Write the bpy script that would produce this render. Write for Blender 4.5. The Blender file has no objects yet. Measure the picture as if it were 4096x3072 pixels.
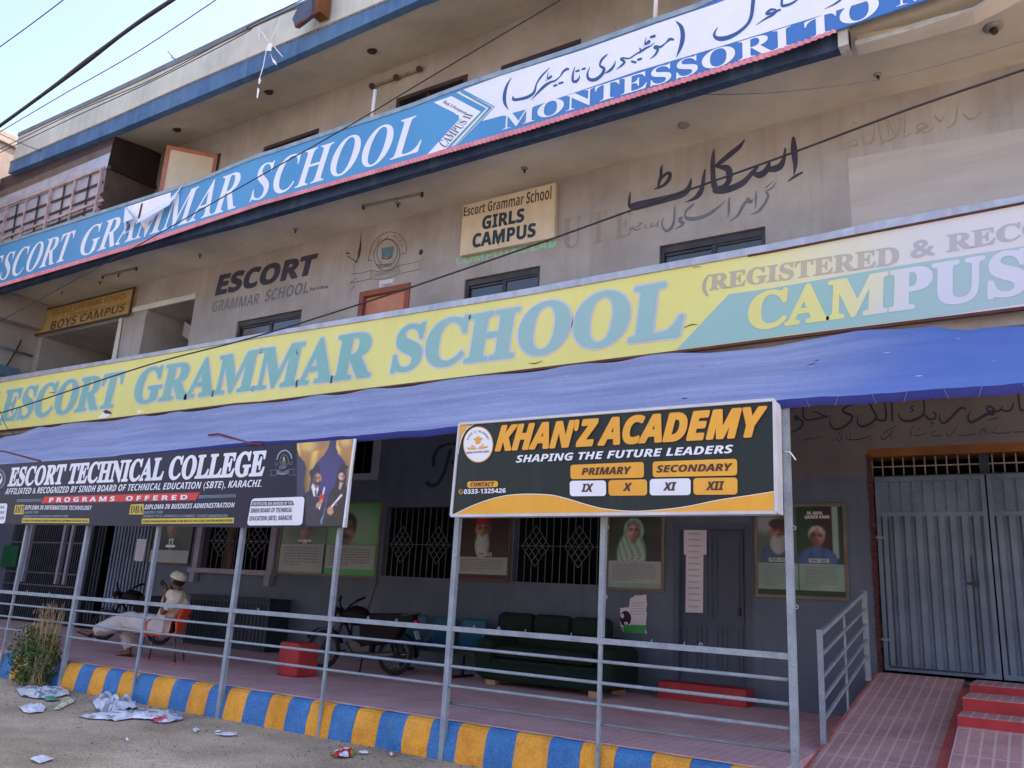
import bpy, bmesh, math, random
import numpy as np
from mathutils import Vector, Matrix, noise
from mathutils.geometry import delaunay_2d_cdt
random.seed(7)
sc = bpy.context.scene
col = sc.collection

# ---------------------------------------------------------------- camera, sky, sun, exposure
CAM = Vector((0.0, -7.1, 1.55))
R = ((0.84520508, 0.53160774, 0.05496889), (-0.08904499, 0.2414905, -0.96630913), (-0.52697188, 0.81183468, 0.251446))
F = 3314.18
cd = bpy.data.cameras.new('camera')
cd.sensor_width = 36.0; cd.lens = F / 4096 * 36.0; cd.clip_end = 1000; cd.clip_start = 0.05
co = bpy.data.objects.new('camera', cd); col.objects.link(co); sc.camera = co
m4 = Matrix.Identity(4)
for i in range(3):
    m4[i][0] = R[0][i]; m4[i][1] = -R[1][i]; m4[i][2] = -R[2][i]; m4[i][3] = CAM[i]
co.matrix_world = m4

SUN_EL, SUN_AZ = math.radians(42), math.radians(22)   # the sun stands behind the building: its front lies in open shade
world = bpy.data.worlds.new('World'); sc.world = world; world.use_nodes = True
wn = world.node_tree.nodes; wl = world.node_tree.links
sky = wn.new('ShaderNodeTexSky'); sky.sky_type = 'NISHITA'; sky.sun_disc = False
sky.sun_elevation = SUN_EL; sky.sun_rotation = SUN_AZ
sky.air_density = 0.9; sky.dust_density = 3.0; sky.ozone_density = 1.2
hs = wn.new('ShaderNodeHueSaturation'); hs.inputs['Saturation'].default_value = 0.9
wl.new(sky.outputs[0], hs.inputs['Color']); tint = wn.new('ShaderNodeMix'); tint.data_type = 'RGBA'; tint.blend_type = 'MULTIPLY'; tint.inputs[0].default_value = 1.0; tint.inputs[7].default_value = (0.96, 0.95, 1.0, 1)
wl.new(hs.outputs[0], tint.inputs[6]); wl.new(tint.outputs[2], wn['Background'].inputs[0])
wn['Background'].inputs[1].default_value = 0.15
sd = bpy.data.lights.new('sun', 'SUN'); sd.energy = 3.0; sd.angle = math.radians(1.0); sd.color = (1.0, 0.95, 0.89)
so = bpy.data.objects.new('sun', sd); col.objects.link(so); so.location = (0, -20, 30)
dirv = Vector((math.sin(SUN_AZ) * math.cos(SUN_EL), math.cos(SUN_AZ) * math.cos(SUN_EL), math.sin(SUN_EL)))
so.rotation_euler = dirv.to_track_quat('Z', 'Y').to_euler()
sc.view_settings.view_transform = 'Standard'; sc.view_settings.look = 'None'
sc.view_settings.exposure = 1.82
sc.cycles.max_bounces = 8; sc.cycles.diffuse_bounces = 5

# ---------------------------------------------------------------- photograph-to-place measuring
def ray(x, y):
    c = ((x - 2048) / F, (y - 1536) / F, 1.0)
    return Vector(sum(R[k][i] * c[k] for k in range(3)) for i in range(3))
def at(p, Y):                       # point of the vertical plane Y seen at photograph position p
    d = ray(*p); t = (Y - CAM.y) / d.y; return CAM + d * t
def atz(p, z):
    d = ray(*p); t = (z - CAM.z) / d.z; return CAM + d * t
def T(ox, oy, s): return lambda x, y: (ox + x / s, oy + y / s)
S1 = 2.0109
D = T(0, 0, 0.54004)
N1 = T(0, 0, S1); N2 = T(1000, 0, S1); N3 = T(2000, 0, S1); N4 = T(3000, 0, 2.0109)
N5 = T(0, 800, S1); N6 = T(1000, 800, S1); N7 = T(2000, 800, S1); N8 = T(3000, 800, S1)
NA = T(2700, 0, 2.212)
B16 = T(0, 1600, 2.212); B17 = T(900, 1600, 2.212); K1 = T(1750, 1600, 2.212); K2 = T(2600, 1600, 2.2125)
V5 = T(3096, 1550, 2.212)
W6 = T(0, 2200, S1); W7 = T(1000, 2250, S1); W8 = T(2000, 2250, S1); W9 = T(3000, 2250, 2.018)
U1 = T(2480, 560, 2.9105); U2 = T(2000, 60, 2.9105); CG = T(3120, 1550, 2.2664); GR = T(1080, 1700, 3.6861)
KA = T(3350, 450, 2.9651); EM = T(1380, 880, 5.529); PE = T(300, 2250, 4.148); BK = T(1150, 2300, 3.6867)

# ---------------------------------------------------------------- materials
def c3(r, g, b):
    f = lambda u: ((u / 255 + 0.055) / 1.055) ** 2.4 if u > 10 else u / 255 / 12.92
    return (f(r), f(g), f(b), 1.0)
MATS = {}
def mat(name, a, b=None, scale=1.5, rough=0.8, metal=0.0, streak=0.0, spots=0.0, bump=0.0, spec=0.3, fine=0.0, sc3=(1, 1, 1), streakcol=None, spotcol=None, spotsize=9.0):
    m = bpy.data.materials.new(name); m.use_nodes = True
    n = m.node_tree.nodes; l = m.node_tree.links; bs = n['Principled BSDF']
    bs.inputs['Roughness'].default_value = rough; bs.inputs['Metallic'].default_value = metal
    bs.inputs['Specular IOR Level'].default_value = spec
    a = c3(*a); b = c3(*b) if b else tuple(min(1, u * 0.86) for u in a[:3]) + (1.0,)
    geo = n.new('ShaderNodeNewGeometry')
    mp = n.new('ShaderNodeMapping'); mp.inputs['Scale'].default_value = sc3; l.new(geo.outputs['Position'], mp.inputs[0])
    def nz(s, src=mp, detail=6):
        t = n.new('ShaderNodeTexNoise'); t.inputs['Scale'].default_value = s; t.inputs['Detail'].default_value = detail
        t.inputs['Roughness'].default_value = 0.62; l.new(src.outputs[0], t.inputs['Vector']); return t
    def ramp(src, p0, p1):
        r = n.new('ShaderNodeMapRange'); r.inputs[1].default_value = p0; r.inputs[2].default_value = p1; l.new(src.outputs[0], r.inputs[0]); return r
    def mix(fac, A, B, mode='MIX'):
        x = n.new('ShaderNodeMix'); x.data_type = 'RGBA'; x.blend_type = mode
        if hasattr(fac, 'outputs'): l.new(fac.outputs[0], x.inputs[0])
        else: x.inputs[0].default_value = fac
        for k, v in ((6, A), (7, B)):
            if isinstance(v, tuple): x.inputs[k].default_value = v
            else: l.new(v, x.inputs[k])
        return x.outputs[2]
    out = mix(ramp(nz(scale), 0.36, 0.66), a, b)
    if streak:
        m2 = n.new('ShaderNodeMapping'); m2.inputs['Scale'].default_value = (5, 5, 0.35); l.new(geo.outputs['Position'], m2.inputs[0])
        r = ramp(nz(1.3, m2, 8), 0.48, 0.75)
        mu = n.new('ShaderNodeMath'); mu.operation = 'MULTIPLY'; mu.inputs[1].default_value = streak; l.new(r.outputs[0], mu.inputs[0])
        out = mix(mu, out, c3(*streakcol) if streakcol else tuple(u * 0.35 for u in a[:3]) + (1.0,))
    if spots:
        r = ramp(nz(spotsize, mp, 4), 0.64, 0.70)
        mu = n.new('ShaderNodeMath'); mu.operation = 'MULTIPLY'; mu.inputs[1].default_value = spots; l.new(r.outputs[0], mu.inputs[0])
        out = mix(mu, out, c3(*spotcol) if spotcol else tuple(u * 0.3 for u in a[:3]) + (1.0,))
    if fine:
        t = nz(60, mp, 3); r = ramp(t, 0.3, 0.7)
        out = mix(fine, out, mix(r, (0.0, 0, 0, 1), (1, 1, 1, 1)), 'OVERLAY')
    l.new(out, bs.inputs['Base Color'])
    if bump:
        bp = n.new('ShaderNodeBump'); bp.inputs['Strength'].default_value = bump; bp.inputs['Distance'].default_value = 0.02
        t = nz(22, mp, 6); l.new(t.outputs[0], bp.inputs['Height']); l.new(bp.outputs[0], bs.inputs['Normal'])
    m['out'] = 1
    MATS[name] = m
    return m
def gradx(m, stops):                # a paint that itself changes along the sign: stops (x, rgb)
    n = m.node_tree.nodes; l = m.node_tree.links; bs = n['Principled BSDF']
    src = bs.inputs['Base Color'].links[0].from_socket
    geo = n.new('ShaderNodeNewGeometry'); sx = n.new('ShaderNodeSeparateXYZ'); l.new(geo.outputs['Position'], sx.inputs[0])
    no = n.new('ShaderNodeTexNoise'); no.inputs['Scale'].default_value = 1.2; l.new(geo.outputs['Position'], no.inputs['Vector'])
    ad = n.new('ShaderNodeMath'); ad.operation = 'MULTIPLY_ADD'; ad.inputs[1].default_value = 0.9; l.new(no.outputs[0], ad.inputs[0]); l.new(sx.outputs[0], ad.inputs[2])
    last = src
    for x0, x1, rgb, f in stops:
        r = n.new('ShaderNodeMapRange'); r.interpolation_type = 'SMOOTHSTEP'
        r.inputs[1].default_value = x0 + .45; r.inputs[2].default_value = x1 + .45; r.inputs[4].default_value = f; l.new(ad.outputs[0], r.inputs[0])
        x = n.new('ShaderNodeMix'); x.data_type = 'RGBA'; l.new(r.outputs[0], x.inputs[0]); l.new(last, x.inputs[6]); x.inputs[7].default_value = c3(*rgb)
        last = x.outputs[2]
    l.new(last, bs.inputs['Base Color'])
def brick(name, a, b, mortar, sx, w, h, ms=0.04, rough=0.75, plane='xy'):
    m = mat(name, a, b, scale=2.0, rough=rough, fine=0.25)
    n = m.node_tree.nodes; l = m.node_tree.links; bs = n['Principled BSDF']
    src = bs.inputs['Base Color'].links[0].from_socket
    geo = n.new('ShaderNodeNewGeometry'); bt = n.new('ShaderNodeTexBrick'); l.new(geo.outputs['Position'], bt.inputs['Vector'])
    bt.inputs['Scale'].default_value = sx; bt.inputs['Brick Width'].default_value = w; bt.inputs['Row Height'].default_value = h
    bt.inputs['Mortar Size'].default_value = ms; bt.offset = 0.0
    bt.inputs['Mortar Smooth'].default_value = 0.4
    x = n.new('ShaderNodeMix'); x.data_type = 'RGBA'; mu = n.new('ShaderNodeMath'); mu.operation = 'MULTIPLY'; mu.inputs[1].default_value = 0.6
    l.new(bt.outputs['Fac'], mu.inputs[0]); l.new(mu.outputs[0], x.inputs[0]); l.new(src, x.inputs[6]); x.inputs[7].default_value = c3(*mortar)
    l.new(x.outputs[2], bs.inputs['Base Color'])
    return m

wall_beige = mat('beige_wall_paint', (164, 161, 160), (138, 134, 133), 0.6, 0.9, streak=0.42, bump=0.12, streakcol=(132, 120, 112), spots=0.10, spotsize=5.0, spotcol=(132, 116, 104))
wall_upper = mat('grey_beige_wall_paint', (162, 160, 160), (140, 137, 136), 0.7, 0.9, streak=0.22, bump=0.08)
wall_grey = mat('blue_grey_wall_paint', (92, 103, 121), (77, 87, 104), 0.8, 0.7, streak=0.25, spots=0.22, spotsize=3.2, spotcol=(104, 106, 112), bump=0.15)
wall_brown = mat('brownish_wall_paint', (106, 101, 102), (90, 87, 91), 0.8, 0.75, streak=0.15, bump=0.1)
soffit_m = mat('cream_soffit_paint', (210, 203, 188), (178, 171, 156), 0.45, 0.9, spots=0.10, spotsize=3.0, spotcol=(140, 126, 100), bump=0.06, streak=0.1)
fascia_m = mat('cream_fascia_paint', (203, 205, 196), (182, 184, 178), 0.8, 0.85, streak=0.35, bump=0.06, streakcol=(150, 150, 146))
coping_m = mat('grey_coping_cement', (120, 128, 136), (100, 106, 114), 2, 0.9, bump=0.1)
blueband_m = mat('blue_band_paint', (82, 114, 152), (60, 92, 132), 1.2, 0.65, streak=0.3, streakcol=(120, 160, 190))
navylip_m = mat('navy_lip_paint', (50, 70, 98), (30, 48, 74), 1.6, 0.7, streak=0.35, streakcol=(106, 122, 132))
pink_m = mat('pink_trim_paint', (226, 152, 162), (204, 124, 136), 3, 0.7, streak=0.2)
whitelip_m = mat('white_lip_paint', (190, 190, 184), (150, 150, 146), 2.2, 0.85, streak=0.4, streakcol=(100, 98, 92))
brown_dark = mat('dark_brown_board', (66, 54, 56), (52, 42, 46), 2, 0.6, streak=0.2)
brown_mid = mat('brown_board', (112, 98, 90), (96, 82, 76), 2, 0.7)
pinkframe = mat('pale_pink_window_frame', (186, 164, 164), (150, 128, 128), 4, 0.6)
darkglass = mat('smoky_window_glass', (58, 62, 72), (50, 54, 64), 1, 0.08, spec=0.6)
lilacglass = mat('lilac_window_glass', (168, 170, 184), (140, 142, 158), 1.5, 0.25, spec=0.5)
winframe = mat('dark_aluminium_frame', (70, 66, 68), (56, 52, 54), 3, 0.4, 0.5)
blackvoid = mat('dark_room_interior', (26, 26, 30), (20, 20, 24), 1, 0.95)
doorwood = mat('salmon_brown_door_paint', (186, 128, 104), (168, 110, 90), 1.5, 0.6, streak=0.15)
doorframe = mat('red_brown_door_frame', (134, 78, 64), (112, 62, 52), 2, 0.6)
shutterm = mat('rosy_shutter_frame', (178, 122, 106), (156, 102, 90), 2, 0.6)
bluesign = mat('blue_flex_print', (78, 146, 196), (70, 136, 188), 0.6, 0.45, streak=0.12, streakcol=(110, 160, 200), spec=0.4)
gradx(bluesign, ((-7.5, -4.2, (64, 110, 186), 0.85), (-26, -17, (86, 138, 184), 0.0)))
signframe = mat('weathered_sign_frame', (150, 168, 180), (120, 142, 160), 3, 0.6, 0.2, streak=0.3)
white_print = mat('white_print', (226, 230, 240), (216, 221, 232), 1.2, 0.5, spec=0.35)
urdu_blue = mat('blue_print_lettering', (58, 92, 150), (50, 84, 140), 1.2, 0.5)
creamline = mat('cream_print_line', (226, 226, 206), None, 1, 0.5)
greyprint = mat('grey_print_text', (84, 92, 108), None, 1, 0.5)
yellow_m = mat('faded_yellow_flex_print', (224, 218, 130), (216, 210, 122), 0.6, 0.45, streak=0.06, spec=0.4)
gradx(yellow_m, ((-3.6, -0.6, (206, 204, 204), 1.0),))
yteal = mat('faded_teal_print', (132, 180, 170), (120, 172, 166), 0.7, 0.5, streak=0.08, streakcol=(160, 190, 200))
gradx(yteal, ((-9.5, -6.5, (154, 186, 182), 0.7), (-2.2, 0.2, (164, 186, 188), 0.9)))
yhalo = mat('pale_lilac_print_outline', (204, 202, 212), None, 0.6, 0.5)
ygrey = mat('faded_brown_print_lettering', (182, 174, 152), None, 0.6, 0.5)
gradx(ygrey, ((-2.2, -0.6, (172, 170, 178), 1.0),))
yyellow = mat('faded_yellow_lettering', (222, 216, 136), None, 0.6, 0.5)
gradx(yyellow, ((-2.2, -0.9, (202, 204, 214), 1.0),))
galv = mat('galvanised_sign_frame', (172, 174, 184), (150, 154, 166), 3, 0.45, 0.35, streak=0.35, streakcol=(222, 222, 228))
rustline = mat('rusty_angle_iron', (96, 62, 54), (76, 48, 44), 6, 0.8)
awn_m = mat('faded_blue_awning_cloth', (134, 140, 174), (162, 166, 196), 1.3, 0.85, fine=0.22, sc3=(0.35, 1.8, 1.8), spec=0.1, bump=0.25, spots=0.12, spotsize=4.0, spotcol=(176, 172, 190))
gradx(awn_m, ((-2.6, -0.4, (72, 106, 176), 0.8), ))
hem_m = mat('dark_blue_awning_hem', (50, 56, 128), (40, 46, 112), 2, 0.8)
droppings = mat('white_bird_droppings', (222, 222, 228), None, 1, 0.8)
scuffs = mat('dark_cloth_scuffs', (54, 52, 92), None, 1, 0.9)
rustrod = mat('rusted_rod', (122, 66, 58), (92, 48, 42), 8, 0.8)
railing_m = mat('pale_grey_railing_paint', (150, 160, 170), (128, 138, 150), 5, 0.5, spots=0.55, spotsize=7.0, spotcol=(112, 92, 82), fine=0.15, bump=0.15)
railold = mat('dusty_grey_rail_paint', (128, 130, 138), (112, 112, 120), 5, 0.7, spots=0.2)
kerb_y = mat('yellow_kerb_paint', (242, 172, 66), (214, 144, 48), 3, 0.8, spots=0.5, spotsize=6.0, spotcol=(168, 138, 104), fine=0.3, bump=0.4, streak=0.2, streakcol=(160, 136, 108))
kerb_b = mat('blue_kerb_paint', (74, 130, 188), (56, 108, 166), 3, 0.8, spots=0.5, spotsize=6.0, spotcol=(120, 138, 152), fine=0.3, bump=0.4, streak=0.2, streakcol=(126, 132, 138))
pavers = brick('red_walkway_pavers', (222, 176, 178), (196, 146, 150), (226, 196, 194), 1.0, 0.1, 0.1, 0.012)
ramp_m = brick('pale_pink_ramp_pavers', (204, 160, 158), (176, 134, 134), (226, 202, 200), 1.0, 0.105, 0.7, 0.012)
redpaint = mat('red_step_paint', (176, 58, 62), (150, 46, 54), 3, 0.7, streak=0.2, spots=0.15, bump=0.1)
redfade = mat('faded_red_edge_paint', (206, 112, 110), (182, 92, 94), 4, 0.75, spots=0.3)
gate_m = mat('blue_grey_gate_paint', (108, 124, 144), (90, 106, 126), 2, 0.55, streak=0.3, spots=0.35, spotsize=3.5, spotcol=(84, 92, 104), fine=0.1, bump=0.1)
gatedark = mat('dark_blue_grey_steel', (46, 54, 66), (36, 44, 54), 2, 0.6)
orange_lint = mat('orange_brown_lintel_paint', (122, 80, 38), (100, 64, 34), 2, 0.8)
brickred = mat('red_brown_jamb', (84, 52, 54), (64, 42, 46), 12, 0.9, spots=0.3)
grille_m = mat('grey_grille_iron', (92, 96, 106), (78, 82, 92), 4, 0.5, 0.2)
curtain = mat('striped_brown_curtain', (120, 92, 84), (60, 46, 48), 3, 0.9, sc3=(8, 8, 0.6))
frame_wd = mat('brown_poster_frame', (86, 70, 62), (68, 56, 50), 4, 0.5)
frame_gd = mat('tan_poster_frame', (112, 104, 94), (92, 86, 78), 4, 0.45)
doorblue = mat('dark_blue_grey_door_paint', (74, 84, 104), (62, 72, 92), 1.5, 0.55, streak=0.1)
frame_lilac = mat('lilac_grey_window_surround', (150, 150, 168), (132, 132, 150), 2, 0.7)
paper = mat('white_paper', (206, 204, 216), (194, 192, 204), 3, 0.8)
paperink = mat('grey_ink_lines', (172, 171, 182), None, 3, 0.8)
banner_m = mat('navy_banner_flex', (30, 28, 54), (24, 22, 46), 0.8, 0.45, spec=0.25, fine=0.05)
navyprint = mat('dark_navy_print', (34, 36, 58), None, 1, 0.5)
redprint = mat('red_print', (206, 58, 58), None, 1, 0.5)
goldprint = mat('gold_print', (206, 170, 74), (180, 140, 60), 5, 0.5)
golddark = mat('dark_gold_print', (146, 100, 58), (120, 80, 50), 5, 0.5)
yellowbox = mat('yellow_print', (206, 186, 70), None, 1, 0.5)
skinp = mat('skin_tone_print', (196, 146, 122), (176, 126, 104), 9, 0.6)
skinl = mat('light_skin_print', (222, 190, 174), (206, 170, 156), 9, 0.6)
blackp = mat('black_print', (32, 28, 34), None, 3, 0.6)
khan_m = mat('dark_green_grey_flex', (34, 46, 44), (28, 39, 38), 0.9, 0.45, streak=0.25, streakcol=(64, 76, 78), spec=0.25)
khan_or = mat('orange_print', (226, 168, 60), (220, 158, 52), 2, 0.4, streak=0.08)
khan_ol = mat('brown_red_print_outline', (120, 60, 40), None, 1, 0.5)
khan_bt = mat('dark_brown_print', (76, 52, 48), None, 1, 0.5)
boxframe = mat('white_sign_box_frame', (206, 208, 214), (186, 188, 196), 3, 0.5, streak=0.15)
girls_m = mat('beige_sign_board', (208, 196, 174), (190, 178, 156), 1.5, 0.7, streak=0.2)
boys_m = mat('ochre_sign_board', (176, 152, 98), (150, 126, 80), 3, 0.7, spots=0.2, streak=0.2)
navytext = mat('navy_wall_lettering', (66, 66, 84), (54, 54, 72), 4, 0.8)
steeltext = mat('faded_steel_blue_lettering', (96, 106, 118), (112, 116, 122), 5, 0.85)
ghosttext = mat('faint_grey_lettering', (138, 128, 122), (146, 136, 130), 5, 0.9)
ghostgreen = mat('faint_green_grey_lettering', (136, 134, 122), (150, 144, 132), 5, 0.9)
mint = mat('mint_green_lettering', (124, 196, 164), (150, 180, 156), 6, 0.85)
tealtext = mat('dark_teal_lettering', (48, 66, 78), (40, 56, 68), 3, 0.7)
darktext = mat('dark_grey_lettering', (66, 62, 62), (84, 76, 66), 5, 0.8)
brownfaint = mat('faded_brown_lettering', (112, 94, 66), (128, 108, 74), 5, 0.8)
bookblue = mat('teal_book_paint', (92, 124, 140), (80, 110, 128), 8, 0.8)
wallpatch = mat('pale_lilac_wall_patch', (180, 176, 174), (164, 158, 155), 0.9, 0.9, sc3=(0.4, 1, 2.4), streak=0.08, bump=0.06)
callig = mat('dark_navy_calligraphy_paint', (48, 50, 66), (56, 56, 72), 4, 0.8)
neigh_m = mat('pinkish_neighbour_plaster', (178, 162, 148), (160, 144, 132), 1.2, 0.9, streak=0.3)
cable_m = mat('black_cable_rubber', (42, 38, 44), (54, 48, 52), 6, 0.6)
cableg = mat('grey_cable', (120, 118, 126), None, 6, 0.5)
road_m = mat('dusty_concrete_road', (208, 186, 158), (140, 122, 101), 0.42, 0.95, fine=0.5, spots=0.35, spotsize=2.2, spotcol=(128, 112, 98), bump=0.5)
metalw = mat('white_painted_pipe', (214, 212, 214), None, 4, 0.5)
plasticw = mat('white_plastic_film', (240, 240, 246), (228, 228, 236), 6, 0.35, spec=0.5)
plasticg = mat('grey_plastic_film', (166, 170, 182), (146, 150, 164), 6, 0.35, spec=0.5)
lampgrey = mat('dusty_lamp_fitting', (148, 142, 132), (112, 106, 98), 9, 0.6)
lampdark = mat('dark_lamp_holder', (58, 50, 46), None, 9, 0.6)

# ---------------------------------------------------------------- mesh building
class M:
    def __init__(s, *mats): s.v = []; s.f = []; s.mi = []; s.sm = []; s.mats = list(mats)
    def face(s, pts, mi=0, sm=False):
        k = len(s.v); s.v += [tuple(p) for p in pts]; s.f.append(tuple(range(k, k + len(pts)))); s.mi.append(mi); s.sm.append(sm)
    def mesh(s, vs, fs, mi=0, sm=False):
        k = len(s.v); s.v += [tuple(p) for p in vs]
        for f in fs: s.f.append(tuple(i + k for i in f)); s.mi.append(mi); s.sm.append(sm)
    def box(s, x0, x1, y0, y1, z0, z1, mi=0):
        vs = [(x, y, z) for z in (z0, z1) for y in (y0, y1) for x in (x0, x1)]
        s.mesh(vs, [(0, 2, 3, 1), (4, 5, 7, 6), (0, 1, 5, 4), (2, 6, 7, 3), (0, 4, 6, 2), (1, 3, 7, 5)], mi)
    def hexa(s, q0, q1, mi=0):          # two quads (same winding) joined into a solid
        vs = list(q0) + list(q1)
        s.mesh(vs, [(0, 1, 2, 3), (7, 6, 5, 4), (0, 4, 5, 1), (1, 5, 6, 2), (2, 6, 7, 3), (3, 7, 4, 0)], mi)
    def bar(s, p, q, w, h=None, mi=0, up=(0, 0, 1)):
        p = Vector(p); q = Vector(q); h = h or w; d = (q - p).normalized(); up = Vector(up)
        if abs(d.dot(up)) > 0.97: up = Vector((0, 1, 0))
        a = d.cross(up).normalized(); b = a.cross(d)
        f = lambda c: [c + a * w / 2 + b * h / 2, c - a * w / 2 + b * h / 2, c - a * w / 2 - b * h / 2, c + a * w / 2 - b * h / 2]
        s.hexa(f(p), f(q), mi)
    def tube(s, pts, r, mi=0, n=8, cap=True):
        pts = [Vector(p) for p in pts]; rs = r if isinstance(r, (list, tuple)) else [r] * len(pts)
        k = len(s.v); ref = None
        for i, p in enumerate(pts):
            d = (pts[min(i + 1, len(pts) - 1)] - pts[max(i - 1, 0)]).normalized()
            if ref is None: ref = Vector((0, 0, 1)) if abs(d.z) < 0.9 else Vector((0, 1, 0))
            a = d.cross(ref).normalized(); b = d.cross(a).normalized(); ref = -b if False else ref
            for j in range(n):
                t = 2 * math.pi * j / n; s.v.append(tuple(p + (a * math.cos(t) + b * math.sin(t)) * rs[i]))
        for i in range(len(pts) - 1):
            for j in range(n):
                s.f.append((k + i * n + j, k + i * n + (j + 1) % n, k + (i + 1) * n + (j + 1) % n, k + (i + 1) * n + j)); s.mi.append(mi); s.sm.append(True)
        if cap:
            s.f.append(tuple(k + j for j in range(n))[::-1]); s.mi.append(mi); s.sm.append(False)
            s.f.append(tuple(k + (len(pts) - 1) * n + j for j in range(n))); s.mi.append(mi); s.sm.append(False)
    def ball(s, c, r, mi=0, n=10, m=7, zs=1.0):
        c = Vector(c); rr = r if isinstance(r, (tuple, list)) else (r, r, r * zs); k = len(s.v)
        for i in range(m + 1):
            a = math.pi * i / m
            for j in range(n):
                t = 2 * math.pi * j / n
                s.v.append((c.x + rr[0] * math.sin(a) * math.cos(t), c.y + rr[1] * math.sin(a) * math.sin(t), c.z + rr[2] * math.cos(a)))
        for i in range(m):
            for j in range(n):
                s.f.append((k + i * n + j, k + (i + 1) * n + j, k + (i + 1) * n + (j + 1) % n, k + i * n + (j + 1) % n)); s.mi.append(mi); s.sm.append(True)
    def torus(s, c, axis, Rm, r, mi=0, n=28, k2=8):
        c = Vector(c); ax = Vector(axis).normalized(); a = ax.orthogonal().normalized(); b = ax.cross(a); k = len(s.v)
        for i in range(n):
            t = 2 * math.pi * i / n; o = a * math.cos(t) + b * math.sin(t)
            for j in range(k2):
                u = 2 * math.pi * j / k2; s.v.append(tuple(c + o * (Rm + r * math.cos(u)) + ax * r * math.sin(u)))
        for i in range(n):
            for j in range(k2):
                s.f.append((k + i * k2 + j, k + ((i + 1) % n) * k2 + j, k + ((i + 1) % n) * k2 + (j + 1) % k2, k + i * k2 + (j + 1) % k2)); s.mi.append(mi); s.sm.append(True)
    def flat(s, polys, Y, mi=0, dy=0.0):         # polygons of photograph points laid on the vertical plane Y, merged without overlap
        s.flatw([[(p.x, p.z) for p in (at(q, Y) for q in po)] for po in polys], Y - dy, mi)
    def flatw(s, polys, Y, mi=0):
        vs, fs = union(polys); s.mesh([(x, Y, z) for x, z in vs], fs, mi)
    def build(s, name, parent=None, bevel=0.0, label=None):
        me = bpy.data.meshes.new(name); me.from_pydata(s.v, [], s.f)
        for m in s.mats: me.materials.append(m)
        me.polygons.foreach_set('material_index', s.mi); me.polygons.foreach_set('use_smooth', s.sm)
        me.update()
        o = bpy.data.objects.new(name, me); col.objects.link(o)
        if parent:
            o.parent = parent
            o.matrix_parent_inverse = parent_world(parent).inverted()
        if bevel:
            b = o.modifiers.new('bevel', 'BEVEL'); b.width = bevel; b.segments = 2; b.limit_method = 'ANGLE'; b.angle_limit = math.radians(50)
        if label: o['label'] = label
        return o
def parent_world(p):
    m = p.matrix_basis.copy()
    while p.parent: m = p.parent.matrix_basis @ p.matrix_parent_inverse @ m if False else (p.parent.matrix_basis @ p.matrix_parent_inverse @ m); p = p.parent
    return m
def union(polys):                    # merge overlapping outlines into one triangulated layer
    verts = []; faces = []
    for po in polys:
        ar = sum(po[i][0] * po[(i + 1) % len(po)][1] - po[(i + 1) % len(po)][0] * po[i][1] for i in range(len(po)))
        if abs(ar) < 2e-7: continue
        if ar < 0: po = po[::-1]
        k = len(verts); verts += [Vector(p) for p in po]; faces.append(list(range(k, k + len(po))))
    if not faces: return [], []
    r = delaunay_2d_cdt(verts, [], faces, 0, 1e-6)
    co = np.array([tuple(v) for v in r[0]]); tri = np.array([f[:3] for f in r[2]])
    ce = co[tri].mean(axis=1); ins = np.zeros(len(tri), bool)
    for f in faces:
        p = np.array([tuple(verts[i]) for i in f]); q = np.roll(p, -1, 0)
        lo, hi = p.min(0), p.max(0)
        c = np.nonzero(~ins & (ce[:, 0] >= lo[0]) & (ce[:, 0] <= hi[0]) & (ce[:, 1] >= lo[1]) & (ce[:, 1] <= hi[1]))[0]
        if not len(c): continue
        x, y = ce[c, 0][:, None], ce[c, 1][:, None]
        cr = (p[:, 1] > y) != (q[:, 1] > y)
        with np.errstate(divide='ignore', invalid='ignore'): xi = (q[:, 0] - p[:, 0]) * (y - p[:, 1]) / (q[:, 1] - p[:, 1]) + p[:, 0]
        ins[c] |= ((cr & (x < xi)).sum(1) % 2) == 1
    fs = []
    for f, k in zip(tri, ins):
        if k:
            a, b, c = co[f]
            fs.append(tuple(int(i) for i in (f if (b[0] - a[0]) * (c[1] - a[1]) - (c[0] - a[0]) * (b[1] - a[1]) > 0 else f[::-1])))
    return [tuple(v) for v in co], fs

def tag(o, label, cat, group=None, kind=None):
    o['label'] = label; o['category'] = cat
    if group: o['group'] = group
    if kind: o['kind'] = kind
    return o
def thing(name, label, cat, loc=(0, 0, 0), group=None):
    o = bpy.data.objects.new(name, None); o.empty_display_size = 0.2; col.objects.link(o); o.location = loc
    o.matrix_basis = Matrix.Translation(loc)
    return tag(o, label, cat, group)
def structure(o, label, cat):
    return tag(o, label, cat, kind='structure')
def copy_tree(o, parent=None):
    c = o.copy(); col.objects.link(c)
    if parent: c.parent = parent; c.matrix_parent_inverse = o.matrix_parent_inverse.copy()
    for ch in list(o.children): copy_tree(ch, c)
    return c

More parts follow.
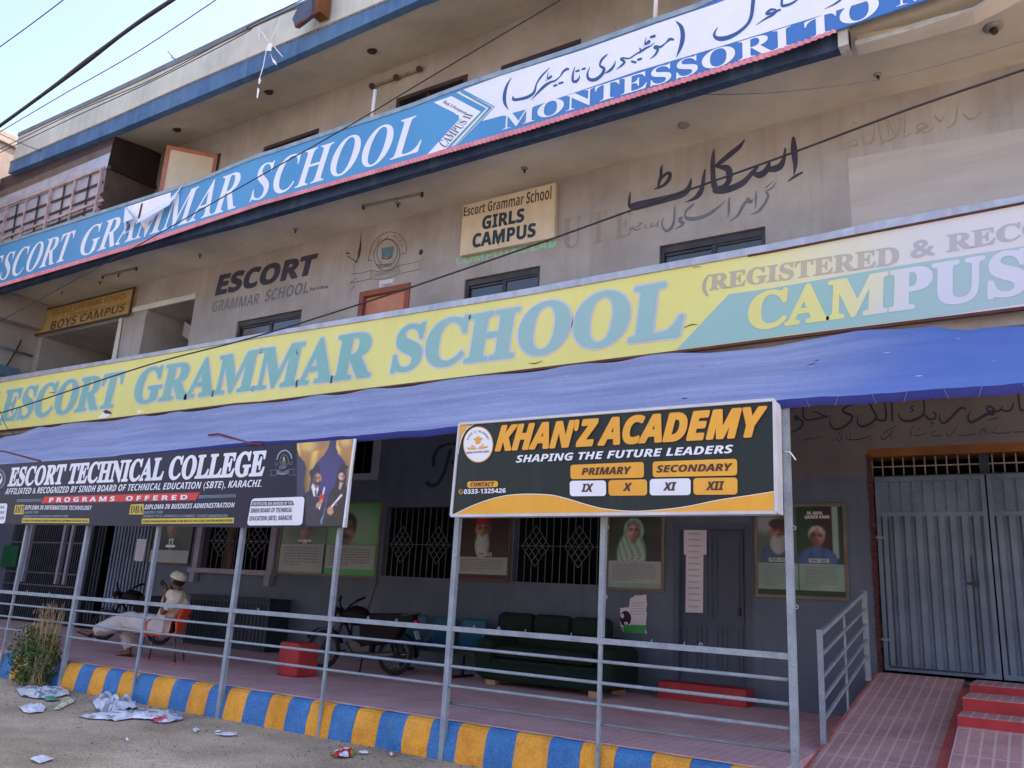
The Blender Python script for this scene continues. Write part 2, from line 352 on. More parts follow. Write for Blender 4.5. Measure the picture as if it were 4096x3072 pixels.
# lettering ------------------------------------------------------
BASES = {'B': (0x1D400, 0x1D41A, 0x1D7CE), 'BI': (0x1D468, 0x1D482, 0x1D7CE), 'S': (0x1D5D4, 0x1D5EE, 0x1D7EC), 'SI': (0x1D63C, 0x1D656, 0x1D7EC), 'SC': (0x1D4D0, 0x1D4EA, 0x1D7CE)}
def styled(t, st):
    if st not in BASES: return t
    u, l, d = BASES[st]; o = ''
    for ch in t:
        if 'A' <= ch <= 'Z': o += chr(u + ord(ch) - 65)
        elif 'a' <= ch <= 'z': o += chr(l + ord(ch) - 97)
        elif '0' <= ch <= '9': o += chr(d + ord(ch) - 48)
        else: o += ch
    return o
_tc = {}
def glyphs(body, st):
    key = (body, st)
    if key in _tc: return _tc[key]
    c = bpy.data.curves.new('lettering_source', 'FONT'); c.body = styled(body, st); c.size = 1.0; c.resolution_u = 4
    o = bpy.data.objects.new('lettering_source', c); col.objects.link(o)
    bpy.context.view_layer.update()
    me = bpy.data.meshes.new_from_object(o)
    vs = [(v.co.x, v.co.y) for v in me.vertices]; fs = [tuple(p.vertices) for p in me.polygons]
    bpy.data.objects.remove(o); bpy.data.curves.remove(c); bpy.data.meshes.remove(me)
    _tc[key] = (vs, fs); return vs, fs
def cap(st): return max(v[1] for v in glyphs('H', st)[0])
def fat(vs, fs, e):                  # thicken lettering, glyph by glyph
    par = list(range(len(vs)))
    def root(i):
        while par[i] != i: par[i] = par[par[i]]; i = par[i]
        return i
    for f in fs:
        for i in f[1:]: par[root(i)] = root(f[0])
    grp = {}
    for f in fs: grp.setdefault(root(f[0]), []).append(f)
    V = []; Fo = []
    for g_ in grp.values():
        cnt = {}
        for f in g_:
            for i in range(len(f)):
                k = (min(f[i], f[(i + 1) % len(f)]), max(f[i], f[(i + 1) % len(f)])); cnt[k] = cnt.get(k, 0) + 1
        polys = [[vs[i] for i in f] for f in g_]; bv = set()
        for (a, b), n in cnt.items():
            if n != 1: continue
            bv |= {a, b}; (x0, y0), (x1, y1) = vs[a], vs[b]; L = math.hypot(x1 - x0, y1 - y0)
            if L < 1e-6: continue
            nx, ny = -(y1 - y0) / L * e, (x1 - x0) / L * e
            polys.append([(x0 + nx, y0 + ny), (x1 + nx, y1 + ny), (x1 - nx, y1 - ny), (x0 - nx, y0 - ny)])
        for i in bv:
            polys.append([(vs[i][0] + e * math.cos(math.pi * k / 4 + .39), vs[i][1] + e * math.sin(math.pi * k / 4 + .39)) for k in range(8)])
        v, f = union(polys); k = len(V); V += v; Fo += [tuple(i + k for i in t) for t in f]
    return V, Fo
def text(m, mi, body, Y, bl, br, base, top, st='S', e=0.0, shear=0.0, dy=0.004, squeeze=None):
    """lettering on the plane Y: left end at bl, right end at br, baseline and cap line through photograph points"""
    vs, fs = glyphs(body, st); h = cap(st)
    vs = [(x + shear * y, y) for x, y in vs]
    x0 = min(v[0] for v in vs); x1 = max(v[0] for v in vs)
    if e: vs, fs = fat(vs, fs, e)
    X0 = at(bl, Y).x; X1 = at(br, Y).x
    def line(p):
        a, b = at(p[0], Y), at(p[1], Y); k = (b.z - a.z) / (b.x - a.x); return lambda x: a.z + (x - a.x) * k
    lb, lt = line(base), line(top)
    out = []
    for x, y in vs:
        X = X0 + (x - x0) / (x1 - x0) * (X1 - X0); zb = lb(X); zt = lt(X); out.append((X, Y - dy, zb + y / h * (zt - zb)))
    m.mesh(out, fs, mi)
def textq(m, mi, body, Y, q, st='S', e=0.0, dy=0.004):      # q: TL, TR, BR, BL photograph points of the lettering's box
    vs, fs = glyphs(body, st); h = cap(st)
    x0 = min(v[0] for v in vs); x1 = max(v[0] for v in vs)
    if e: vs, fs = fat(vs, fs, e)
    tl, tr, br, bl = (at(p, Y) for p in q); out = []
    for x, y in vs:
        u = (x - x0) / (x1 - x0); v = y / h
        p = (bl.lerp(br, u)).lerp(tl.lerp(tr, u), v); out.append((p.x, Y - dy, p.z))
    m.mesh(out, fs, mi)
def smooth(pts, k=5):
    if len(pts) < 3: return pts
    o = []
    for i in range(len(pts) - 1):
        p0, p1, p2, p3 = pts[max(i - 1, 0)], pts[i], pts[i + 1], pts[min(i + 2, len(pts) - 1)]
        for j in range(k):
            t = j / k
            o.append(tuple(0.5 * (2 * b + (c - a) * t + (2 * a - 5 * b + 4 * c - d) * t * t + (3 * b - a - 3 * c + d) * t ** 3) for a, b, c, d in zip(p0, p1, p2, p3)))
    return o + [pts[-1]]
def brush(tile, strokes, sm=True):              # brush strokes (x, y, width) of a tile -> photograph polygons
    out = []
    for st in strokes:
        pts = smooth([tuple(p) for p in st]) if sm else st
        q = [(tile(x, y), abs(w)) for x, y, w in pts]; w2 = tile(1, 0)[0] - tile(0, 0)[0]
        n = len(q); L = []; Rr = []
        for i in range(n):
            (x0, y0), (x1, y1) = q[max(i - 1, 0)][0], q[min(i + 1, n - 1)][0]; dx, dy = x1 - x0, y1 - y0; l = math.hypot(dx, dy) or 1
            (x, y), w = q[i]; w = w * w2 / 2
            L.append((x - dy / l * w, y + dx / l * w)); Rr.append((x + dy / l * w, y - dx / l * w))
        for i in range(n - 1): out += [[L[i], L[i + 1], Rr[i + 1]], [L[i], Rr[i + 1], Rr[i]]]
        for i in range(0, n):
            (x, y), w = q[i]; w = w * w2 / 2
            if w > 0.6: out.append([(x + w * math.cos(k * math.pi / 4), y + w * math.sin(k * math.pi / 4)) for k in range(8)])
    return out
def disc(tile, cx, cy, rx, ry=None, n=28, rot=0.0, a0=0, a1=360):
    ry = ry or rx; o = []
    for i in range(n + (0 if a1 - a0 >= 360 else 1)):
        t = math.radians(a0 + (a1 - a0) * i / n); x, y = rx * math.cos(t), ry * math.sin(t)
        o.append(tile(cx + x * math.cos(rot) - y * math.sin(rot), cy + x * math.sin(rot) + y * math.cos(rot)))
    return o
def ring(tile, cx, cy, rx, ry, w, rot=0.0, a0=0, a1=360, n=36):
    pts = []
    for i in range(n + 1):
        t = math.radians(a0 + (a1 - a0) * i / n); x, y = rx * math.cos(t), ry * math.sin(t)
        pts.append((cx + x * math.cos(rot) - y * math.sin(rot), cy + x * math.sin(rot) + y * math.cos(rot), w))
    return brush(tile, [pts], sm=False)
def rrect(tile, q, r=0.18, n=5):     # rounded quad from TL, TR, BR, BL
    tl, tr, br, bl = (Vector(p) for p in q); out = []
    hgt = (bl - tl).length; wid = (tr - tl).length; ru, rv = r * hgt / wid, r
    f = lambda u, v: tuple((tl.lerp(tr, u)).lerp(bl.lerp(br, u), v))
    for cu, cv, a in ((ru, rv, 180), (1 - ru, rv, 270), (1 - ru, 1 - rv, 0), (ru, 1 - rv, 90)):
        for i in range(n + 1):
            t = math.radians(a + 90 * i / n); out.append(tile(*f(cu + ru * math.cos(t), cv + rv * math.sin(t))))
    return out
def P(tile, *pts): return [tile(x, y) for x, y in pts]
def lineX(pts, Y):                              # edge traced in the photograph as a function Z(x) on plane Y
    w = sorted(((at(p, Y).x, at(p, Y).z) for p in pts))
    def f(x):
        if x <= w[0][0]: return w[0][1]
        for (a, b), (c, d) in zip(w, w[1:]):
            if x <= c: return b + (d - b) * (x - a) / (c - a)
        return w[-1][1]
    return f

# ================================================================ SETTING
g = M(road_m)
NX, NY = 90, 70
vs = []; fs = []
for j in range(NY + 1):
    for i in range(NX + 1):
        x = -32 + 42 * i / NX; y = -10 + 10.3 * j / NY
        z = 0.05 * (noise.noise((x * .5, y * .5, 0)) * .4 + noise.noise((x * 2.1, y * 2.1, 3)) * .25) * min(1, max(0, (-y + .1) / 1.0)) - .004
        vs.append((x, y, z))
for j in range(NY):
    for i in range(NX): k = j * (NX + 1) + i; fs.append((k, k + 1, k + NX + 2, k + NX + 1))
g.mesh(vs, fs, 0, True)
g.box(-400, 400, -400, 400, -1.2, -0.06)
structure(g.build('road'), 'dusty grey-brown concrete road in front of the kerb', 'road')

w = M(pavers, redfade)
w.box(-32, -1.96, 0.2, 4.95, -0.3, 0.345)
structure(w.build('walkway'), 'raised walkway of small red pavers behind the railing', 'walkway')

STRIPES = [-14.3, -13.95, -13.6, -13.22, -12.86, -12.5, -12.2, -11.87, -11.52, -11.2, -10.88, -10.55, -10.22, -9.85, -9.45, -9.1, -8.75, -8.42, -8.08, -7.7, -7.38, -7.05, -6.7, -6.37, -6.03, -5.69, -5.36, -5.02, -4.69, -4.36, -4.0, -3.68, -3.34, -3.0, -2.66, -2.32, -1.97]
k = M(kerb_b, kerb_y)
for i, (a, b) in enumerate(zip(STRIPES, STRIPES[1:])):
    prof = [(-0.015, -0.06), (-0.005, 0.10), (0.025, 0.26), (0.05, 0.315), (0.09, 0.342), (0.16, 0.342), (0.172, -0.06)]
    mi = i % 2
    n = 6
    for s in range(n):
        xa, xb = a + (b - a) * s / n, a + (b - a) * (s + 1) / n
        def pt(x, y, z):
            e = 0.012 * noise.noise((x * 5, z * 7, y * 9)); edge = 0.02 * noise.noise((z * 9, a * 7, 0)) if s in (0,) and x == a else 0
            return (x + edge, y + e, z + e * .6)
        for (y0, z0), (y1, z1) in zip(prof, prof[1:]): k.face([pt(xa, y0, z0), pt(xb, y0, z0), pt(xb, y1, z1), pt(xa, y1, z1)], mi, True)
k.box(-32, STRIPES[0], 0, .172, -.06, .34, 0)
structure(k.build('kerb'), 'kerb painted in blue and yellow blocks below the railing', 'kerb')

# ramp up to the gate and the low steps beside it
r = M(ramp_m, redfade)
ry = lambda y: 0.38 + (y - 1.61) * 0.173
def slope(m, x0, x1, y0, y1, mi, up=0.0, zb=-0.3):
    m.hexa([(x0, y0, ry(y0) + up), (x1, y0, ry(y0) + up), (x1, y0, zb), (x0, y0, zb)], [(x0, y1, ry(y1) + up), (x1, y1, ry(y1) + up), (x1, y1, zb), (x0, y1, zb)], mi)
slope(r, -1.93, -0.97, -0.75, 4.74, 0)
slope(r, -1.955, -1.935, -0.1, 4.74, 1, 0.004)
slope(r, -0.97, -0.84, -0.75, 4.3, 1, 0.012)
structure(r.build('ramp'), 'pink paver ramp with red edges rising to the gate', 'ramp')
s = M(redpaint, ramp_m)
for y0, y1, z in ((3.72, 4.74, 0.93), (2.77, 3.72, 0.85), (2.15, 2.77, 0.73)):
    s.box(-0.84, 3, y0, y1, -0.3, z - .004, 0); s.box(-0.84, 3, y0 + .03, y1, z - .004, z, 1)
s.hexa([(-0.84, 2.15, .64), (3, 2.15, .64), (3, 2.15, -.3), (-0.84, 2.15, -.3)], [(-0.84, -1.2, -.05), (3, -1.2, -.05), (3, -1.2, -.3), (-0.84, -1.2, -.3)], 1)
structure(s.build('steps'), 'three low red steps with paver treads before the gate', 'steps')
# the street's other side, seen only as light and reflections
f = M(neigh_m)
for i in range(9): f.box(-60 + i * 12, -49.2 + i * 12, -32 - (i % 3), -24 - (i % 2), -0.1, 4.5 + (i * 5 % 4) * 1.1)
fo = f.build('opposite_houses'); tag(fo, 'row of plain plastered houses across the street', 'houses'); fo['kind'] = 'structure'

# ================================================================ SCHOOL BUILDING
YW, YF = 4.7, 2.85
XL, XR = -24.0, 4.0
school = thing('school_building', 'three-storey beige school building with blue-edged overhanging balconies', 'building', (-10, 4.7, 0))
def wall(m, x0, x1, z0, z1, Y, holes, mi=0, zt=None):
    xs = sorted({x0, x1, *[h[0] for h in holes], *[h[1] for h in holes]}); zs = sorted({z0, z1, *[h[2] for h in holes], *[h[3] for h in holes]})
    for a, b in zip(xs, xs[1:]):
        for c, d in zip(zs, zs[1:]):
            if any(h[0] - 1e-6 <= a and b <= h[1] + 1e-6 and h[2] - 1e-6 <= c and d <= h[3] + 1e-6 for h in holes): continue
            m.face([(a, Y, c), (b, Y, c), (b, Y, d), (a, Y, d)], mi)
    for h in holes:
        a, b, c, d = h[:4]; dp = h[4] if len(h) > 4 else 0.2
        m.face([(a, Y, c), (a, Y, d), (a, Y + dp, d), (a, Y + dp, c)], mi); m.face([(b, Y, d), (b, Y, c), (b, Y + dp, c), (b, Y + dp, d)], mi)
        m.face([(a, Y, d), (b, Y, d), (b, Y + dp, d), (a, Y + dp, d)], mi); m.face([(b, Y, c), (a, Y, c), (a, Y + dp, c), (b, Y + dp, c)], mi)
GH = {'leftgrille': (-23.2, -19.9, 0.345, 3.2), 'leftdoor': (-19.6, -17.0, 0.345, 2.85), 'win0': (-15.35, -13.2, 1.84, 3.25), 'win1': (-10.28, -8.66, 1.84, 3.08), 'win2': (-7.45, -5.86, 1.84, 3.1), 'vent': (-12.0, -10.68, 3.72, 4.55), 'door': (-4.66, -3.5, 0.56, 2.78), 'gate': (-1.92, 0.75, 0.9, 3.77)}
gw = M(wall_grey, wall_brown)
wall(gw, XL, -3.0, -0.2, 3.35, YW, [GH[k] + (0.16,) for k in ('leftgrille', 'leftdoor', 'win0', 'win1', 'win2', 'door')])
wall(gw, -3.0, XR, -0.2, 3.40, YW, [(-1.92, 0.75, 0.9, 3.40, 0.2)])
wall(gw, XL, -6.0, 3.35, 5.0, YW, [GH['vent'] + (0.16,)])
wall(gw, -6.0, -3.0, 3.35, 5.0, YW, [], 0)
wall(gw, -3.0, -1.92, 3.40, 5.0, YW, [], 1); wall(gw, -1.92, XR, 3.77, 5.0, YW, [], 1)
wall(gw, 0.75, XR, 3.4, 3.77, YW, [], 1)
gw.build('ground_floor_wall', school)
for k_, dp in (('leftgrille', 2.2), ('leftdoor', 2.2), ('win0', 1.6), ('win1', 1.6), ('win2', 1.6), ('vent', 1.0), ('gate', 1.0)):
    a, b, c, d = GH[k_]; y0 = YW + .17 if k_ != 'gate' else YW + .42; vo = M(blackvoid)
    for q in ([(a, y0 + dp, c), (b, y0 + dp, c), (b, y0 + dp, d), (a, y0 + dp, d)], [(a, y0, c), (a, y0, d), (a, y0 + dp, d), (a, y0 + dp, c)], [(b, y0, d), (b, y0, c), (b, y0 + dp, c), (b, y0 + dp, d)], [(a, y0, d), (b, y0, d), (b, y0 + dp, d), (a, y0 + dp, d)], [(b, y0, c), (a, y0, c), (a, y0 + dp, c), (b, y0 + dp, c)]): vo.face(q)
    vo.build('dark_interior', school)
# window grilles: straight bars that break into diamond lattices
def grille(name, k_, panels, label=None):
    a, b, c, d = GH[k_]; m = M(grille_m, curtain); y = YW + .05; t = .012; zm = c + (d - c) * 0.55 if False else (c + min(d, 3.1)) / 2 - .05
    m.bar((a, y, zm), (b, y, zm), t, t)
    wp = (b - a) / panels; st = wp / 6; A_, B_ = st * 1.95, .33
    for p in range(panels):
        cx = a + wp * (p + .5)
        for i in (-2.5, -1.5, -.5, .5, 1.5, 2.5):
            x = cx + i * st
            if abs(i) > 2: m.bar((x, y, c), (x, y, d), t, t); continue
            v = B_ * (1 - abs(i) * st / A_)
            m.bar((x, y, zm + v), (x, y, d), t, t); m.bar((x, y, c), (x, y, zm - v), t, t)
        for k in (-1, -.5, 0, .5, 1):
            for sg in (1, -1):
                m.bar((cx + sg * A_ * (k - 1) / 2, y - .004 * sg, zm + B_ * (k + 1) / 2), (cx + sg * A_ * (k + 1) / 2, y - .004 * sg, zm + B_ * (k - 1) / 2), t, t)
    o = m.build(name, school); return o
grille('window_grille', 'win1', 2); grille('window_grille', 'win2', 2); grille('window_grille', 'win0', 2); grille('window_grille', 'vent', 1)
cu = M(curtain); a, b, c, d = GH['win0']
for i in range(14):
    x = -14.9 + i * .02; cu.face([(x, YW + .22 + .012 * (i % 2), c), (x + .02, YW + .22 + .012 * ((i + 1) % 2), c), (x + .02, YW + .22 + .012 * ((i + 1) % 2), d), (x, YW + .22 + .012 * (i % 2), d)])
cu.build('curtain', school)
def surround(k_, wd, mt, sill=True):
    a, b, c, d = GH[k_]; m = M(mt); y0, y1 = YW - .09, YW + .02
    m.box(a - wd, a, y0, y1, c, d); m.box(b, b + wd, y0, y1, c, d); m.box(a - wd, b + wd, y0, y1, d, d + wd)
    if sill:
        m.box(a - wd - .06, b + wd + .06, y0 - .06, y1, c - .1, c)
        for x in (a - wd, b): m.box(x, x + wd, y0 - .03, y1, c - .3, c - .1)
    else: m.box(a - wd, b + wd, y0, y1, c - wd, c)
    m.build('window_surround', school, 0.008)
surround('win0', .16, frame_lilac); surround('vent', .13, frame_lilac, False)
# entrance grille at the far left, green board behind it
m = M(frame_lilac, grille_m); a, b, c, d = GH['leftgrille']
for i in range(34):
    x = a + (b - a) * (i + .5) / 34; m.box(x - .009, x + .009, YW + .03, YW + .05, c, d, 1)
for x in (-22.3, -20.75, -20.4): m.box(x - .045, x + .045, YW - .02, YW + .06, 1.3, d, 0)
for z in (1.25, 1.55, 2.3): m.box(a, b, YW + .0, YW + .055, z - .02, z + .02, 1)
m.build('entrance_grille', school)
m = M(mat('dark_green_board', (20, 84, 58), None, 2, 0.6)); m.box(-23.4, -22.65, YW - .06, YW - .02, 1.65, 2.2); m.build('green_board', school)
# corrugated door half open on the left
m = M(gate_m, gatedark); a, b, c, d = GH['leftdoor']
n = 13; x0, x1 = -18.7, -17.05
for i in range(n):
    xa = x0 + (x1 - x0) * i / n; wv = (x1 - x0) / n
    m.box(xa + wv * .12, xa + wv * .62, YW + .02, YW + .06, c + .05, d - .1, 0)
m.box(x0, x1, YW + .05, YW + .08, c + .03, d - .05, 1); m.box(-19.6, -19.5, YW, YW + .1, c, d, 1)
for i in range(3): m.box(-19.44 + i * .13, -19.38 + i * .13, YW + .08, YW + .12, c + .05, d - .1, 1)
m.build('corrugated_door', school)
# panelled door with its red step
a, b, c, d = GH['door']; m = M(doorblue)
m.box(a, b, YW + .09, YW + .14, c, d); m.box(a, a + .09, YW + .0, YW + .1, c, d); m.box(b - .09, b, YW + .0, YW + .1, c, d); m.box(a + .09, b - .09, YW, YW + .1, d - .09, d)
def panel(m, x0, x1, z0, z1, y, mi=0, t=.018, wd=.035):
    m.box(x0, x1, y - t, y, z0, z0 + wd, mi); m.box(x0, x1, y - t, y, z1 - wd, z1, mi); m.box(x0, x0 + wd, y - t, y, z0 + wd, z1 - wd, mi); m.box(x1 - wd, x1, y - t, y, z0 + wd, z1 - wd, mi)
    m.box(x0 + wd * 1.8, x1 - wd * 1.8, y - t * .7, y, z0 + wd * 1.8, z1 - wd * 1.8, mi)
pw = (b - a - .18 - .2) / 3
for i in range(3): panel(m, a + .14 + i * (pw + .04), a + .14 + i * (pw + .04) + pw, .66, 1.36, YW + .09)
for i in range(2): panel(m, a + .14 + i * .46, a + .14 + i * .46 + .42, 1.44, 2.6, YW + .09)
dr = m.build('door', school)
m = M(gatedark); m.bar((b - .2, YW + .05, 1.5), (b - .2, YW + .05, 1.62), .03); m.build('handle', dr)
m = M(redpaint); m.box(-4.74, -3.5, 4.36, 4.72, .34, .57); m.build('door_step', school, .012)
# gate opening: painted lintel underside and rough red jamb
m = M(orange_lint, brickred); m.box(-1.92, 0.75, YW + .004, YW + .4, 3.66, 3.78, 0)
z = .92
while z < 3.66:
    h = .075; m.box(-1.925 - .008 * random.random(), -1.885 + .014 * random.random(), YW - .004 - .012 * random.random(), YW + .2, z, z + h - .008, 1); z += h
m.build('gate_surround', school)
m = M(gate_m, gatedark)
y = YW + .12
def leaf(x0, x1, z0, z1):
    m.box(x0, x0 + .05, y - .02, y + .03, z0, z1); m.box(x1 - .05, x1, y - .02, y + .03, z0, z1)
    for zz in (z0, 2.88, z1 - .06): m.box(x0 + .05, x1 - .05, y - .02, y + .03, zz, zz + .06)
    m.box(x0 + .05, x1 - .05, y + .02, y + .028, z0 + .06, z1 - .06)
    n = 9; wv = (x1 - x0 - .1) / n
    for i in range(n):
        xa = x0 + .05 + wv * i
        prof = [(0, .02), (.18, -.022), (.62, -.022), (.8, .02)]
        for (u0, v0), (u1, v1) in zip(prof, prof[1:]): m.face([(xa + wv * u0, y + v0, z0 + .06), (xa + wv * u1, y + v1, z0 + .06), (xa + wv * u1, y + v1, 2.88), (xa + wv * u0, y + v0, 2.88)])
        m.box(xa, xa + .014, y + .0, y + .022, 2.94, z1 - .06)
    for zz in (3.05, 3.2): m.box(x0 + .05, x1 - .05, y - .004, y + .02, zz, zz + .018)
gl = []
m = M(gate_m, gatedark); leaf(-1.86, -0.575, .95, 3.4)
m.box(-1.72, -1.712, y - .03, y - .015, 1.0, 2.86, 1); m.box(-.8, -.79, y - .03, y - .015, 1.0, 2.4, 1); m.box(-1.8, -.75, y - .034, y - .02, .985, 1.005, 1)
g1 = m.build('gate_leaf', school)
for zz in (1.32, 2.6): m = M(lampgrey); m.bar((-1.95, y - .05, zz), (-1.78, y - .05, zz), .03); m.build('hinge', g1)
m = M(gatedark); m.bar((-.86, y - .05, 2.05), (-.74, y - .05, 2.05), .03); m.bar((-.74, y - .05, 2.0), (-.74, y - .05, 2.12), .025); m.build('latch', g1)
m = M(gate_m, gatedark); leaf(-.555, .73, .95, 3.4); m.build('gate_leaf', school)
m = M(lampgrey, gatedark)
for i in range(21):
    x = -1.88 + i * .128
    if abs(x + .565) < .06: continue
    m.box(x - .007, x + .007, y - .01, y + .004, 3.41, 3.66)
m.box(-1.9, 0.75, y - .012, y + .002, 3.53, 3.545); m.box(-.62, -.51, y - .02, y + .03, 3.4, 3.66, 1)
m.build('gate_transom', school)

# wall paint lettering on the ground floor
Yp = YW - .003
m = M(callig, mat('navy_script_paint', (44, 50, 74), None, 3, 0.7))
m.flat(brush(B17, [[(1845, 575, 34), (1850, 500, 30), (1890, 430, 26), (1960, 395, 22), (2045, 385, 22)], [(1995, 450, 34), (1970, 540, 30), (1935, 650, 30), (1890, 730, 28), (1830, 760, 30), (1790, 735, 36)], [(2045, 545, 22), (2010, 552, 26), (2060, 570, 26)]]), YW, 1, .004)
m.build('wall_lettering', school); m = M(callig)
cg = [[(130, 275, 10), (150, 262, 26), (160, 285, 22), (142, 292, 20), (172, 290, 16), (205, 310, 22), (200, 345, 22), (165, 380, 18), (100, 405, 8)],
      [(208, 165, 12), (212, 230, 15), (212, 270, 18), (250, 296, 20), (300, 290, 18), (360, 278, 18), (428, 262, 16)], [(290, 228, 6), (330, 225, 12), (380, 250, 14), (430, 268, 16)],
      [(105, 190, 14), (122, 186, 14)], [(140, 184, 14), (160, 180, 14)], [(366, 162, 16), (382, 160, 16)],
      [(660, 160, 8), (610, 170, 18), (570, 205, 20), (600, 235, 22), (650, 255, 22), (645, 300, 22), (590, 350, 22), (520, 380, 22), (470, 360, 20), (452, 310, 12), (462, 250, 6)],
      [(815, 145, 18), (845, 210, 18), (875, 265, 22), (835, 315, 22), (770, 350, 22), (720, 345, 20), (700, 300, 12), (712, 250, 6)], [(860, 280, 20), (910, 300, 20), (955, 290, 22), (962, 220, 18), (945, 120, 14)], [(795, 372, 5), (870, 340, 8)],
      [(1010, 115, 14), (1016, 200, 18), (1018, 300, 18)],
      [(1300, 90, 14), (1308, 180, 18), (1300, 240, 20), (1245, 285, 26), (1160, 305, 24), (1100, 290, 20), (1072, 240, 8)], [(1210, 165, 12), (1185, 188, 12), (1210, 205, 12), (1180, 222, 10)], [(1305, 240, 16), (1350, 285, 22), (1400, 285, 20), (1412, 240, 18), (1385, 225, 8)], [(1372, 320, 16), (1388, 324, 16)], [(1365, 108, 8), (1372, 90, 8), (1385, 110, 8), (1400, 92, 8)], [(1360, 352, 6), (1392, 342, 6)],
      [(1448, 240, 8), (1450, 300, 16), (1490, 322, 22), (1545, 280, 24), (1600, 220, 24), (1645, 185, 24), (1685, 195, 14)], [(1465, 98, 8), (1520, 75, 14)],
      [(1730, 210, 6), (1705, 270, 18), (1730, 315, 26), (1800, 285, 26), (1880, 240, 28), (1930, 238, 30), (1935, 195, 24), (1890, 170, 18), (1880, 210, 20), (1960, 218, 20), (2000, 200, 18), (2015, 170, 10)], [(2000, 200, 18), (2060, 215, 20), (2100, 195, 18), (2115, 140, 10)], [(1885, 300, 6), (1970, 275, 12)],
      [(2160, 30, 16), (2166, 120, 18), (2180, 200, 20), (2212, 205, 18)]]
m.flat(brush(CG, cg), YW, 0, .004)
sm_ = [[(170, 445, 5), (180, 490, 5)], [(205, 485, 5), (230, 470, 7), (260, 472, 7), (290, 455, 7), (320, 465, 7), (352, 440, 6), (350, 470, 5)], [(375, 440, 5), (380, 485, 5)], [(476, 478, 8), (486, 478, 8)],
       [(515, 440, 6), (520, 480, 9), (545, 480, 8), (560, 440, 7), (530, 415, 6), (575, 395, 5)], [(600, 420, 6), (605, 470, 8)], [(620, 470, 8), (660, 475, 9), (720, 470, 10), (780, 455, 9), (830, 440, 8)], [(826, 468, 8), (840, 478, 8)], [(712, 490, 8), (722, 496, 8)], [(635, 420, 5), (640, 470, 7)],
       [(920, 440, 5), (925, 470, 9), (960, 462, 9), (985, 435, 8), (1040, 380, 6)], [(985, 435, 8), (1020, 440, 6)], [(940, 415, 7), (1050, 350, 7)], [(1000, 460, 7), (1012, 462, 7)],
       [(1175, 445, 5), (1190, 420, 8), (1180, 395, 6), (1225, 345, 5)], [(1210, 430, 6), (1260, 436, 9), (1320, 415, 7)], [(1250, 380, 6), (1285, 385, 6)], [(1370, 430, 5), (1400, 440, 9), (1470, 436, 8)], [(1380, 410, 8), (1420, 395, 5)], [(1510, 410, 5), (1520, 440, 9), (1560, 420, 7), (1590, 385, 6), (1612, 355, 6)], [(1600, 420, 6), (1640, 440, 8), (1770, 425, 8)], [(1810, 440, 5), (1830, 385, 7), (1850, 380, 9), (1860, 415, 6)], [(1870, 360, 5), (1885, 420, 6)], [(1915, 400, 7), (1950, 415, 9), (2020, 415, 8), (2085, 408, 8)], [(1935, 395, 5), (1975, 350, 5)], [(2110, 405, 7), (2212, 402, 8)]]
m.flat(brush(CG, sm_), YW, 0, .004)
m.build('wall_calligraphy', school)

# ---- first floor
FH = [(-15.3, -13.2, 5.9, 7.40, .16), (-8.86, -7.2, 5.9, 7.36, .16), (-4.93, -3.2, 5.9, 7.30, .16), (-11.5, -10.2, 4.95, 7.5, .12), (-23.75, -19.95, 4.95, 8.08, 3.0), (-18.88, -17.0, 4.95, 8.2, 3.0)]
m = M(wall_beige, blackvoid); wall(m, XL, XR, 4.95, 9.05, YW, FH)
m.face([(-23.9, YW + 3, 4.9), (-16.9, YW + 3, 4.9), (-16.9, YW + 3, 8.3), (-23.9, YW + 3, 8.3)], 0)
m.hexa([(-18.6, YW + .9, 7.75), (-17.05, YW + .9, 6.9), (-17.05, YW + .9, 7.3), (-18.6, YW + .9, 8.15)], [(-18.6, YW + 2.6, 7.75), (-17.05, YW + 2.6, 6.9), (-17.05, YW + 2.6, 7.3), (-18.6, YW + 2.6, 8.15)], 0)
m.build('first_floor_wall', school)
m = M(fascia_m, wall_beige)
m.flat([P(N5, (975, 962), (1005, 945), (950, 1290), (912, 1290))], YW, 0, .06)      # the pale pillar edge between the openings
x = at(N5(240, 1130), YW).x
m.box(-19.95, -18.88, YW - .03, YW + .004, 4.95, 8.1, 1); m.box(-19.5, -16.95, YW - .05, YW + .004, 8.2, 8.34, 0); m.box(-23.9, -19.5, YW - .07, YW + .004, 8.1, 8.25, 1)
m.build('opening_trim', school, .006)
for (x0, x1, z0, z1, dp) in FH[:3]:
    m = M(winframe); y = YW + .1
    m.box(x0, x0 + .07, y - .05, y + .05, z0, z1); m.box(x1 - .07, x1, y - .05, y + .05, z0, z1); m.box(x0 + .07, x1 - .07, y - .05, y + .05, z1 - .12, z1)
    xm = x0 + (x1 - x0) * .52; m.box(xm - .04, xm + .04, y - .035, y + .035, z0, z1 - .12); m.box(x0 + .07, xm - .04, y - .02, y + .03, z1 - .17, z1 - .12); m.box(xm + .04, x1 - .07, y - .035, y + .02, z1 - .16, z1 - .12)
    wf = m.build('window', school, .004)
    m = M(darkglass); m.face([(x0, y + .01, z0), (xm, y + .01, z0), (xm, y + .01, z1), (x0, y + .01, z1)]); m.face([(xm, y - .01, z0), (x1, y - .01, z0), (x1, y - .01, z1), (xm, y - .01, z1)]); m.build('pane', wf)
m = M(doorwood, doorframe); x0, x1, z0, z1 = FH[3][:4]
m.box(x0 - .02, x0 + .1, YW - .03, YW + .1, z0, z1 + .02, 1); m.box(x1 - .1, x1 + .02, YW - .03, YW + .1, z0, z1 + .02, 1); m.box(x0 + .1, x1 - .1, YW - .03, YW + .1, z1 - .1, z1 + .02, 1); m.box(x0 + .1, x1 - .1, YW + .06, YW + .1, z0, z1 - .1, 0)
m.build('door', school, .006)
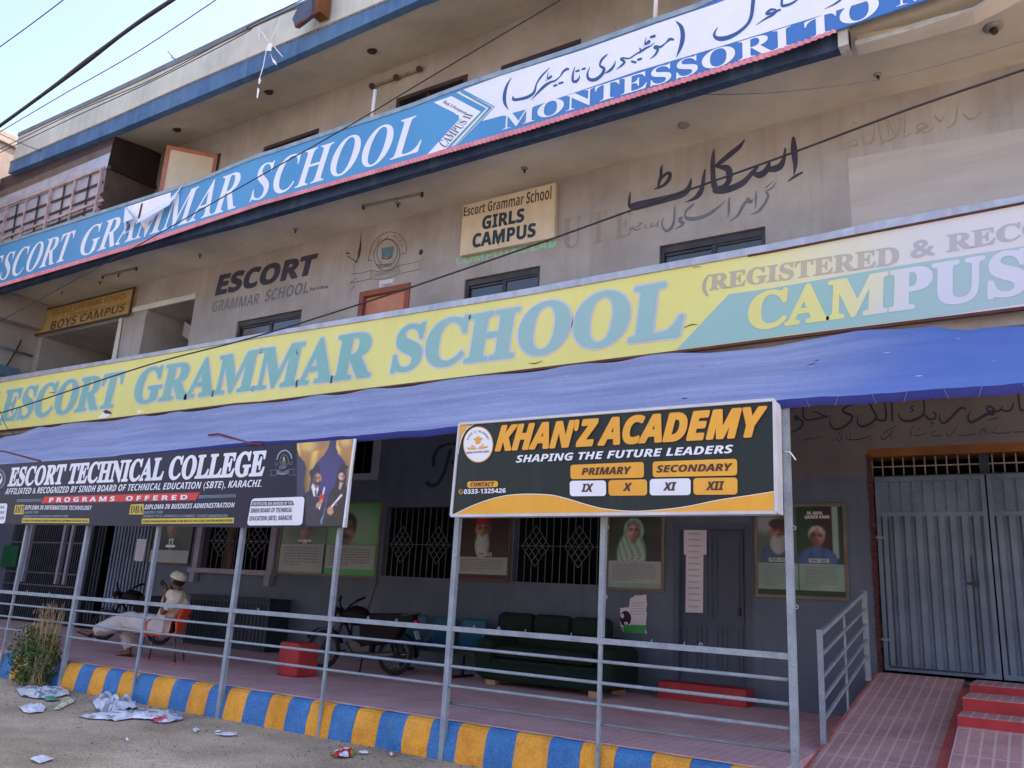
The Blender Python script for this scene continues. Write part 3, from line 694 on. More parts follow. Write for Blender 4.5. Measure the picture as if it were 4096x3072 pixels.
# paint on the first-floor wall
m = M(navytext, steeltext, ghosttext, mint, wallpatch, ghostgreen, bookblue, darktext, whitelip_m)
m.flat([P(KA, (120, 550), (1000, 395), (2300, 170), (2300, 1700), (1900, 1700), (175, 1400))], YW, 4, .0025)
WLM = tuple(m.mats); m.build('wall_patch', school); m = M(*WLM)
text(m, 0, 'ESCORT', YW, N5(1735, 760), N6(540, 460), (N5(1790, 752), N6(480, 598)), (N5(1800, 605), N6(500, 445)), 'S', .035, .12)
text(m, 1, 'GRAMMAR', YW, N5(1705, 895), N5(2085, 800), (N5(1740, 897), N5(2070, 838)), (N5(1740, 812), N5(2060, 755)), 'S', 0, .12)
text(m, 1, 'SCHOOL', YW, N6(120, 800), N6(468, 740), (N6(140, 815), N6(440, 752)), (N6(160, 722), N6(440, 662)), 'S', 0, .12)
text(m, 7, 'Regd & Recog', YW, N6(478, 728), N6(632, 690), (N6(480, 730), N6(630, 705)), (N6(485, 705), N6(630, 682)), 'BI')
m.build('wall_lettering', school); m = M(*WLM)
text(m, 3, 'COMPUTER LAB', YW, N6(1660, 500), N7(455, 350), (N6(1680, 518), N7(440, 378)), (N6(1680, 455), N7(440, 315)), 'S', .02, .1, .005)
m.build('wall_lettering', school); m = M(*WLM)
text(m, 2, 'U T', YW, N7(500, 300), N7(860, 250), (N7(560, 385), N7(800, 345)), (N7(540, 150), N7(860, 85)), 'B', 0, 0, .005)
text(m, 2, 'E', YW, N7(920, 300), N7(1060, 250), (N7(920, 320), N7(1060, 285)), (N7(920, 110), N7(1060, 80)), 'B', 0, 0, .005)
m.build('wall_lettering', school); m = M(*WLM)
ur = [[(495, 285, 6), (480, 350, 34), (478, 420, 38), (455, 500, 36), (440, 560, 20), (400, 572, 10)], [(470, 470, 18), (530, 400, 34), (580, 390, 40), (575, 450, 44), (520, 520, 36), (440, 560, 26), (398, 572, 8)],
      [(120, 605, 10), (112, 680, 28), (112, 760, 40), (160, 775, 90), (250, 755, 96), (400, 720, 88), (560, 680, 80), (700, 640, 80), (780, 590, 66), (815, 520, 40), (828, 455, 16)],
      [(990, 350, 22), (975, 440, 40), (960, 540, 50), (930, 620, 60), (870, 680, 44), (765, 725, 6)],
      [(1097, 105, 10), (1085, 200, 46), (1080, 300, 56), (1085, 420, 60), (1100, 540, 70), (1140, 590, 76)], [(1450, 0, 14), (1390, 80, 50), (1280, 170, 62), (1170, 260, 50), (1115, 300, 30)],
      [(1115, 310, 20), (1200, 320, 60), (1260, 340, 80), (1275, 420, 76), (1255, 500, 60), (1190, 545, 40), (1120, 550, 30)], [(1120, 500, 20), (1110, 560, 60)],
      [(1110, 590, 70), (1200, 590, 76), (1320, 555, 76), (1430, 500, 70), (1500, 430, 56), (1560, 360, 46), (1600, 320, 30)],
      [(1545, 380, 50), (1620, 410, 76), (1690, 370, 70), (1730, 300, 50), (1745, 250, 16)], [(1700, 340, 50), (1780, 340, 74), (1860, 310, 76), (1905, 230, 50), (1925, 105, 26)],
      [(2020, -20, 40), (2025, 100, 76), (2035, 200, 70), (2040, 300, 50), (2025, 405, 10)], [(1955, 485, 12), (2030, 430, 32), (2120, 380, 24)]]
m.flat(brush(U1, ur), YW, 0, .004)
ur2 = [[(640, 760, 10), (635, 840, 26), (630, 940, 28), (600, 1020, 34), (545, 1060, 36), (500, 1020, 26), (490, 960, 16), (510, 905, 8)],
       [(735, 905, 12), (705, 915, 44), (700, 955, 30), (735, 960, 34), (715, 1000, 26), (640, 1035, 6)],
       [(870, 735, 10), (830, 775, 26), (775, 820, 24), (760, 880, 26), (790, 915, 44), (880, 915, 46), (1000, 880, 40), (1110, 810, 30), (1225, 715, 6)],
       [(1275, 670, 14), (1268, 750, 28), (1268, 830, 28), (1255, 905, 6)],
       [(1545, 690, 10), (1520, 720, 44), (1470, 720, 36), (1420, 790, 36), (1370, 880, 26), (1268, 955, 5)], [(1480, 690, 30), (1510, 680, 20)],
       [(1590, 590, 10), (1582, 680, 28), (1580, 800, 10)],
       [(1820, 490, 8), (1770, 560, 20), (1700, 600, 18), (1725, 640, 30), (1700, 720, 30), (1650, 790, 34), (1600, 840, 30), (1515, 868, 6)], [(1780, 480, 8), (1700, 555, 18)]]
m.flat(brush(U1, ur2), YW, 1, .004)
ur3 = [[(455, 940, 4), (435, 975, 9), (445, 1000, 8), (425, 1012, 5)], [(420, 1005, 6), (395, 1000, 8), (375, 1010, 7), (355, 1025, 5)], [(400, 975, 5), (410, 985, 5)], [(370, 970, 8), (355, 1010, 8)], [(300, 985, 7), (290, 1015, 8), (310, 1020, 5)], [(262, 970, 5), (220, 995, 7), (180, 1020, 7), (160, 1045, 8), (200, 1048, 8), (240, 1025, 6)], [(150, 1000, 5), (140, 1040, 8), (115, 1060, 5)], [(125, 1010, 5), (110, 1050, 6)], [(215, 970, 5), (260, 965, 5)]]
m.flat(brush(U1, ur3), YW, 7, .004)
m.build('wall_lettering', school); m = M(*WLM)
kl = [[(100, 440, 8), (160, 400, 20), (210, 395, 26), (240, 370, 24), (200, 320, 14), (150, 350, 16), (95, 375, 8)], [(300, 250, 12), (310, 340, 20), (330, 370, 24), (390, 365, 26), (430, 300, 20), (435, 150, 12)], [(185, 110, 16), (200, 135, 16), (240, 120, 12)], [(520, 400, 10), (560, 340, 16), (620, 330, 20), (700, 280, 20), (740, 180, 16), (745, 60, 12)], [(480, 60, 14), (500, 250, 20), (540, 370, 14)], [(600, 80, 8), (640, 200, 18), (690, 270, 18)], [(800, 40, 12), (800, 150, 18), (790, 290, 12)], [(780, 300, 8), (870, 250, 16)], [(930, 250, 20), (1000, 200, 40), (1060, 160, 34), (1000, 130, 24), (940, 180, 22), (1040, 240, 16), (1150, 170, 10)], [(1150, 40, 20), (1220, 110, 24), (1260, 50, 16)], [(1290, 190, 10), (1380, 140, 18), (1410, 40, 16), (1420, -80, 10)], [(1500, 20, 24), (1560, 80, 26), (1640, 60, 22), (1700, -20, 18)], [(1780, 60, 18), (1850, 40, 22), (1880, -100, 14)], [(1980, 20, 18), (2060, 0, 22), (2080, -160, 14)], [(620, 300, 8), (560, -30, 10)]]
m.flat(brush(KA, kl), YW, 5, .004)
m.build('wall_calligraphy', school); m = M(*WLM)
em = ring(EM, 930, 770, 285, 350, 12, .17) + ring(EM, 935, 720, 225, 290, 12, .17) + brush(EM, [[(515, 905, 10), (560, 690, 12), (640, 500, 12), (780, 350, 12), (960, 270, 12), (1130, 290, 12), (1280, 400, 12), (1360, 560, 12), (1350, 735, 10)], [(515, 905, 12), (620, 885, 10)], [(1350, 735, 10), (1240, 755, 12)], [(700, 520, 10), (760, 440, 14), (800, 400, 6)], [(880, 400, 8), (930, 410, 12), (960, 340, 8)], [(1050, 380, 8), (1100, 350, 12), (1160, 420, 8)], [(1180, 460, 8), (1250, 460, 10)], [(1230, 540, 8), (1290, 575, 12)], [(590, 690, 8), (640, 705, 8)]])
em += brush(EM, [[(120, 1395, 10), (260, 1275, 8), (145, 1195, 10), (380, 1175, 10), (600, 1110, 10)], [(120, 1395, 12), (350, 1355, 10), (575, 1300, 10)], [(600, 1110, 8), (720, 1145, 10), (860, 1150, 10), (1040, 1105, 10), (1190, 1015, 10)], [(575, 1300, 8), (720, 1315, 10), (880, 1305, 10), (1060, 1250, 10), (1205, 1180, 10)], [(600, 1110, 8), (575, 1300, 8)], [(1190, 1005, 8), (1205, 1180, 8)], [(1190, 1005, 10), (1400, 970, 9), (1580, 930, 9), (1745, 860, 12), (1630, 990, 8), (1715, 1075, 12), (1480, 1130, 10), (1215, 1185, 10)]], sm=False)
em += brush(EM, [[(40, 735, 40), (100, 740, 30)], [(60, 800, 24), (150, 860, 18), (270, 930, 32)], [(360, 250, 8), (350, 400, 14), (345, 560, 40), (320, 720, 60), (285, 860, 30), (210, 1000, 8), (205, 1180, 6)], [(205, 1400, 6), (200, 1480, 10), (110, 1570, 6)]])
m.flat(em, YW, 7, .005)
m.flat([disc(EM, 1680, 715, 34, 38)], YW, 7, .005)
textq(m, 7, 'ESCORT', YW, P(EM, (700, 985), (1050, 960), (1030, 1030), (740, 1060)), 'S', 0, .006)
textq(m, 2, 'GRAMMAR SCHOOL', YW, P(EM, (630, 1185), (1160, 1085), (1165, 1150), (635, 1260)), 'S', 0, .006)
m.flat([P(EM, (810, 620), (940, 600), (950, 830), (870, 825), (820, 880)), P(EM, (940, 600), (1095, 585), (1045, 830), (950, 850))], YW, 6, .006)
m.flat([P(EM, (820, 885), (860, 835), (935, 858), (1040, 820), (1030, 845), (935, 880), (860, 862))], YW, 0, .008)
m.build('painted_crest', school)

# ---- balconies: slabs, parapets, lips and ribbed trims
lip_b = lineX(P(N5, (0, 740), (1100, 405)) + P(N6, (0, 165), (570, 0)) + P(N3, (0, 1190), (1100, 870), (2212, 540)) + P(N4, (790, 370)), YF)
pink_b = lineX(P(N5, (0, 700), (1100, 378)) + P(N2, (80, 1655), (2212, 1058)) + P(N3, (1100, 780), (2212, 445)) + P(N4, (740, 245)), YF)
pink_t = lineX(P(N5, (0, 672), (1100, 345)) + P(N2, (80, 1628), (2212, 1020)) + P(N3, (1100, 745), (2212, 405)) + P(N4, (740, 225)), YF)
xe = at(N4(790, 240), YF).x
XS = [XL + .2 + (xe - XL - .2) * i / 40 for i in range(41)]
m = M(soffit_m)
m.box(XL, XR, 2.98, YW + .2, 9.0, 9.2); m.box(XL, XR, 2.98, YW + .2, 4.72, 4.95)
m.build('balcony_slab', school)
m = M(navylip_m, whitelip_m)
for a, b in zip(XS, XS[1:]):
    m.hexa([(a, YF, pink_b(a)), (b, YF, pink_b(b)), (b, YF, lip_b(b)), (a, YF, lip_b(a))], [(a, 3.0, pink_b(a)), (b, 3.0, pink_b(b)), (b, 3.0, lip_b(b)), (a, 3.0, lip_b(a))], 1 if a > -2.05 else 0)
m.box(xe - .12, xe, YF - .07, 3.02, lip_b(xe) - .02, pink_t(xe) + .03, 1)
m.build('balcony_lip', school)
m = M(pink_m)
N = 260; x0, x1 = XL + .2, xe - .12; YT = 2.69
pb2 = lineX(P(N5, (0, 702), (1100, 380)) + P(N2, (80, 1657), (2212, 1062)) + P(N3, (1100, 784), (2212, 448)) + P(N4, (740, 248)), YT)
pt2 = lineX(P(N5, (0, 668), (1100, 340)) + P(N2, (80, 1622), (2212, 1014)) + P(N3, (1100, 738), (2212, 398)) + P(N4, (740, 218)), YT)
for i in range(N):
    a = x0 + (x1 - x0) * i / N; b = x0 + (x1 - x0) * (i + 1) / N; c = (a + b) / 2
    for u, v, yo, yo2 in ((a, c, 0, .03), (c, b, .03, 0)):
        q = [(u, YT - yo, pb2(u)), (v, YT - yo2, pb2(v)), (v, YT - yo2, pb2(v) * .45 + pt2(v) * .55 + yo2 * .8), (u, YT - yo, pb2(u) * .45 + pt2(u) * .55 + yo * .8)]
        m.face(q); m.face([q[3], q[2], (v, YT + .02, pt2(v)), (u, YT + .02, pt2(u))]); m.face([(u, YF, pink_b(u)), (v, YF, pink_b(v)), q[1], q[0]])
m.build('ribbed_trim', school)
# continued plain slab edge at the far right, curving outwards
m = M(whitelip_m, soffit_m)
ce = [(845, 358, 240), (1250, 255, 165), (1500, 185, 100), (1800, 95, 40), (2030, -20, -60), (2200, -120, -180)]
pts = [(at(N4(x, y), 2.95), at(N4(x, y2), 2.95)) for x, y, y2 in ce]
yy = [0.02, 0.0, -.02, -.05, -.1, -.15]
for (p, q), (p2, q2), a_, b_ in zip(pts, pts[1:], yy, yy[1:]):
    for s0, s1, mi in ((0, .35, 0), (.35, 1.0, 1)):
        l0, l1 = p.lerp(q, s0), p.lerp(q, s1); r0, r1 = p2.lerp(q2, s0), p2.lerp(q2, s1); o0 = 0 if mi == 0 else .1; o1 = 0 if mi == 0 else .1
        m.face([(l0.x, 2.95 + a_ + o0, l0.z), (r0.x, 2.95 + b_ + o0, r0.z), (r1.x, 2.95 + b_ + o1, r1.z), (l1.x, 2.95 + a_ + o1, l1.z)], mi)
    l1, r1 = p.lerp(q, .35), p2.lerp(q2, .35); m.face([(l1.x, 2.95 + a_, l1.z), (r1.x, 2.95 + b_, r1.z), (r1.x, 3.05 + b_, r1.z), (l1.x, 3.05 + a_, l1.z)], 0)
    m.face([(p.x, 2.95 + a_, p.z), (p2.x, 2.95 + b_, p2.z), (p2.x, 3.2, p2.z), (p.x, 3.2, p.z)], 1)
m.build('curved_slab_edge', school)
m = M(wall_beige); m.box(XL, XR, 2.92, 3.0, 4.72, 5.85); m.box(XL, XR, 2.92, 3.0, 9.15, 10.0); m.build('parapet', school)
m = M(wall_beige, wall_upper); m.box(XL - .15, XL, -1.5, YW + 3, 4.6, 9.3); m.box(XL, -23.6, YW - 1.9, YW, 8.25, 8.98, 0); m.build('end_wall', school)

# ---- second floor and roof
rs = lineX(P(N1, (0, 1432), (930, 1068), (1500, 832), (2212, 535)) + P(N2, (1400, 0), (2212, -270)), YF)
rb = lineX(P(N1, (0, 1345), (900, 960), (1500, 692), (2212, 388)) + P(N2, (1130, 0), (2212, -370)), YF)
rc = lineX(P(N1, (165, 1092), (1000, 712), (1500, 482), (2212, 140)) + P(N2, (470, 35), (1300, -300)), YF)
rt = lineX(P(N1, (165, 1066), (1000, 680), (1500, 440), (2212, 100)) + P(N2, (470, 0), (1300, -340)), YF)
wt = lineX(P(N1, (1300, 1232)) + P(N2, (0, 968), (1000, 610), (2212, 148)) + P(N3, (470, 0)), YW)
xl = at(N1(130, 1180), YF).x
XS = [xl + (XR - xl) * i / 36 for i in range(37)]
m = M(soffit_m)
for a, b in zip(XS, XS[1:]):
    k0 = lambda x: (x, YF + .1, rs(x) + .02); k1 = lambda x: (x, YW + .05, wt(x) + .02)
    n = 1
    m.face([k1(a), k1(b), k0(b), k0(a)], 0)
m.build('roof_soffit', school)
m = M(blueband_m, lampgrey, fascia_m, coping_m)
def strip(f0, f1, y, mi, th=.12, xs=XS):
    for a, b in zip(xs, xs[1:]):
        m.face([(a, y, f0(a)), (b, y, f0(b)), (b, y, f1(b)), (a, y, f1(a))], mi); m.face([(a, y + th, f0(a)), (b, y + th, f0(b)), (b, y, f0(b)), (a, y, f0(a))], mi); m.face([(a, y, f1(a)), (b, y, f1(b)), (b, y + th, f1(b)), (a, y + th, f1(a))], mi)
    a = xs[0]; m.face([(a, y + th, f0(a)), (a, y, f0(a)), (a, y, f1(a)), (a, y + th, f1(a))], mi)
strip(rs, lambda x: rb(x) - .05, YF - .05, 0, .17)
strip(lambda x: rb(x) + .0, rc, YF, 2, .18); strip(rc, rt, YF - .03, 3, .24)
N = 300
for i in range(N):
    a = xl + (-5 - xl) * i / N; b = xl + (-5 - xl) * (i + 1) / N; c = (a + b) / 2
    for u, v, y0, y1 in ((a, c, 0, .05), (c, b, .05, 0)):
        m.face([(u, YF - .09 + y0, rb(u) - .06), (v, YF - .09 + y1, rb(v) - .06), (v, YF - .02, rb(v) + .04), (u, YF - .02, rb(u) + .04)], 1)
        m.face([(u, YF, rb(u) - .06), (v, YF, rb(v) - .06), (v, YF - .09 + y1, rb(v) - .06), (u, YF - .09 + y0, rb(u) - .06)], 1)
m.build('roof_fascia', school)
m = M(coping_m); m.box(xl, XR, YF + .2, 12, 13.3, 13.5); m.box(XL, XR, 12.0, 12.2, 0, 13.6); m.box(XR, XR + .2, 4.75, 12.2, 0, 13.6); m.box(XL - .2, XL, 4.75, 12.2, 0, 13.6); m.build('roof', school)
SW = [(P(N2, (118, 1180), (555, 1032)), ), ]
SH = [(-15.2, -13.42, 10.3, 11.84, .14), (-11.02, -9.2, 10.3, 11.9, .14), (-8.3, -6.58, 10.3, 11.8, .14), (-18.3, -16.93, 10.0, 12.12, .14)]
m = M(wall_upper); wall(m, XL, XR, 9.2, 13.2, YW, SH); m.build('second_floor_wall', school)
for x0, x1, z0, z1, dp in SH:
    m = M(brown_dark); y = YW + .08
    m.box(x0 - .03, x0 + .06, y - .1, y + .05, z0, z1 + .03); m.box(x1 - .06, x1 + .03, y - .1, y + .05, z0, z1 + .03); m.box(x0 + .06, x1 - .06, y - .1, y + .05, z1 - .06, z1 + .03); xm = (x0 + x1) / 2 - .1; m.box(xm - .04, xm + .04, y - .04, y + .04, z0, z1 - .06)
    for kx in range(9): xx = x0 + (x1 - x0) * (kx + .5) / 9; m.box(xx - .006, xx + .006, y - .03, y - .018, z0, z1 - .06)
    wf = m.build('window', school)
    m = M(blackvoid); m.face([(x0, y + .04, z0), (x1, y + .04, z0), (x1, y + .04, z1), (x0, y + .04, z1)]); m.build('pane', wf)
# open shutter at the left
m = M(shutterm, soffit_m)
hx, hz0, hz1 = -16.98, 10.3, 12.1
A = Vector((-16.98, YW - .02, 0)); Bv = Vector((-17.75, YW - .95, 0))
dv = (Bv - A).normalized(); nv = Vector((dv.y, -dv.x, 0))
def sh(u0, u1, z0, z1, mi, t=.03):
    p, q = A + dv * u0, A + dv * u1; o = nv * t
    m.hexa([(p.x - o.x, p.y - o.y, z1), (q.x - o.x, q.y - o.y, z1), (q.x - o.x, q.y - o.y, z0), (p.x - o.x, p.y - o.y, z0)], [(p.x + o.x, p.y + o.y, z1), (q.x + o.x, q.y + o.y, z1), (q.x + o.x, q.y + o.y, z0), (p.x + o.x, p.y + o.y, z0)], mi)
sh(0, .09, hz0, hz1, 0); sh(1.12, 1.22, hz0, hz1, 0); sh(.09, 1.12, hz1 - .1, hz1, 0); sh(.09, 1.12, hz0, hz1 - .1, 1, .015)
m.build('open_shutter', school)
# enclosed corner of the balcony
eb = [N1(0, 1440), N1(930, 1076)]
m = M(brown_dark, brown_mid, lilacglass, pinkframe)
fy = YF + .12
def eq(*pts, Y=fy): return [tuple(at(N1(x, y), Y)) for x, y in pts]
m.face(eq((-250, 1540), (930, 1070), (905, 1165), (-250, 1640)))
m.face(eq((-250, 1640), (905, 1165), (890, 1225), (-250, 1700)), 1)
m.face(eq((-250, 1700), (890, 1225), (860, 1352), (-250, 1800)), 2)
fr = at(N1(930, 1070), fy); br_ = at(N1(1298, 1240), YW); fm = at(N1(852, 1352), fy); bm = at(N1(1265, 1440), YW)
f0 = Vector((fr.x, fy, fr.z)); f1 = Vector((fr.x - .02, fy, fm.z)); f2 = Vector((fr.x - .03, fy, 9.2)); b0 = Vector((br_.x, YW, br_.z)); b1 = Vector((br_.x, YW, at(N1(1225, 1520), YW).z)); b2 = Vector((br_.x, YW, 9.2))
m.face([f0, f1, b1, b0][::-1], 0); m.face([f1, f2, b2, b1][::-1], 1)
m.bar(f1 + Vector((.03, 0, 0)), b1 + Vector((.03, 0, 0)), .08, .08, 0)
m.build('balcony_enclosure', school)
m = M(pinkframe)
mm = M(lilacglass)
mm.face([tuple(at(N1(x, y), fy + .03)) for x, y in ((-250, 1780), (860, 1340), (770, 1900), (-250, 2400))])
def fl(x0, y0, x1, y1, wd=.05): m.bar(at(N1(x0, y0), fy), at(N1(x1, y1), fy), .06, wd, 0, (0, 1, 0))
fl(-200, 1755, 850, 1350, .08); fl(835, 1360, 770, 1750, .15); fl(425, 1525, 355, 1930, .15); fl(70, 1665, 0, 2020, .12); fl(610, 1445, 545, 1850, .06); fl(220, 1605, 155, 1960, .06); fl(-150, 1985, 830, 1610, .05)
m3 = m; m = M(brown_dark)
for xx, yy in ((725, 1400), (520, 1490), (315, 1570), (140, 1640)): fl(xx, yy, xx - 62, yy + 380, .013)
for o_ in (0, 92, 184, 276): fl(-150, 1845 + o_, 830, 1465 + o_, .013)
m4 = m; m = m3
wf = m.build('window', school); mm.build('pane', wf); m4.build('glazing_bar', wf)
m = M(bookblue); m.box(-24.3, -23.9, YW - 1.0, YW - .4, 6.75, 7.05); m.tube([(-23.9, 3.2, 7.55), (-23.9, 4.6, 7.5)], .03); m.build('wall_fixture', school)

# neighbouring building at the left end
nb = thing('neighbour_building', 'pinkish plastered neighbouring building at the far left edge', 'building', (-28, 5, 0))
m = M(neigh_m); zt = at(N1(80, 1040), 2.8)
m.box(-34, -24.35, -3.0, 14, -0.1, 13.45); m.build('wall', nb)
m = M(neigh_m); m.box(-34, -24.25, -3.1, 14.1, 13.45, 13.8); m.build('cornice', nb, .02)

# ================================================================ SIGNS
# blue signboard on the upper balcony
YB = 2.72
bs_ = thing('blue_signboard', 'long blue school signboard with white letters and a torn corner, on the upper balcony', 'signboard', (-12, YB, 9.1))
TOPB = P(N5, (0, 372)) + P(N1, (1590, 1475), (2212, 1230)) + P(N2, (0, 1292), (660, 1075), (1270, 880), (1700, 712), (2212, 545)) + P(N3, (660, 395), (1250, 185), (1740, 20)) + P(N4, (-40, -120), (700, -400))
bt = lineX(TOPB, YB)
BOTB = P(N5, (0, 672), (1100, 345)) + P(N2, (80, 1628), (2212, 1020)) + P(N3, (1100, 745), (2212, 405)) + P(N4, (740, 225), (1410, 0), (2000, -210))
bb = lineX(BOTB, YB)
x0 = at(N5(-700, 900), YB).x; x1 = at(N4(2300, -200), YB).x
XS = [x0 + (x1 - x0) * i / 48 for i in range(49)]
tl_, tr_ = at(N5(1010, 70), YB).x, at(N1(1580, 1470), YB).x
def prism(m, f0, f1, y0, y1, xs, mi=0):
    for a, b in zip(xs, xs[1:]):
        m.hexa([(a, y0, f1(a)), (b, y0, f1(b)), (b, y0, f0(b)), (a, y0, f0(a))], [(a, y1, f1(a)), (b, y1, f1(b)), (b, y1, f0(b)), (a, y1, f0(a))], mi)
m = M(bluesign, rustline); prism(m, bb, bt, YB, YB + .03, XS); m.build('panel', bs_)
m = M(signframe)
prism(m, bt, lambda x: bt(x) + .085, YB - .02, YB + .1, XS); m.build('frame', bs_)
m = M(white_print, creamline, urdu_blue, greyprint, bluesign)
text(m, 0, 'ESCORT', YB, N5(-125, 690), N5(612, 240), (N5(20, 640), N5(500, 492)), (N5(60, 432), N5(560, 258)), 'BI')
text(m, 0, 'GRAMMAR', YB, N5(638, 440), N1(1938, 1420), (N5(730, 428), N5(1910, 58)), (N5(790, 196), N1(1880, 1392)), 'BI')
text(m, 0, 'SCHOOL', YB, N2(0, 1600), N2(1378, 1180), (N2(40, 1610), N2(1190, 1270)), (N2(130, 1318), N2(1290, 945)), 'BI')
m.flat([P(N2, (1480, 825), (1622, 774), (1858, 900), (1660, 925), (1650, 912))], YB, 0, .004)
m.flat([P(N2, (1480, 825), (1622, 774), (1858, 900), (1580, 1195), (1425, 1245), (1684, 962), (1680, 930), (1655, 912))], YB, 0, .0045)
m.flat([P(N2, (1660, 745), (1695, 735), (1700, 748), (1922, 870), (1648, 1172), (1616, 1182), (1900, 872))], YB, 1, .004)
m.flat([P(N2, (1705, 730), (1715, 737), (1962, 862), (1668, 1164), (1660, 1168), (1952, 864))], YB, 0, .004)
wp = [N2(1716, 722), N2(1972, 858), N2(1866, 976), N2(2212, 883), N3(1100, 575), NA(350, 428), NA(1420, 98), NA(2212, -150), NA(2212, -600), NA(600, -60), N3(1740, 30), N3(1250, 195), N3(660, 405), N3(0, 612)]
m.flat([wp], YB, 0, .004)
textq(m, 3, 'CAMPUS II', YB, P(N2, (1515, 1150), (1742, 912), (1800, 925), (1570, 1195)), 'B', 0, .008)
textq(m, 3, '(Regd. & Recognized)', YB, P(N2, (1568, 806), (1748, 905), (1738, 925), (1552, 828)), 'B', 0, .008)
def haloed(body, bl, br, base, top, st, e=0.0):
    text(m, 0, body, YB, bl, br, base, top, st, e, 0, .008)
haloed('MONTESSORI', N3(20, 1048), NA(1030, 400), (N3(60, 1036), NA(900, 442)), (N3(250, 862), NA(960, 250)), 'B')
haloed('TO', NA(1145, 205), NA(1805, 40), (NA(1230, 332), NA(1500, 234)), (NA(1150, 200), NA(1600, 15)), 'B')
haloed('MATRIC', NA(1960, 60), NA(3800, -600), (NA(1980, 58), NA(2212, -10)), (NA(1950, -75), NA(2212, -150)), 'B')
uu = [[(135, 735, 6), (80, 830, 28), (55, 940, 40), (60, 1030, 34), (100, 1105, 6)], [(2055, 80, 14), (2110, 140, 44), (2130, 240, 52), (2110, 360, 44), (2055, 495, 6)],
      [(155, 950, 10), (160, 985, 36), (220, 985, 34), (330, 955, 36), (400, 900, 28), (430, 800, 16), (490, 710, 22), (580, 618, 6)], [(365, 995, 4), (440, 910, 22), (520, 830, 34), (590, 785, 26), (640, 770, 22), (700, 720, 14), (740, 660, 26), (790, 630, 30), (800, 640, 12)], [(565, 675, 6), (555, 740, 16), (600, 715, 20), (580, 745, 10), (530, 765, 6)], [(630, 828, 24), (660, 818, 26)], [(690, 800, 24), (730, 788, 26)],
      [(875, 608, 6), (852, 690, 22), (852, 770, 32), (890, 775, 34), (925, 735, 16), (925, 700, 4)], [(890, 660, 22), (920, 648, 26)], [(960, 635, 22), (990, 625, 26)],
      [(1048, 610, 6), (1020, 690, 22), (1040, 750, 38), (1110, 755, 42), (1185, 700, 36), (1215, 630, 34), (1180, 605, 30), (1165, 580, 20), (1190, 520, 26), (1250, 462, 14)], [(1345, 535, 6), (1330, 590, 22), (1280, 650, 30), (1215, 685, 4)],
      [(1352, 640, 4), (1420, 590, 24), (1450, 550, 28), (1415, 520, 34), (1440, 505, 24), (1500, 510, 16), (1540, 490, 16), (1600, 450, 18), (1640, 430, 26), (1630, 390, 16)], [(1540, 545, 28), (1580, 555, 28)], [(1610, 525, 28), (1645, 512, 28)], [(1640, 430, 26), (1700, 390, 26), (1760, 360, 14), (1800, 325, 6)], [(1705, 265, 6), (1690, 340, 18), (1740, 305, 24), (1735, 335, 12), (1670, 360, 6)], [(1760, 262, 30), (1800, 248, 34)],
      [(1745, 518, 4), (1810, 465, 24), (1840, 400, 30), (1805, 385, 34), (1820, 365, 24), (1870, 375, 26), (1930, 330, 16), (1980, 285, 34), (2020, 290, 24)]]
m.flat(brush(U2, uu), YB, 2, .008)
ul = [[(695, -20, 34), (688, 60, 34), (675, 150, 30), (640, 220, 26), (560, 290, 30), (470, 335, 40), (390, 345, 40), (350, 320, 26), (355, 285, 16), (380, 243, 4)], [(718, 225, 4), (800, 170, 16), (870, 130, 24), (895, 95, 20), (850, 88, 22), (810, 125, 24), (860, 118, 20), (930, 90, 20)], [(950, -20, 20), (945, 40, 22), (960, 55, 26), (1030, 35, 22), (1090, -5, 14)], [(1325, 82, 4), (1420, 35, 16), (1480, -10, 18)]]
m.flat(brush(NA, ul), YB, 2, .008)
m.build('lettering', bs_)
m = M(plasticw, rustline, white_print)      # torn corner: bare backing, flaps of print hanging down
m.flat([P(N5, (1012, 60), (1375, -60), (1380, 0), (1160, 230), (1120, 160), (1060, 210), (1015, 150))], YB, 0, .010)
for q in (((1140, 30), (1155, 30), (1128, 150), (1112, 150)),): m.flat([P(N5, *q)], YB, 1, .016)
def flap(pts, off):
    p = [at(N5(x, y), YB) for x, y in pts]
    m.face([(v.x, YB - .02 - o, v.z) for v, o in zip(p, off)], 2); m.face([(v.x, YB - .024 - o, v.z) for v, o in zip(p, off)][::-1], 2)
flap(((1015, 55), (1085, 130), (1130, 175), (1065, 215), (1020, 160)), (0, .1, .16, .2, .02)); flap(((1010, 60), (1025, 60), (1055, 215), (1018, 300)), (0, .04, .1, .03))
flap(((1575 - 90, -130), (1390, 10), (1190, 140), (1165, 232), (1215, 210), (1400, 60)), (0, .05, .12, .22, .24, .1)); flap(((1160, 232), (1130, 175), (1190, 140)), (.2, .05, .12))
m.build('torn_print', bs_)

# yellow signboard on the lower balcony
YY = 2.76
ys = thing('yellow_signboard', 'very long faded yellow school signboard with teal letters above the blue awning', 'signboard', (-10, YY, 4.9))
yt = lineX(P(N5, (0, 1470), (2212, 1090)) + P(N6, (1100, 950), (2212, 772)) + P(N7, (1100, 610), (2212, 412)) + P(N8, (1100, 238), (2204, 25)), YY)
yf = lineX(P(N5, (0, 1432), (910, 1285), (2212, 1058)) + P(N6, (1100, 905), (2212, 722)) + P(N7, (1100, 555), (2212, 352)) + P(N8, (480, 300), (1100, 165), (2204, -32)), YY)
yb = lineX(P(B16, (0, 266), (1100, 147), (2212, 25)) + P(N6, (0, 1620), (1100, 1495), (2212, 1362)) + P(N7, (1410, 1213)) + P(N8, (400, 1080), (1500, 945), (2204, 855)), YY)
def onward(f, X, k): return lambda x: f(x) if x <= X else f(X) + (x - X) * k
xe_ = at(N8(2204, 300), YY).x; k_ = 0.075
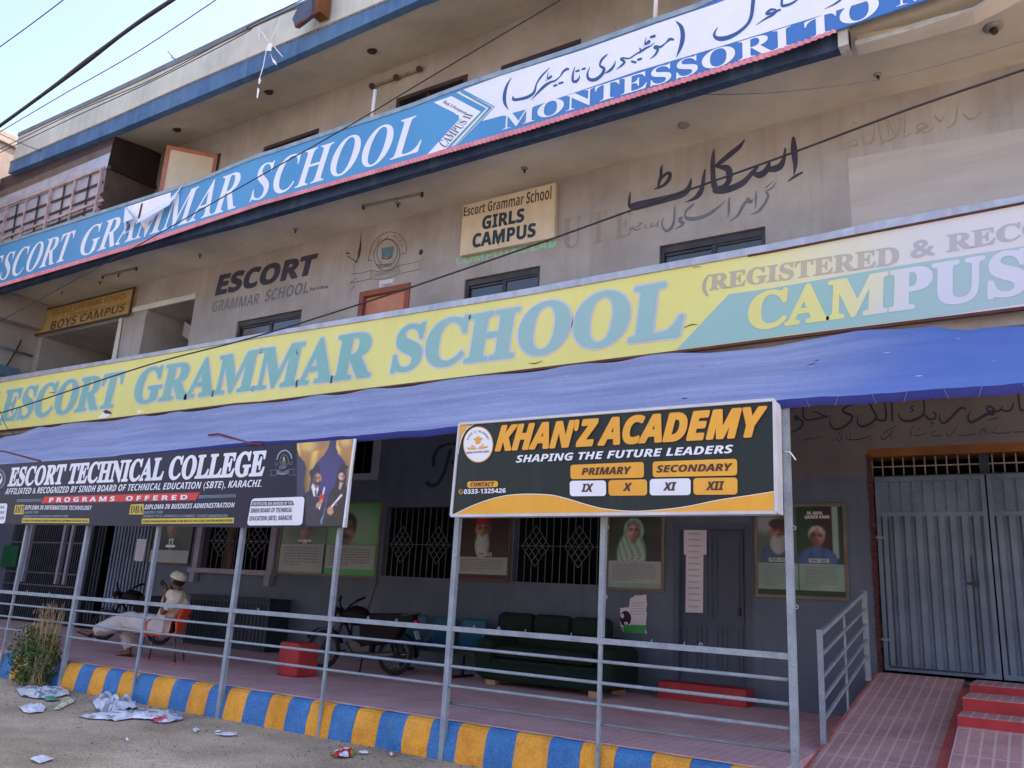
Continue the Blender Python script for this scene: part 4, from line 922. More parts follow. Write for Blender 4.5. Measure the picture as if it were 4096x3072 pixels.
yt, yf, yb = onward(yt, xe_, k_), onward(yf, xe_, k_), onward(yb, xe_, k_)
x0 = at(N5(-500, 1700), YY).x; x1 = 3.6
XS = [x0 + (x1 - x0) * i / 40 for i in range(41)]
m = M(yellow_m); prism(m, yb, yt, YY, YY + .06, XS); m.build('panel', ys)
m = M(galv, rustline); prism(m, yt, yf, YY - .03, YY + .09, XS); m.build('frame', ys); m = M(galv, rustline); prism(m, lambda x: yb(x) - .035, yb, YY - .008, YY + .04, XS, 1); m.build('angle_iron', ys); m = M(galv, rustline)
prism(m, lambda x: yt(x) - .014, lambda x: yt(x) + .004, YY - .034, YY, [-2.9 + i * .3 for i in range(12)], 1); m.build('angle_iron', ys)
m = M(yteal, yhalo, ygrey, yyellow, rustline)
m.flat([[N7(1418, 1206), N7(1840, 758), N7(2212, 706), N8(1100, 545), N8(2204, 372), N8(2500, 320), N8(2500, 790), N8(1500, 938), N8(400, 1073)]], YY, 0, .003)
def yl(body, bl, br, base, top, e=.022, sh=.10):
    text(m, 1, body, YY, bl, br, base, top, 'B', e + .026, sh, .005); text(m, 0, body, YY, bl, br, base, top, 'B', e, sh, .009)
yl('ESCORT', N5(32, 1600), N5(1000, 1400), (B16(60, 178), B16(1000, 58)), (N5(110, 1530), N5(960, 1392)))
yl('GRAMMAR', N5(1100, 1480), N6(962, 1400), (N5(1200, 1622), N6(900, 1420)), (N5(1260, 1350), N6(820, 1086)))
yl('SCHOOL', N6(1140, 1380), N7(1470, 950), (N6(1180, 1374), N7(1400, 1092)), (N6(1290, 1018), N7(1260, 685)))
textq(m, 0, '(', YY, (N5(-40, 1560), N5(2, 1550), N5(8, 1740), N5(-40, 1760)), 'B', .02, .005)
text(m, 2, '(REGISTERED', YY, N7(1630, 700), N8(1192, 400), (N7(1700, 725), N8(1100, 528)), (N7(1720, 600), N8(1100, 388)), 'B', .02, .06)
text(m, 2, '&', YY, N8(1295, 400), N8(1482, 380), (N8(1330, 465), N8(1470, 440)), (N8(1330, 330), N8(1470, 305)), 'B', .02)
text(m, 2, 'RECOGNIZED)', YY, N8(1585, 400), N8(3900, 100), (N8(1600, 416), N8(2204, 308)), (N8(1600, 284), N8(2204, 178)), 'B', .02, .06)
text(m, 3, 'CAMPUS', YY, N7(2008, 900), N8(2222, 600), (N8(150, 1022), N8(2000, 772)), (N8(180, 740), N8(2000, 440)), 'B', .03, .08, .008)
for t_, pts in ((N7, [(1480, 1030, 3), (1540, 1005, 8), (1590, 1003, 3)]), (N7, [(232, 1312, 3), (285, 1316, 8), (345, 1295, 3)]), (N6, [(375, 1205, 3), (382, 1235, 8), (392, 1245, 3)]), (N7, [(1550, 548, 2), (1580, 540, 5), (1620, 540, 2)]), (N5, [(400, 1552, 3), (440, 1550, 7)])):
    m.flat(brush(t_, [pts]), YY, 4, .012)
m.build('lettering', ys)
for q in (((870, 160), (905, 130), (925, 95), (990, 115), (995, 125), (940, 158)), ((1218, 120), (1228, 88), (1280, 108), (1260, 112))): m = M(plasticw, rustline); m.flat([P(B16, *q)], YY, 0, .013); m.build('torn_patch', ys)
m = M(plasticw, rustline)
m.flat([P(B16, (918, 105), (945, 88), (985, 105), (995, 125), (940, 122))], YY, 1, .02); m.build('torn_patch', ys)

# ================================================================ AWNING
aw = thing('awning', 'faded blue cloth awning sloping from the yellow signboard down to the railing posts', 'awning', (-8, 1.3, 3.3))
at_ = lineX(P(B16, (-300, 420), (0, 335), (140, 300), (345, 236)) + P(B16, (1100, 155), (2212, 30)) + P(N6, (1100, 1503), (2212, 1370)) + P(N7, (1410, 1222), (2212, 1168)) + P(N8, (900, 1045), (1480, 985), (1560, 1010), (1700, 1045), (2204, 1000)), 2.70)
ab = lineX([(0, 1872), (1000, 1767)] + P(B17, (600, 355), (1150, 315), (2070, 232)) + P(V5, (130, 105), (1130, 40), (2212, -45)), -0.06)
xa0 = at(B16(-60, 380), 2.7).x; xb0 = at((-10, 1870), -0.06).x
NU, NV = 150, 26
m = M(awn_m, hem_m, droppings, scuffs)
vs = []
def awp(u, v):
    xt = xa0 + (3.2 - xa0) * u; xb = xb0 - 1.5 + (3.2 - xb0 + 1.5) * u
    x = xt + (xb - xt) * v; y = 2.70 - 2.76 * v; z = at_(xt) + (ab(xb) - at_(xt)) * v
    z -= .03 * math.sin(math.pi * v) * (1 + .35 * math.sin(xb * 3.0)) ; z += .010 * noise.noise((x * 2.2, y * 1.1, 0)) + .005 * noise.noise((x * 7 + y * 3, y * 4, 5))
    z -= .02 * (1 - v) ** 3 * (1 + math.sin(x * 3.7 + 1.3 * math.sin(x * 1.3)))
    return (x, y, z)
for j in range(NV + 1):
    for i in range(NU + 1): vs.append(awp(i / NU, j / NV))
fs = []
for j in range(NV):
    for i in range(NU): k_ = j * (NU + 1) + i; fs.append((k_, k_ + NU + 1, k_ + NU + 2, k_ + 1))
m.mesh(vs, fs, 0, True)
rr = random.Random(3)
for n_ in range(120):
    u, v = rr.random(), .05 + rr.random() * .85
    s_ = .006 + .014 * rr.random() ** 2; p = Vector(awp(u, v)); mi = 2 if rr.random() < .62 else 3
    q = Vector(awp(min(1, u + .002), v)) - p; q.normalize(); w_ = Vector(awp(u, v + .01)) - p; w_.normalize(); nn = q.cross(w_); nn = nn if nn.z > 0 else -nn
    ex = 1 + 2.0 * rr.random()
    m.face([tuple(p + nn * .006 + (q * math.cos(t) * ex + w_ * math.sin(t)) * s_ * (.7 + .5 * rr.random())) for t in [kk * math.pi / 4 for kk in range(8)]], mi)
m.build('cloth', aw)
m = M(hem_m, awn_m, cableg); vs = []; fs = []
for i in range(NU * 2 + 1):
    x, y, z = awp(i / NU / 2, 1.0); f_ = .022 * noise.noise((x * 3, 0, 1))
    vs += [(x, y - .004, z), (x, y - .012 + f_, z - .05 - .015 * noise.noise((x * 1.7, 4, 0))), (x, y + .01, z - .075 - .02 * noise.noise((x * 1.7, 4, 0)))]
for i in range(NU * 2):
    for j in range(2): fs.append((i * 3 + j, i * 3 + j + 1, i * 3 + j + 4, i * 3 + j + 3))
m.mesh(vs, fs, 0, True)
for i in range(14):
    x = -1.6 + i * .26; z = ab(x) - .0; m.tube([(x, -.075, z - .005), (x + .03 * (-1) ** i, -.085, z - .09)], .002, 2, 4)
m.build('hem', aw)
m = M(rustrod)
for i in range(9):
    x = -16.0 + i * 2.1; m.tube([(x, 2.7, at_(x) - .06), (x, -.02, ab(x) - .06)], .018, 0, 6)
m.tube([(-18.5, -.02, ab(-14) - .02), (3, .03, ab(0) - .0)], .02, 0, 6); m.build('frame', aw)
for i, pts in enumerate(([B16(0, 452), B16(40, 455), B16(360, 540)], [B16(1845, 310), B16(1938, 300), B16(2212, 385), B17(320, 395)])):
    m = M(rustrod); q = [at(pts[0], .55), at(pts[1], .5)] + [at(p, -.10) for p in pts[2:]]
    m.tube(q, .016, 0, 6); o = m.build('rusty_strut')
    tag(o, ['rusty iron rod at the left end of the awning, above the dark college banner', 'rusty iron rod bent over the awning above the word COLLEGE'][i], 'metal rod', 'rusty rods over the awning')

# ================================================================ RAILING
rl = thing('railing', 'pale grey pipe railing with square posts along the painted kerb', 'railing', (-7, 0, 0))
PX_ = [-15.2, -13.55, -11.88, -10.21, -8.5, -6.85, -5.18, -3.49, -1.79]
THICK = (2, 4, 6, 8)
for i, x in enumerate(PX_):
    m = M(railing_m); w_ = .058
    if i in THICK: m.box(x - w_ / 2, x + w_ / 2, -w_ / 2, w_ / 2, -.03, ab(x) - .03)
    else:
        m.box(x - .026, x + .026, -.026, .026, 1.2, ab(x) - .03); m.box(x - .017, x + .017, -.017, .017, -.03, 1.2)
    for kz in (1.62, 2.25):
        m.torus((x + .045, -.02, kz), (0, 1, 0), .016, .005, 0, 10, 5)
    m.build('post', rl, .004)
for z, tk in ((1.232, .05), (1.055, .03), (.872, .03), (.69, .03), (.52, .03)):
    m = M(railing_m if z > .6 else railold)
    xs_ = PX_ if z > .6 else PX_[6:]
    if tk > .04: m.box(xs_[0] - .6, xs_[-1] - .03, -.024, .024, z - tk / 2, z + tk / 2)
    else:
        yo = 0 if z > .6 else .05
        m.tube([(xs_[0] - .6 if z > .6 else xs_[0], yo, z)] + [(x, yo, z + .004 * noise.noise((x, z, 0))) for x in xs_[1:]], .015, 0, 8)
    if tk > .04:
        for x in (-14.4, -12.6, -11.0, -9.35, -8.05, -6.3, -4.6, -2.55, -13.2, -5.9, -9.9): m.torus((x, 0, z + .036), (0, 1, 0), .014, .005, 0, 10, 5)
        for x in (-4.9, -4.3, -3.8, -3.0, -2.7): m.tube([(x, 0, z + .02), (x + .005, 0, z + .05)], .005, 0, 5)
    m.build('rail', rl, .003 if tk > .04 else 0)
rr2 = thing('ramp_railing', 'short sloping grey railing with five bars beside the pink ramp', 'railing', (-1.95, 1.7, .37))
m = M(railing_m); m.box(-1.975, -1.925, 1.665, 1.715, .30, 1.43); m.build('post', rr2, .004)
m = M(railing_m); m.box(-1.96, -1.94, 2.88, 2.90, .58, 1.58); m.build('post', rr2)
m = M(railing_m); m.box(-1.98, -1.92, 4.13, 4.2, .84, 1.9); m.build('post', rr2, .004)
for z0, z1, tk in ((1.40, 1.87, .045), (1.20, 1.67, .03), (.99, 1.49, .03), (.79, 1.31, .03), (.60, 1.13, .03)):
    m = M(railing_m); m.bar((-1.95, 1.71, z0 - .01), (-1.95, 4.14, z1), tk * .8, tk); m.build('rail', rr2)


# printed pictures: a fine sheet whose vertex colours hold the print itself
pic_m = bpy.data.materials.new('printed_photograph'); pic_m.use_nodes = True
_n = pic_m.node_tree.nodes; _a = _n.new('ShaderNodeVertexColor'); _a.layer_name = 'print'
pic_m.node_tree.links.new(_a.outputs[0], _n['Principled BSDF'].inputs['Base Color']); _n['Principled BSDF'].inputs['Roughness'].default_value = 0.4
class Pic:
    def __init__(s, X, Y, bg): s.X = X; s.Y = Y; s.im = np.ones(X.shape + (3,)) * np.array(bg, float); s.rg = np.random.RandomState(4)
    def nz(s, f, k=5):
        o = np.zeros(s.X.shape)
        for i in range(k):
            a = s.rg.rand() * 6.28; ff = f * (.6 + s.rg.rand()); o += np.sin(s.X * ff * math.cos(a) + s.Y * ff * math.sin(a) + s.rg.rand() * 6.28)
        return o / k
    def el(s, cx, cy, rx, ry, soft=.12, rot=0.0):
        x, y = s.X - cx, s.Y - cy; c, d = math.cos(rot), math.sin(rot); q = np.sqrt(((x * c + y * d) / rx) ** 2 + ((-x * d + y * c) / ry) ** 2)
        t = np.clip((1 + soft - q) / (2 * soft), 0, 1); return t * t * (3 - 2 * t)
    def pg(s, pts):
        ins = np.zeros(s.X.shape, bool); n = len(pts)
        for i in range(n):
            (x0, y0), (x1, y1) = pts[i], pts[(i + 1) % n]
            if y0 == y1: continue
            c = ((y0 > s.Y) != (y1 > s.Y)) & (s.X < (x1 - x0) * (s.Y - y0) / (y1 - y0) + x0); ins ^= c
        return ins.astype(float)
    def lay(s, al, colr):
        c = np.array(colr, float); s.im = s.im * (1 - al[..., None]) + c * al[..., None]
    def mul(s, al, k): s.im = s.im * (1 - al[..., None] * (1 - k))
    def face(s, cx, cy, r, skin, side=1, brow=(40, 32, 30), dy=1):
        """a head of half-width r; dy = 1 when Y grows upward"""
        sk = np.array(skin, float); E = lambda u, v, a, b, so=.3, rt=0.0: s.el(cx + u * r, cy + dy * v * r, a * r, b * r, so, rt)
        s.lay(E(-.98, -.05, .14, .26), sk * .8); s.lay(E(.98, -.05, .14, .26), sk * .7)
        h = E(0, 0, 1, 1.28, .07); s.lay(h, sk)
        s.mul(h * np.clip((side * (s.X - cx) / r + .15) / 1.0, 0, 1), .52)
        s.mul(h * np.clip((-dy * (s.Y - cy) / r - .35) / 1.0, 0, 1), .72)
        s.lay(E(-.2 * side, .62, .5, .3, .9) * .35, np.minimum(sk * 1.25, 245)); s.lay(E(-.42 * side, -.25, .24, .22, .9) * .4, np.minimum(sk * 1.25, 245))
        for q in (-.4, .4):
            s.lay(E(q, .18, .32, .17, .7) * .55, sk * .42); s.lay(E(q, .36, .27, .06, .6) * .8, brow); s.lay(E(q, .14, .13, .06, .5) * .85, (30, 24, 24))
        s.lay(E(.12 * side, -.15, .1, .34, .8) * .45, sk * .5); s.lay(E(-.03, -.22, .09, .1, .8) * .5, np.minimum(sk * 1.2, 245)); s.lay(E(0, -.38, .2, .07, .8) * .6, sk * .4)
        s.lay(E(0, -.68, .3, .07, .6) * .75, sk * np.array((.62, .42, .42))); s.lay(E(0, -.84, .2, .06, .8) * .35, sk * .5)
    def hair(s, cx, cy, r, colr, dy=1, top=.45):
        a = s.el(cx, cy + dy * top * r, 1.1 * r, 1.02 * r, .1) * (1 - s.el(cx - .05 * r, cy - dy * .25 * r, .9 * r, 1.1 * r, .14)); s.lay(a, np.array(colr)); s.mul(a * (s.nz(9 / r) > .1), .8)
    def beard(s, cx, cy, r, colr, L=1.2, dy=1):
        a = np.clip(s.el(cx, cy - dy * (.75 + .5 * L) * r, 1.0 * r, (.55 + .55 * L) * r, .14) + s.el(cx, cy - dy * .55 * r, .62 * r, .16 * r, .3), 0, 1)
        g = s.el(cx, cy - dy * .1 * r, .8 * r, .5 * r, .2); a = a * (1 - g); s.lay(a, colr); s.mul(a * np.clip(np.sin((s.X - cx) / r * 16 + 3 * s.nz(3 / r)), 0, 1), .84); s.mul(a * np.clip((s.X - cx) / r, 0, 1), .78); s.lay(s.el(cx, cy - dy * .7 * r, .26 * r, .06 * r, .5) * .8, (92, 52, 48))
    def suit(s, cx, cy, r, colr, dy=1, shirt=(186, 188, 190), tie=(40, 44, 60), wide=2.25):
        a = s.el(cx, cy - dy * 3.05 * r, wide * r, 1.75 * r, .08); s.lay(s.el(cx, cy - dy * 1.25 * r, .5 * r, .6 * r, .15), (120, 86, 72)); s.lay(a, colr); s.mul(a * np.clip(s.nz(3 / r), 0, 1), .7)
        if shirt is not None:
            t = lambda u, v: (cx + u * r, cy - dy * v * r)
            s.lay(s.pg([t(-.45, 1.35), t(.45, 1.35), t(.1, 2.9), t(-.1, 2.9)]), shirt); s.lay(s.pg([t(-.1, 1.55), t(.1, 1.55), t(.13, 2.9), t(-.13, 2.9)]), tie)
    def blur(s):
        p = np.pad(s.im, ((1, 1), (1, 1), (0, 0)), 'edge'); s.im = (p[1:-1, 1:-1] * 2 + p[:-2, 1:-1] + p[2:, 1:-1] + p[1:-1, :-2] + p[1:-1, 2:]) / 6
    def build(s, name, pos, parent, flip=False):
        s.im += s.nz(40, 3)[..., None] * 1.5; s.blur(); H, W_ = s.X.shape
        vs = [tuple(pos(s.X[j, i], s.Y[j, i])) for j in range(H) for i in range(W_)]
        fs = [(j * W_ + i, j * W_ + i + 1, (j + 1) * W_ + i + 1, (j + 1) * W_ + i) for j in range(H - 1) for i in range(W_ - 1)]
        if flip: fs = [f[::-1] for f in fs]
        m = M(pic_m); m.mesh(vs, fs, 0); o = m.build(name, parent)
        c = np.clip(s.im, 0, 255) / 255; c = np.where(c > .04, ((c + .055) / 1.055) ** 2.4, c / 12.92).reshape(-1, 3)
        at_ = o.data.color_attributes.new('print', 'FLOAT_COLOR', 'POINT'); at_.data.foreach_set('color', np.hstack([c, np.ones((len(c), 1))]).ravel()); return o
def picture(t, x0, x1, z0, z1, bg, fn, n=90):
    W_, H_ = x1 - x0, z1 - z0; h = max(8, int(n * H_ / W_)); X, Y = np.meshgrid(np.linspace(0, W_, n), np.linspace(0, H_, h)); p = Pic(X, Y, bg); fn(p, W_, H_)
    p.build('portrait_print', lambda a, b: (x0 + a, YPP - .0004, z0 + b), t)

# ================================================================ BANNER AND SIGN BOX
YN = -0.10
bn = thing('college_banner', 'dark navy printed college banner with gold cups and two graduates, tied to the railing posts', 'banner', (-10.5, YN, 2.28))
nt = lineX(P(B16, (-200, 585), (0, 570), (1100, 495), (2212, 412)) + P(B17, (1148, 340)), YN)
nb_ = lineX(P(B16, (-200, 1095), (100, 1100), (780, 1110), (1400, 1118)) + P(B17, (150, 1128), (700, 1125), (1050, 1126)), YN)
xr_ = at(B17(1150, 340), YN).x; xr2 = at(B17(1050, 1126), YN).x
XS = [-16.2 + (xr_ + 16.2) * i / 40 for i in range(41)]
m = M(banner_m, white_print)
for a, b in zip(XS, XS[1:]):
    y_ = lambda x: YN + .0; n = 8
    for j in range(n):
        f_ = lambda x, t: (x, YN, nb_(x) + (nt(x) - nb_(x)) * t)
        m.face([f_(a, j / n), f_(b, j / n), f_(b, (j + 1) / n), f_(a, (j + 1) / n)])
m.face([(a, YN + .02, nb_(a)) for a in (-16.2, xr_)][::-1] and [(-16.2, YN + .02, nb_(-16.2)), (-16.2, YN + .02, nt(-16.2)), (xr_, YN + .02, nt(xr_)), (xr_, YN + .02, nb_(xr_))])
m.face([(xr_, YN, nb_(xr_)), (xr_, YN + .02, nb_(xr_)), (xr_, YN + .02, nt(xr_)), (xr_, YN, nt(xr_))], 1)
m.build('sheet', bn)
m = M(white_print, redprint, yellowbox, navyprint, signframe, goldprint, golddark, blackp, skinp, skinl, greyprint, banner_m)
text(m, 0, 'ESCORT TECHNICAL COLLEGE', YN, B16(70, 760), B17(352, 560), (B16(110, 757), B17(330, 664)), (B16(110, 606), B17(330, 458)), 'B', .03, .08)
text(m, 0, 'AFFILIATED & RECOGNIZED BY SINDH BOARD OF TECHNICAL EDUCATION (SBTE), KARACHI.', YN, B16(45, 830), B17(328, 740), (B16(60, 835), B17(300, 768)), (B16(80, 782), B17(300, 706)), 'SI')
m.flat([P(B16, (365, 915), (395, 855), (1770, 818), (1735, 886))], YN, 1, .004)
text(m, 0, 'P R O G R A M S    O F F E R E D', YN, B16(438, 900), B16(1662, 850), (B16(440, 905), B16(1655, 880)), (B16(440, 866), B16(1655, 840)), 'S', .02, 0, .007)
for k_ in range(3):
    m.flat([P(B16, (150, 880 + k_ * 9), (372, 875 + k_ * 9), (372, 878 + k_ * 9), (150, 884 + k_ * 9))], YN, 4, .003)
    m.flat([P(B16, (1765 - 4 * k_, 845 + k_ * 10), (2088, 835 + k_ * 10), (2088, 839 + k_ * 10), (1763 - 4 * k_, 850 + k_ * 10))], YN, 4, .003)
m.flat([P(B16, (124, 1012), (136, 930), (220, 928), (210, 1010)), P(B16, (1143, 1012), (1160, 925), (1277, 920), (1270, 1013))], YN, 2, .004)
text(m, 3, 'DIT', YN, B16(133, 1000), B16(212, 1000), (B16(135, 998), B16(210, 996)), (B16(138, 942), B16(212, 940)), 'B', 0, 0, .007)
text(m, 3, 'DBA', YN, B16(1155, 1000), B16(1266, 1000), (B16(1155, 1000), B16(1265, 998)), (B16(1160, 938), B16(1268, 934)), 'B', 0, 0, .007)
text(m, 0, 'DIPLOMA IN INFORMATION TECHNOLOGY', YN, B16(220, 970), B16(815, 950), (B16(220, 970), B16(800, 973)), (B16(225, 932), B16(815, 935)), 'SI')
text(m, 0, 'DIPLOMA IN BUSINESS ADMINISTRATION', YN, B16(1280, 965), B16(2078, 930), (B16(1285, 968), B16(2070, 950)), (B16(1290, 926), B16(2070, 907)), 'SI')
for (a, b, y0, y1, s_) in ((215, 340, 1006, 986, 'DURATION 2 YEARS'), (208, 606, 1040, 1020, 'EQUIVALENT TO HSC (INTERMEDIATE) IN COMPUTER SCIENCE'), (1273, 1442, 1006, 984, 'DURATION 2 YEARS'), (1268, 2016, 1038, 1016, 'EQUIVALENT TO HSC (INTERMEDIATE) IN COMMERCE / BUSINESS ADMINISTRATION')):
    text(m, 4, s_, YN, B16(a, y0), B16(b, y0), (B16(a, y0), B16(b, y0 - 3)), (B16(a, y1), B16(b, y1 - 3)), 'SI')
m.flat([P(B16, (193, 1086), (200, 1045), (793, 1049), (790, 1090)), P(B16, (1253, 1096), (1258, 1050), (2074, 1041), (2070, 1090))], YN, 2, .004)
text(m, 3, 'ELIGIBLE FOR HIGHER STUDIES IN COMPUTER, SOFTWARE & RELATED FIELDS', YN, B16(205, 1075), B16(780, 1075), (B16(205, 1076), B16(780, 1080)), (B16(205, 1058), B16(780, 1062)), 'SI', 0, 0, .007)
text(m, 3, 'ELIGIBLE FOR HIGHER STUDIES IN BBA, B.COM, BSM, ACC, ACCA, ICMA & RELATED BUSINESS FIELDS', YN, B16(1265, 1080), B16(2060, 1080), (B16(1265, 1084), B16(2060, 1076)), (B16(1265, 1065), B16(2060, 1057)), 'SI', 0, 0, .007)
m.flat([rrect(B17, ((240, 872), (708, 855), (685, 1108), (195, 1110)), .12)], YN, 0, .004)
m.flat([P(B17, (233, 940), (248, 896), (602, 892), (614, 931))], YN, 3, .007)
text(m, 0, 'CERTIFICATES ARE AWARDED BY THE', YN, B17(248, 930), B17(600, 925), (B17(250, 933), B17(598, 926)), (B17(250, 907), B17(598, 900)), 'S', 0, 0, .010)
text(m, 3, 'SINDH BOARD OF TECHNICAL', YN, B17(228, 995), B17(595, 990), (B17(230, 998), B17(593, 992)), (B17(232, 960), B17(593, 952)), 'S', 0, .1, .007)
text(m, 3, 'EDUCATION (SBTE), KARACHI.', YN, B17(218, 1065), B17(598, 1060), (B17(220, 1068), B17(595, 1062)), (B17(222, 1030), B17(595, 1020)), 'S', 0, .1, .007)
m.flat([rrect(B16, ((-420, 930), (70, 914), (45, 1092), (-450, 1098)), .12)], YN, 0, .004)
for y_ in (940, 985, 1035): text(m, 3, 'ELIGIBILITY MATRIC PASS', YN, B16(-380, y_ + 20), B16(40, y_ + 20), (B16(-380, y_ + 22), B16(30, y_ + 20)), (B16(-380, y_), B16(30, y_ - 2)), 'S', 0, .1, .007)
m.flat(ring(B16, -22, 697, 72, 92, 5) + ring(B16, -22, 697, 62, 80, 4), YN, 4, .004); m.flat([disc(B16, -22, 697, 46, 60)], YN, 0, .004)
m.flat(brush(B16, [[(-30, 650, 8), (10, 680, 14), (-10, 710, 16), (-40, 740, 10)]]), YN, 3, .007)
# line emblem with a candle
em = ring(GR, 212, 530, 62, 90, 5) + brush(GR, [[(105, 505, 18), (140, 420, 20), (200, 378, 22), (260, 385, 20), (310, 440, 20), (322, 490, 16)]], True) + brush(GR, [[(85, 545, 4), (82, 590, 4), (115, 590, 4), (120, 550, 4)], [(325, 535, 4), (326, 580, 4), (290, 580, 4), (285, 550, 4)], [(5, 672, 4), (100, 655, 4), (108, 735, 4), (0, 750, 4), (25, 712, 4), (5, 672, 4)], [(278, 655, 4), (380, 650, 4), (355, 690, 4), (378, 738, 4), (280, 735, 4), (278, 655, 4)]], False)
m.flat(em, YN, 4, .004)
m.flat([P(GR, (168, 530), (250, 525), (240, 600), (180, 600))], YN, 10, .006); m.flat([P(GR, (200, 475), (222, 472), (226, 530), (200, 530))], YN, 2, .008)
textq(m, 4, 'ESCORT', YN, P(GR, (140, 612), (248, 605), (238, 648), (145, 655)), 'S', 0, .007)
m.flat([P(GR, (105, 662), (190, 690), (278, 660), (275, 718), (190, 735), (108, 722))], YN, 4, .005)
textq(m, 3, 'TECHNICAL COLLEGE', YN, P(GR, (112, 680), (272, 678), (270, 708), (114, 712)), 'S', 0, .008)
m.build('print', bn); W_, H_ = 110, 150
rows = []; 
Yg_ = np.linspace(205, 1488, H_); X_ = np.zeros((H_, W_)); Y_ = np.zeros((H_, W_))
for j, y in enumerate(Yg_):
    xr = 1252 + (1084 - 1252) * (y - 196) / (1495 - 196); xl_ = 400 if y < 1050 else 530
    for i in range(W_): x = xl_ + (xr - 4 - xl_) * i / (W_ - 1); X_[j, i] = x; Y_[j, i] = y + max(0, (64 - (y - 205) * .2)) * (1 - (x - 400) / 850)
p = Pic(X_, Y_, (42, 38, 72)); p.lay(p.el(860, 760, 260, 420, .9), (66, 54, 118))
cup1 = [(402, 240), (888, 210), (872, 330), (800, 450), (690, 560), (640, 640), (610, 760), (585, 960), (530, 1005), (502, 900), (540, 640), (520, 560), (430, 450), (405, 350)]
cup2 = [(985, 190), (1300, 180), (1300, 960), (1128, 960), (1140, 640), (1105, 545), (1010, 420), (978, 330)]
for cu_, cx in ((cup1, 620), (cup2, 1210)):
    a = p.pg(cu_); p.lay(a, (172, 128, 66)); p.lay(a * np.clip(np.sin((p.X - cx) / 42.0 + (p.Y - 300) / 260), 0, 1), (226, 194, 100)); p.mul(a * np.clip((p.Y - 420) / 500, 0, 1), .62)
a = p.pg([(425, 240), (872, 215), (840, 325), (700, 378), (640, 398), (610, 440), (580, 395), (480, 385), (440, 330)]); p.lay(a, (158, 116, 76)); p.lay(a * p.el(560, 300, 120, 110, .8), (214, 180, 96))
a = p.pg([(1005, 190), (1300, 180), (1290, 380), (1130, 345), (1060, 350), (1015, 300)]); p.lay(a, (160, 118, 78)); p.lay(a * p.el(1120, 240, 80, 80, .8), (210, 178, 98))
a = p.pg([(530, 1010), (620, 960), (760, 965), (810, 1050), (830, 1200), (790, 1400), (780, 1600), (400, 1600), (480, 1060)]); p.lay(a, (34, 34, 60)); p.mul(a * (p.nz(.03) > .2), .75)
a = p.pg([(930, 930), (1000, 900), (1110, 900), (1160, 960), (1140, 1200), (1150, 1600), (760, 1600), (840, 1230), (870, 1040)]); p.lay(a, (34, 26, 30)); p.lay(a * (p.nz(.03) > .3), (46, 36, 40))
p.lay(p.pg([(955, 940), (985, 780), (1020, 660), (1105, 655), (1125, 800), (1110, 930), (1040, 985)]), (42, 26, 26)); p.lay(p.pg([(640, 840), (725, 870), (720, 940), (660, 960)]), (150, 104, 84)); p.lay(p.pg([(1030, 840), (1085, 850), (1045, 960), (1018, 940)]), (196, 160, 142))
p.face(702, 790, 62, (192, 138, 110), -1, dy=-1); p.lay(np.clip(p.el(706, 850, 46, 40, .3) - p.el(706, 826, 24, 12, .3), 0, 1) * .8, (52, 34, 32)); p.lay(p.el(708, 830, 18, 7, .4), (236, 230, 226))
p.face(1062, 762, 48, (222, 184, 164), 1, dy=-1); p.lay(p.el(1062, 800, 20, 6, .4), (232, 222, 220))
for q in ([(580, 690), (715, 580), (752, 690), (690, 705), (650, 745), (640, 790), (608, 800)], [(1038, 650), (1050, 565), (1168, 612), (1110, 690)]): p.lay(p.pg(q), (34, 34, 56))
p.lay(p.pg([(612, 905), (640, 860), (680, 950), (718, 905), (720, 960), (690, 1045), (650, 1068)]), (222, 224, 234)); p.lay(p.pg([(668, 960), (688, 958), (690, 1040), (672, 1050)]), (38, 40, 64))
for q in ([(800, 915), (822, 918), (740, 1250), (715, 1240)], [(1055, 1015), (1078, 1035), (870, 1280), (850, 1260)]): p.lay(p.pg(q), (232, 234, 242))
for q in ([(730, 1060), (765, 1000), (810, 1060), (795, 1120), (730, 1100)], [(962, 1140), (985, 1135), (1000, 1180), (975, 1195)]): p.lay(p.pg(q), (206, 46, 58))
a = np.clip(p.pg([(690, 1160), (760, 1095), (790, 1110), (760, 1190), (690, 1230), (675, 1200)]) + p.el(895, 1270, 48, 62, .15), 0, 1); p.lay(a, (204, 156, 128)); p.mul(a * (np.sin(p.Y / 9) > .5), .82)
p.lay(p.pg([(818, 1180), (832, 1080), (838, 1090), (800, 1330), (760, 1490), (745, 1420), (790, 1320)]), (110, 140, 176))
p.build('graduates_print', lambda a, b: (lambda v: (v.x, YN - .006, v.z))(at(GR(a, b), YN)), bn, True)
m = M(white_print); m.bar(at(B17(1152, 345), YN - .01), at(B17(1052, 1128), YN - .01), .025, .025); m.build('edge_strip', bn)

YK = -0.26
kz = thing('academy_sign', 'dark green box sign with orange academy name on two railing posts', 'signboard', (-3.4, YK, 2.34))
q = [at(p, YK) for p in (K1(197, 213), K2(1100, -2), K2(1118, 995), K1(122, 1025))]
m = M(boxframe)
bq = [(v.x, YK + .22, v.z) for v in q]; fq = [(v.x, YK + .012, v.z) for v in q]
m.hexa(fq, bq); 
for a, b in ((0, 1), (1, 2), (2, 3), (3, 0)): m.bar((q[a].x, YK, q[a].z), (q[b].x, YK, q[b].z), .028, .028, 0, (0, 1, 0))
m.build('box', kz, .004)
m = M(khan_m, khan_or, white_print, khan_ol, khan_bt, navyprint, signframe)
m.flat([P(K1, (197, 213)) + P(K2, (1100, -2), (1118, 995)) + P(K1, (122, 1025))], YK, 0, -.004)
wv = [(155, 1012), (350, 922), (560, 858), (750, 837), (980, 842), (1130, 872), (1330, 932), (1500, 970), (1750, 988), (2000, 972), (2212, 945), (2480, 890), (2780, 845), (2985, 812)]
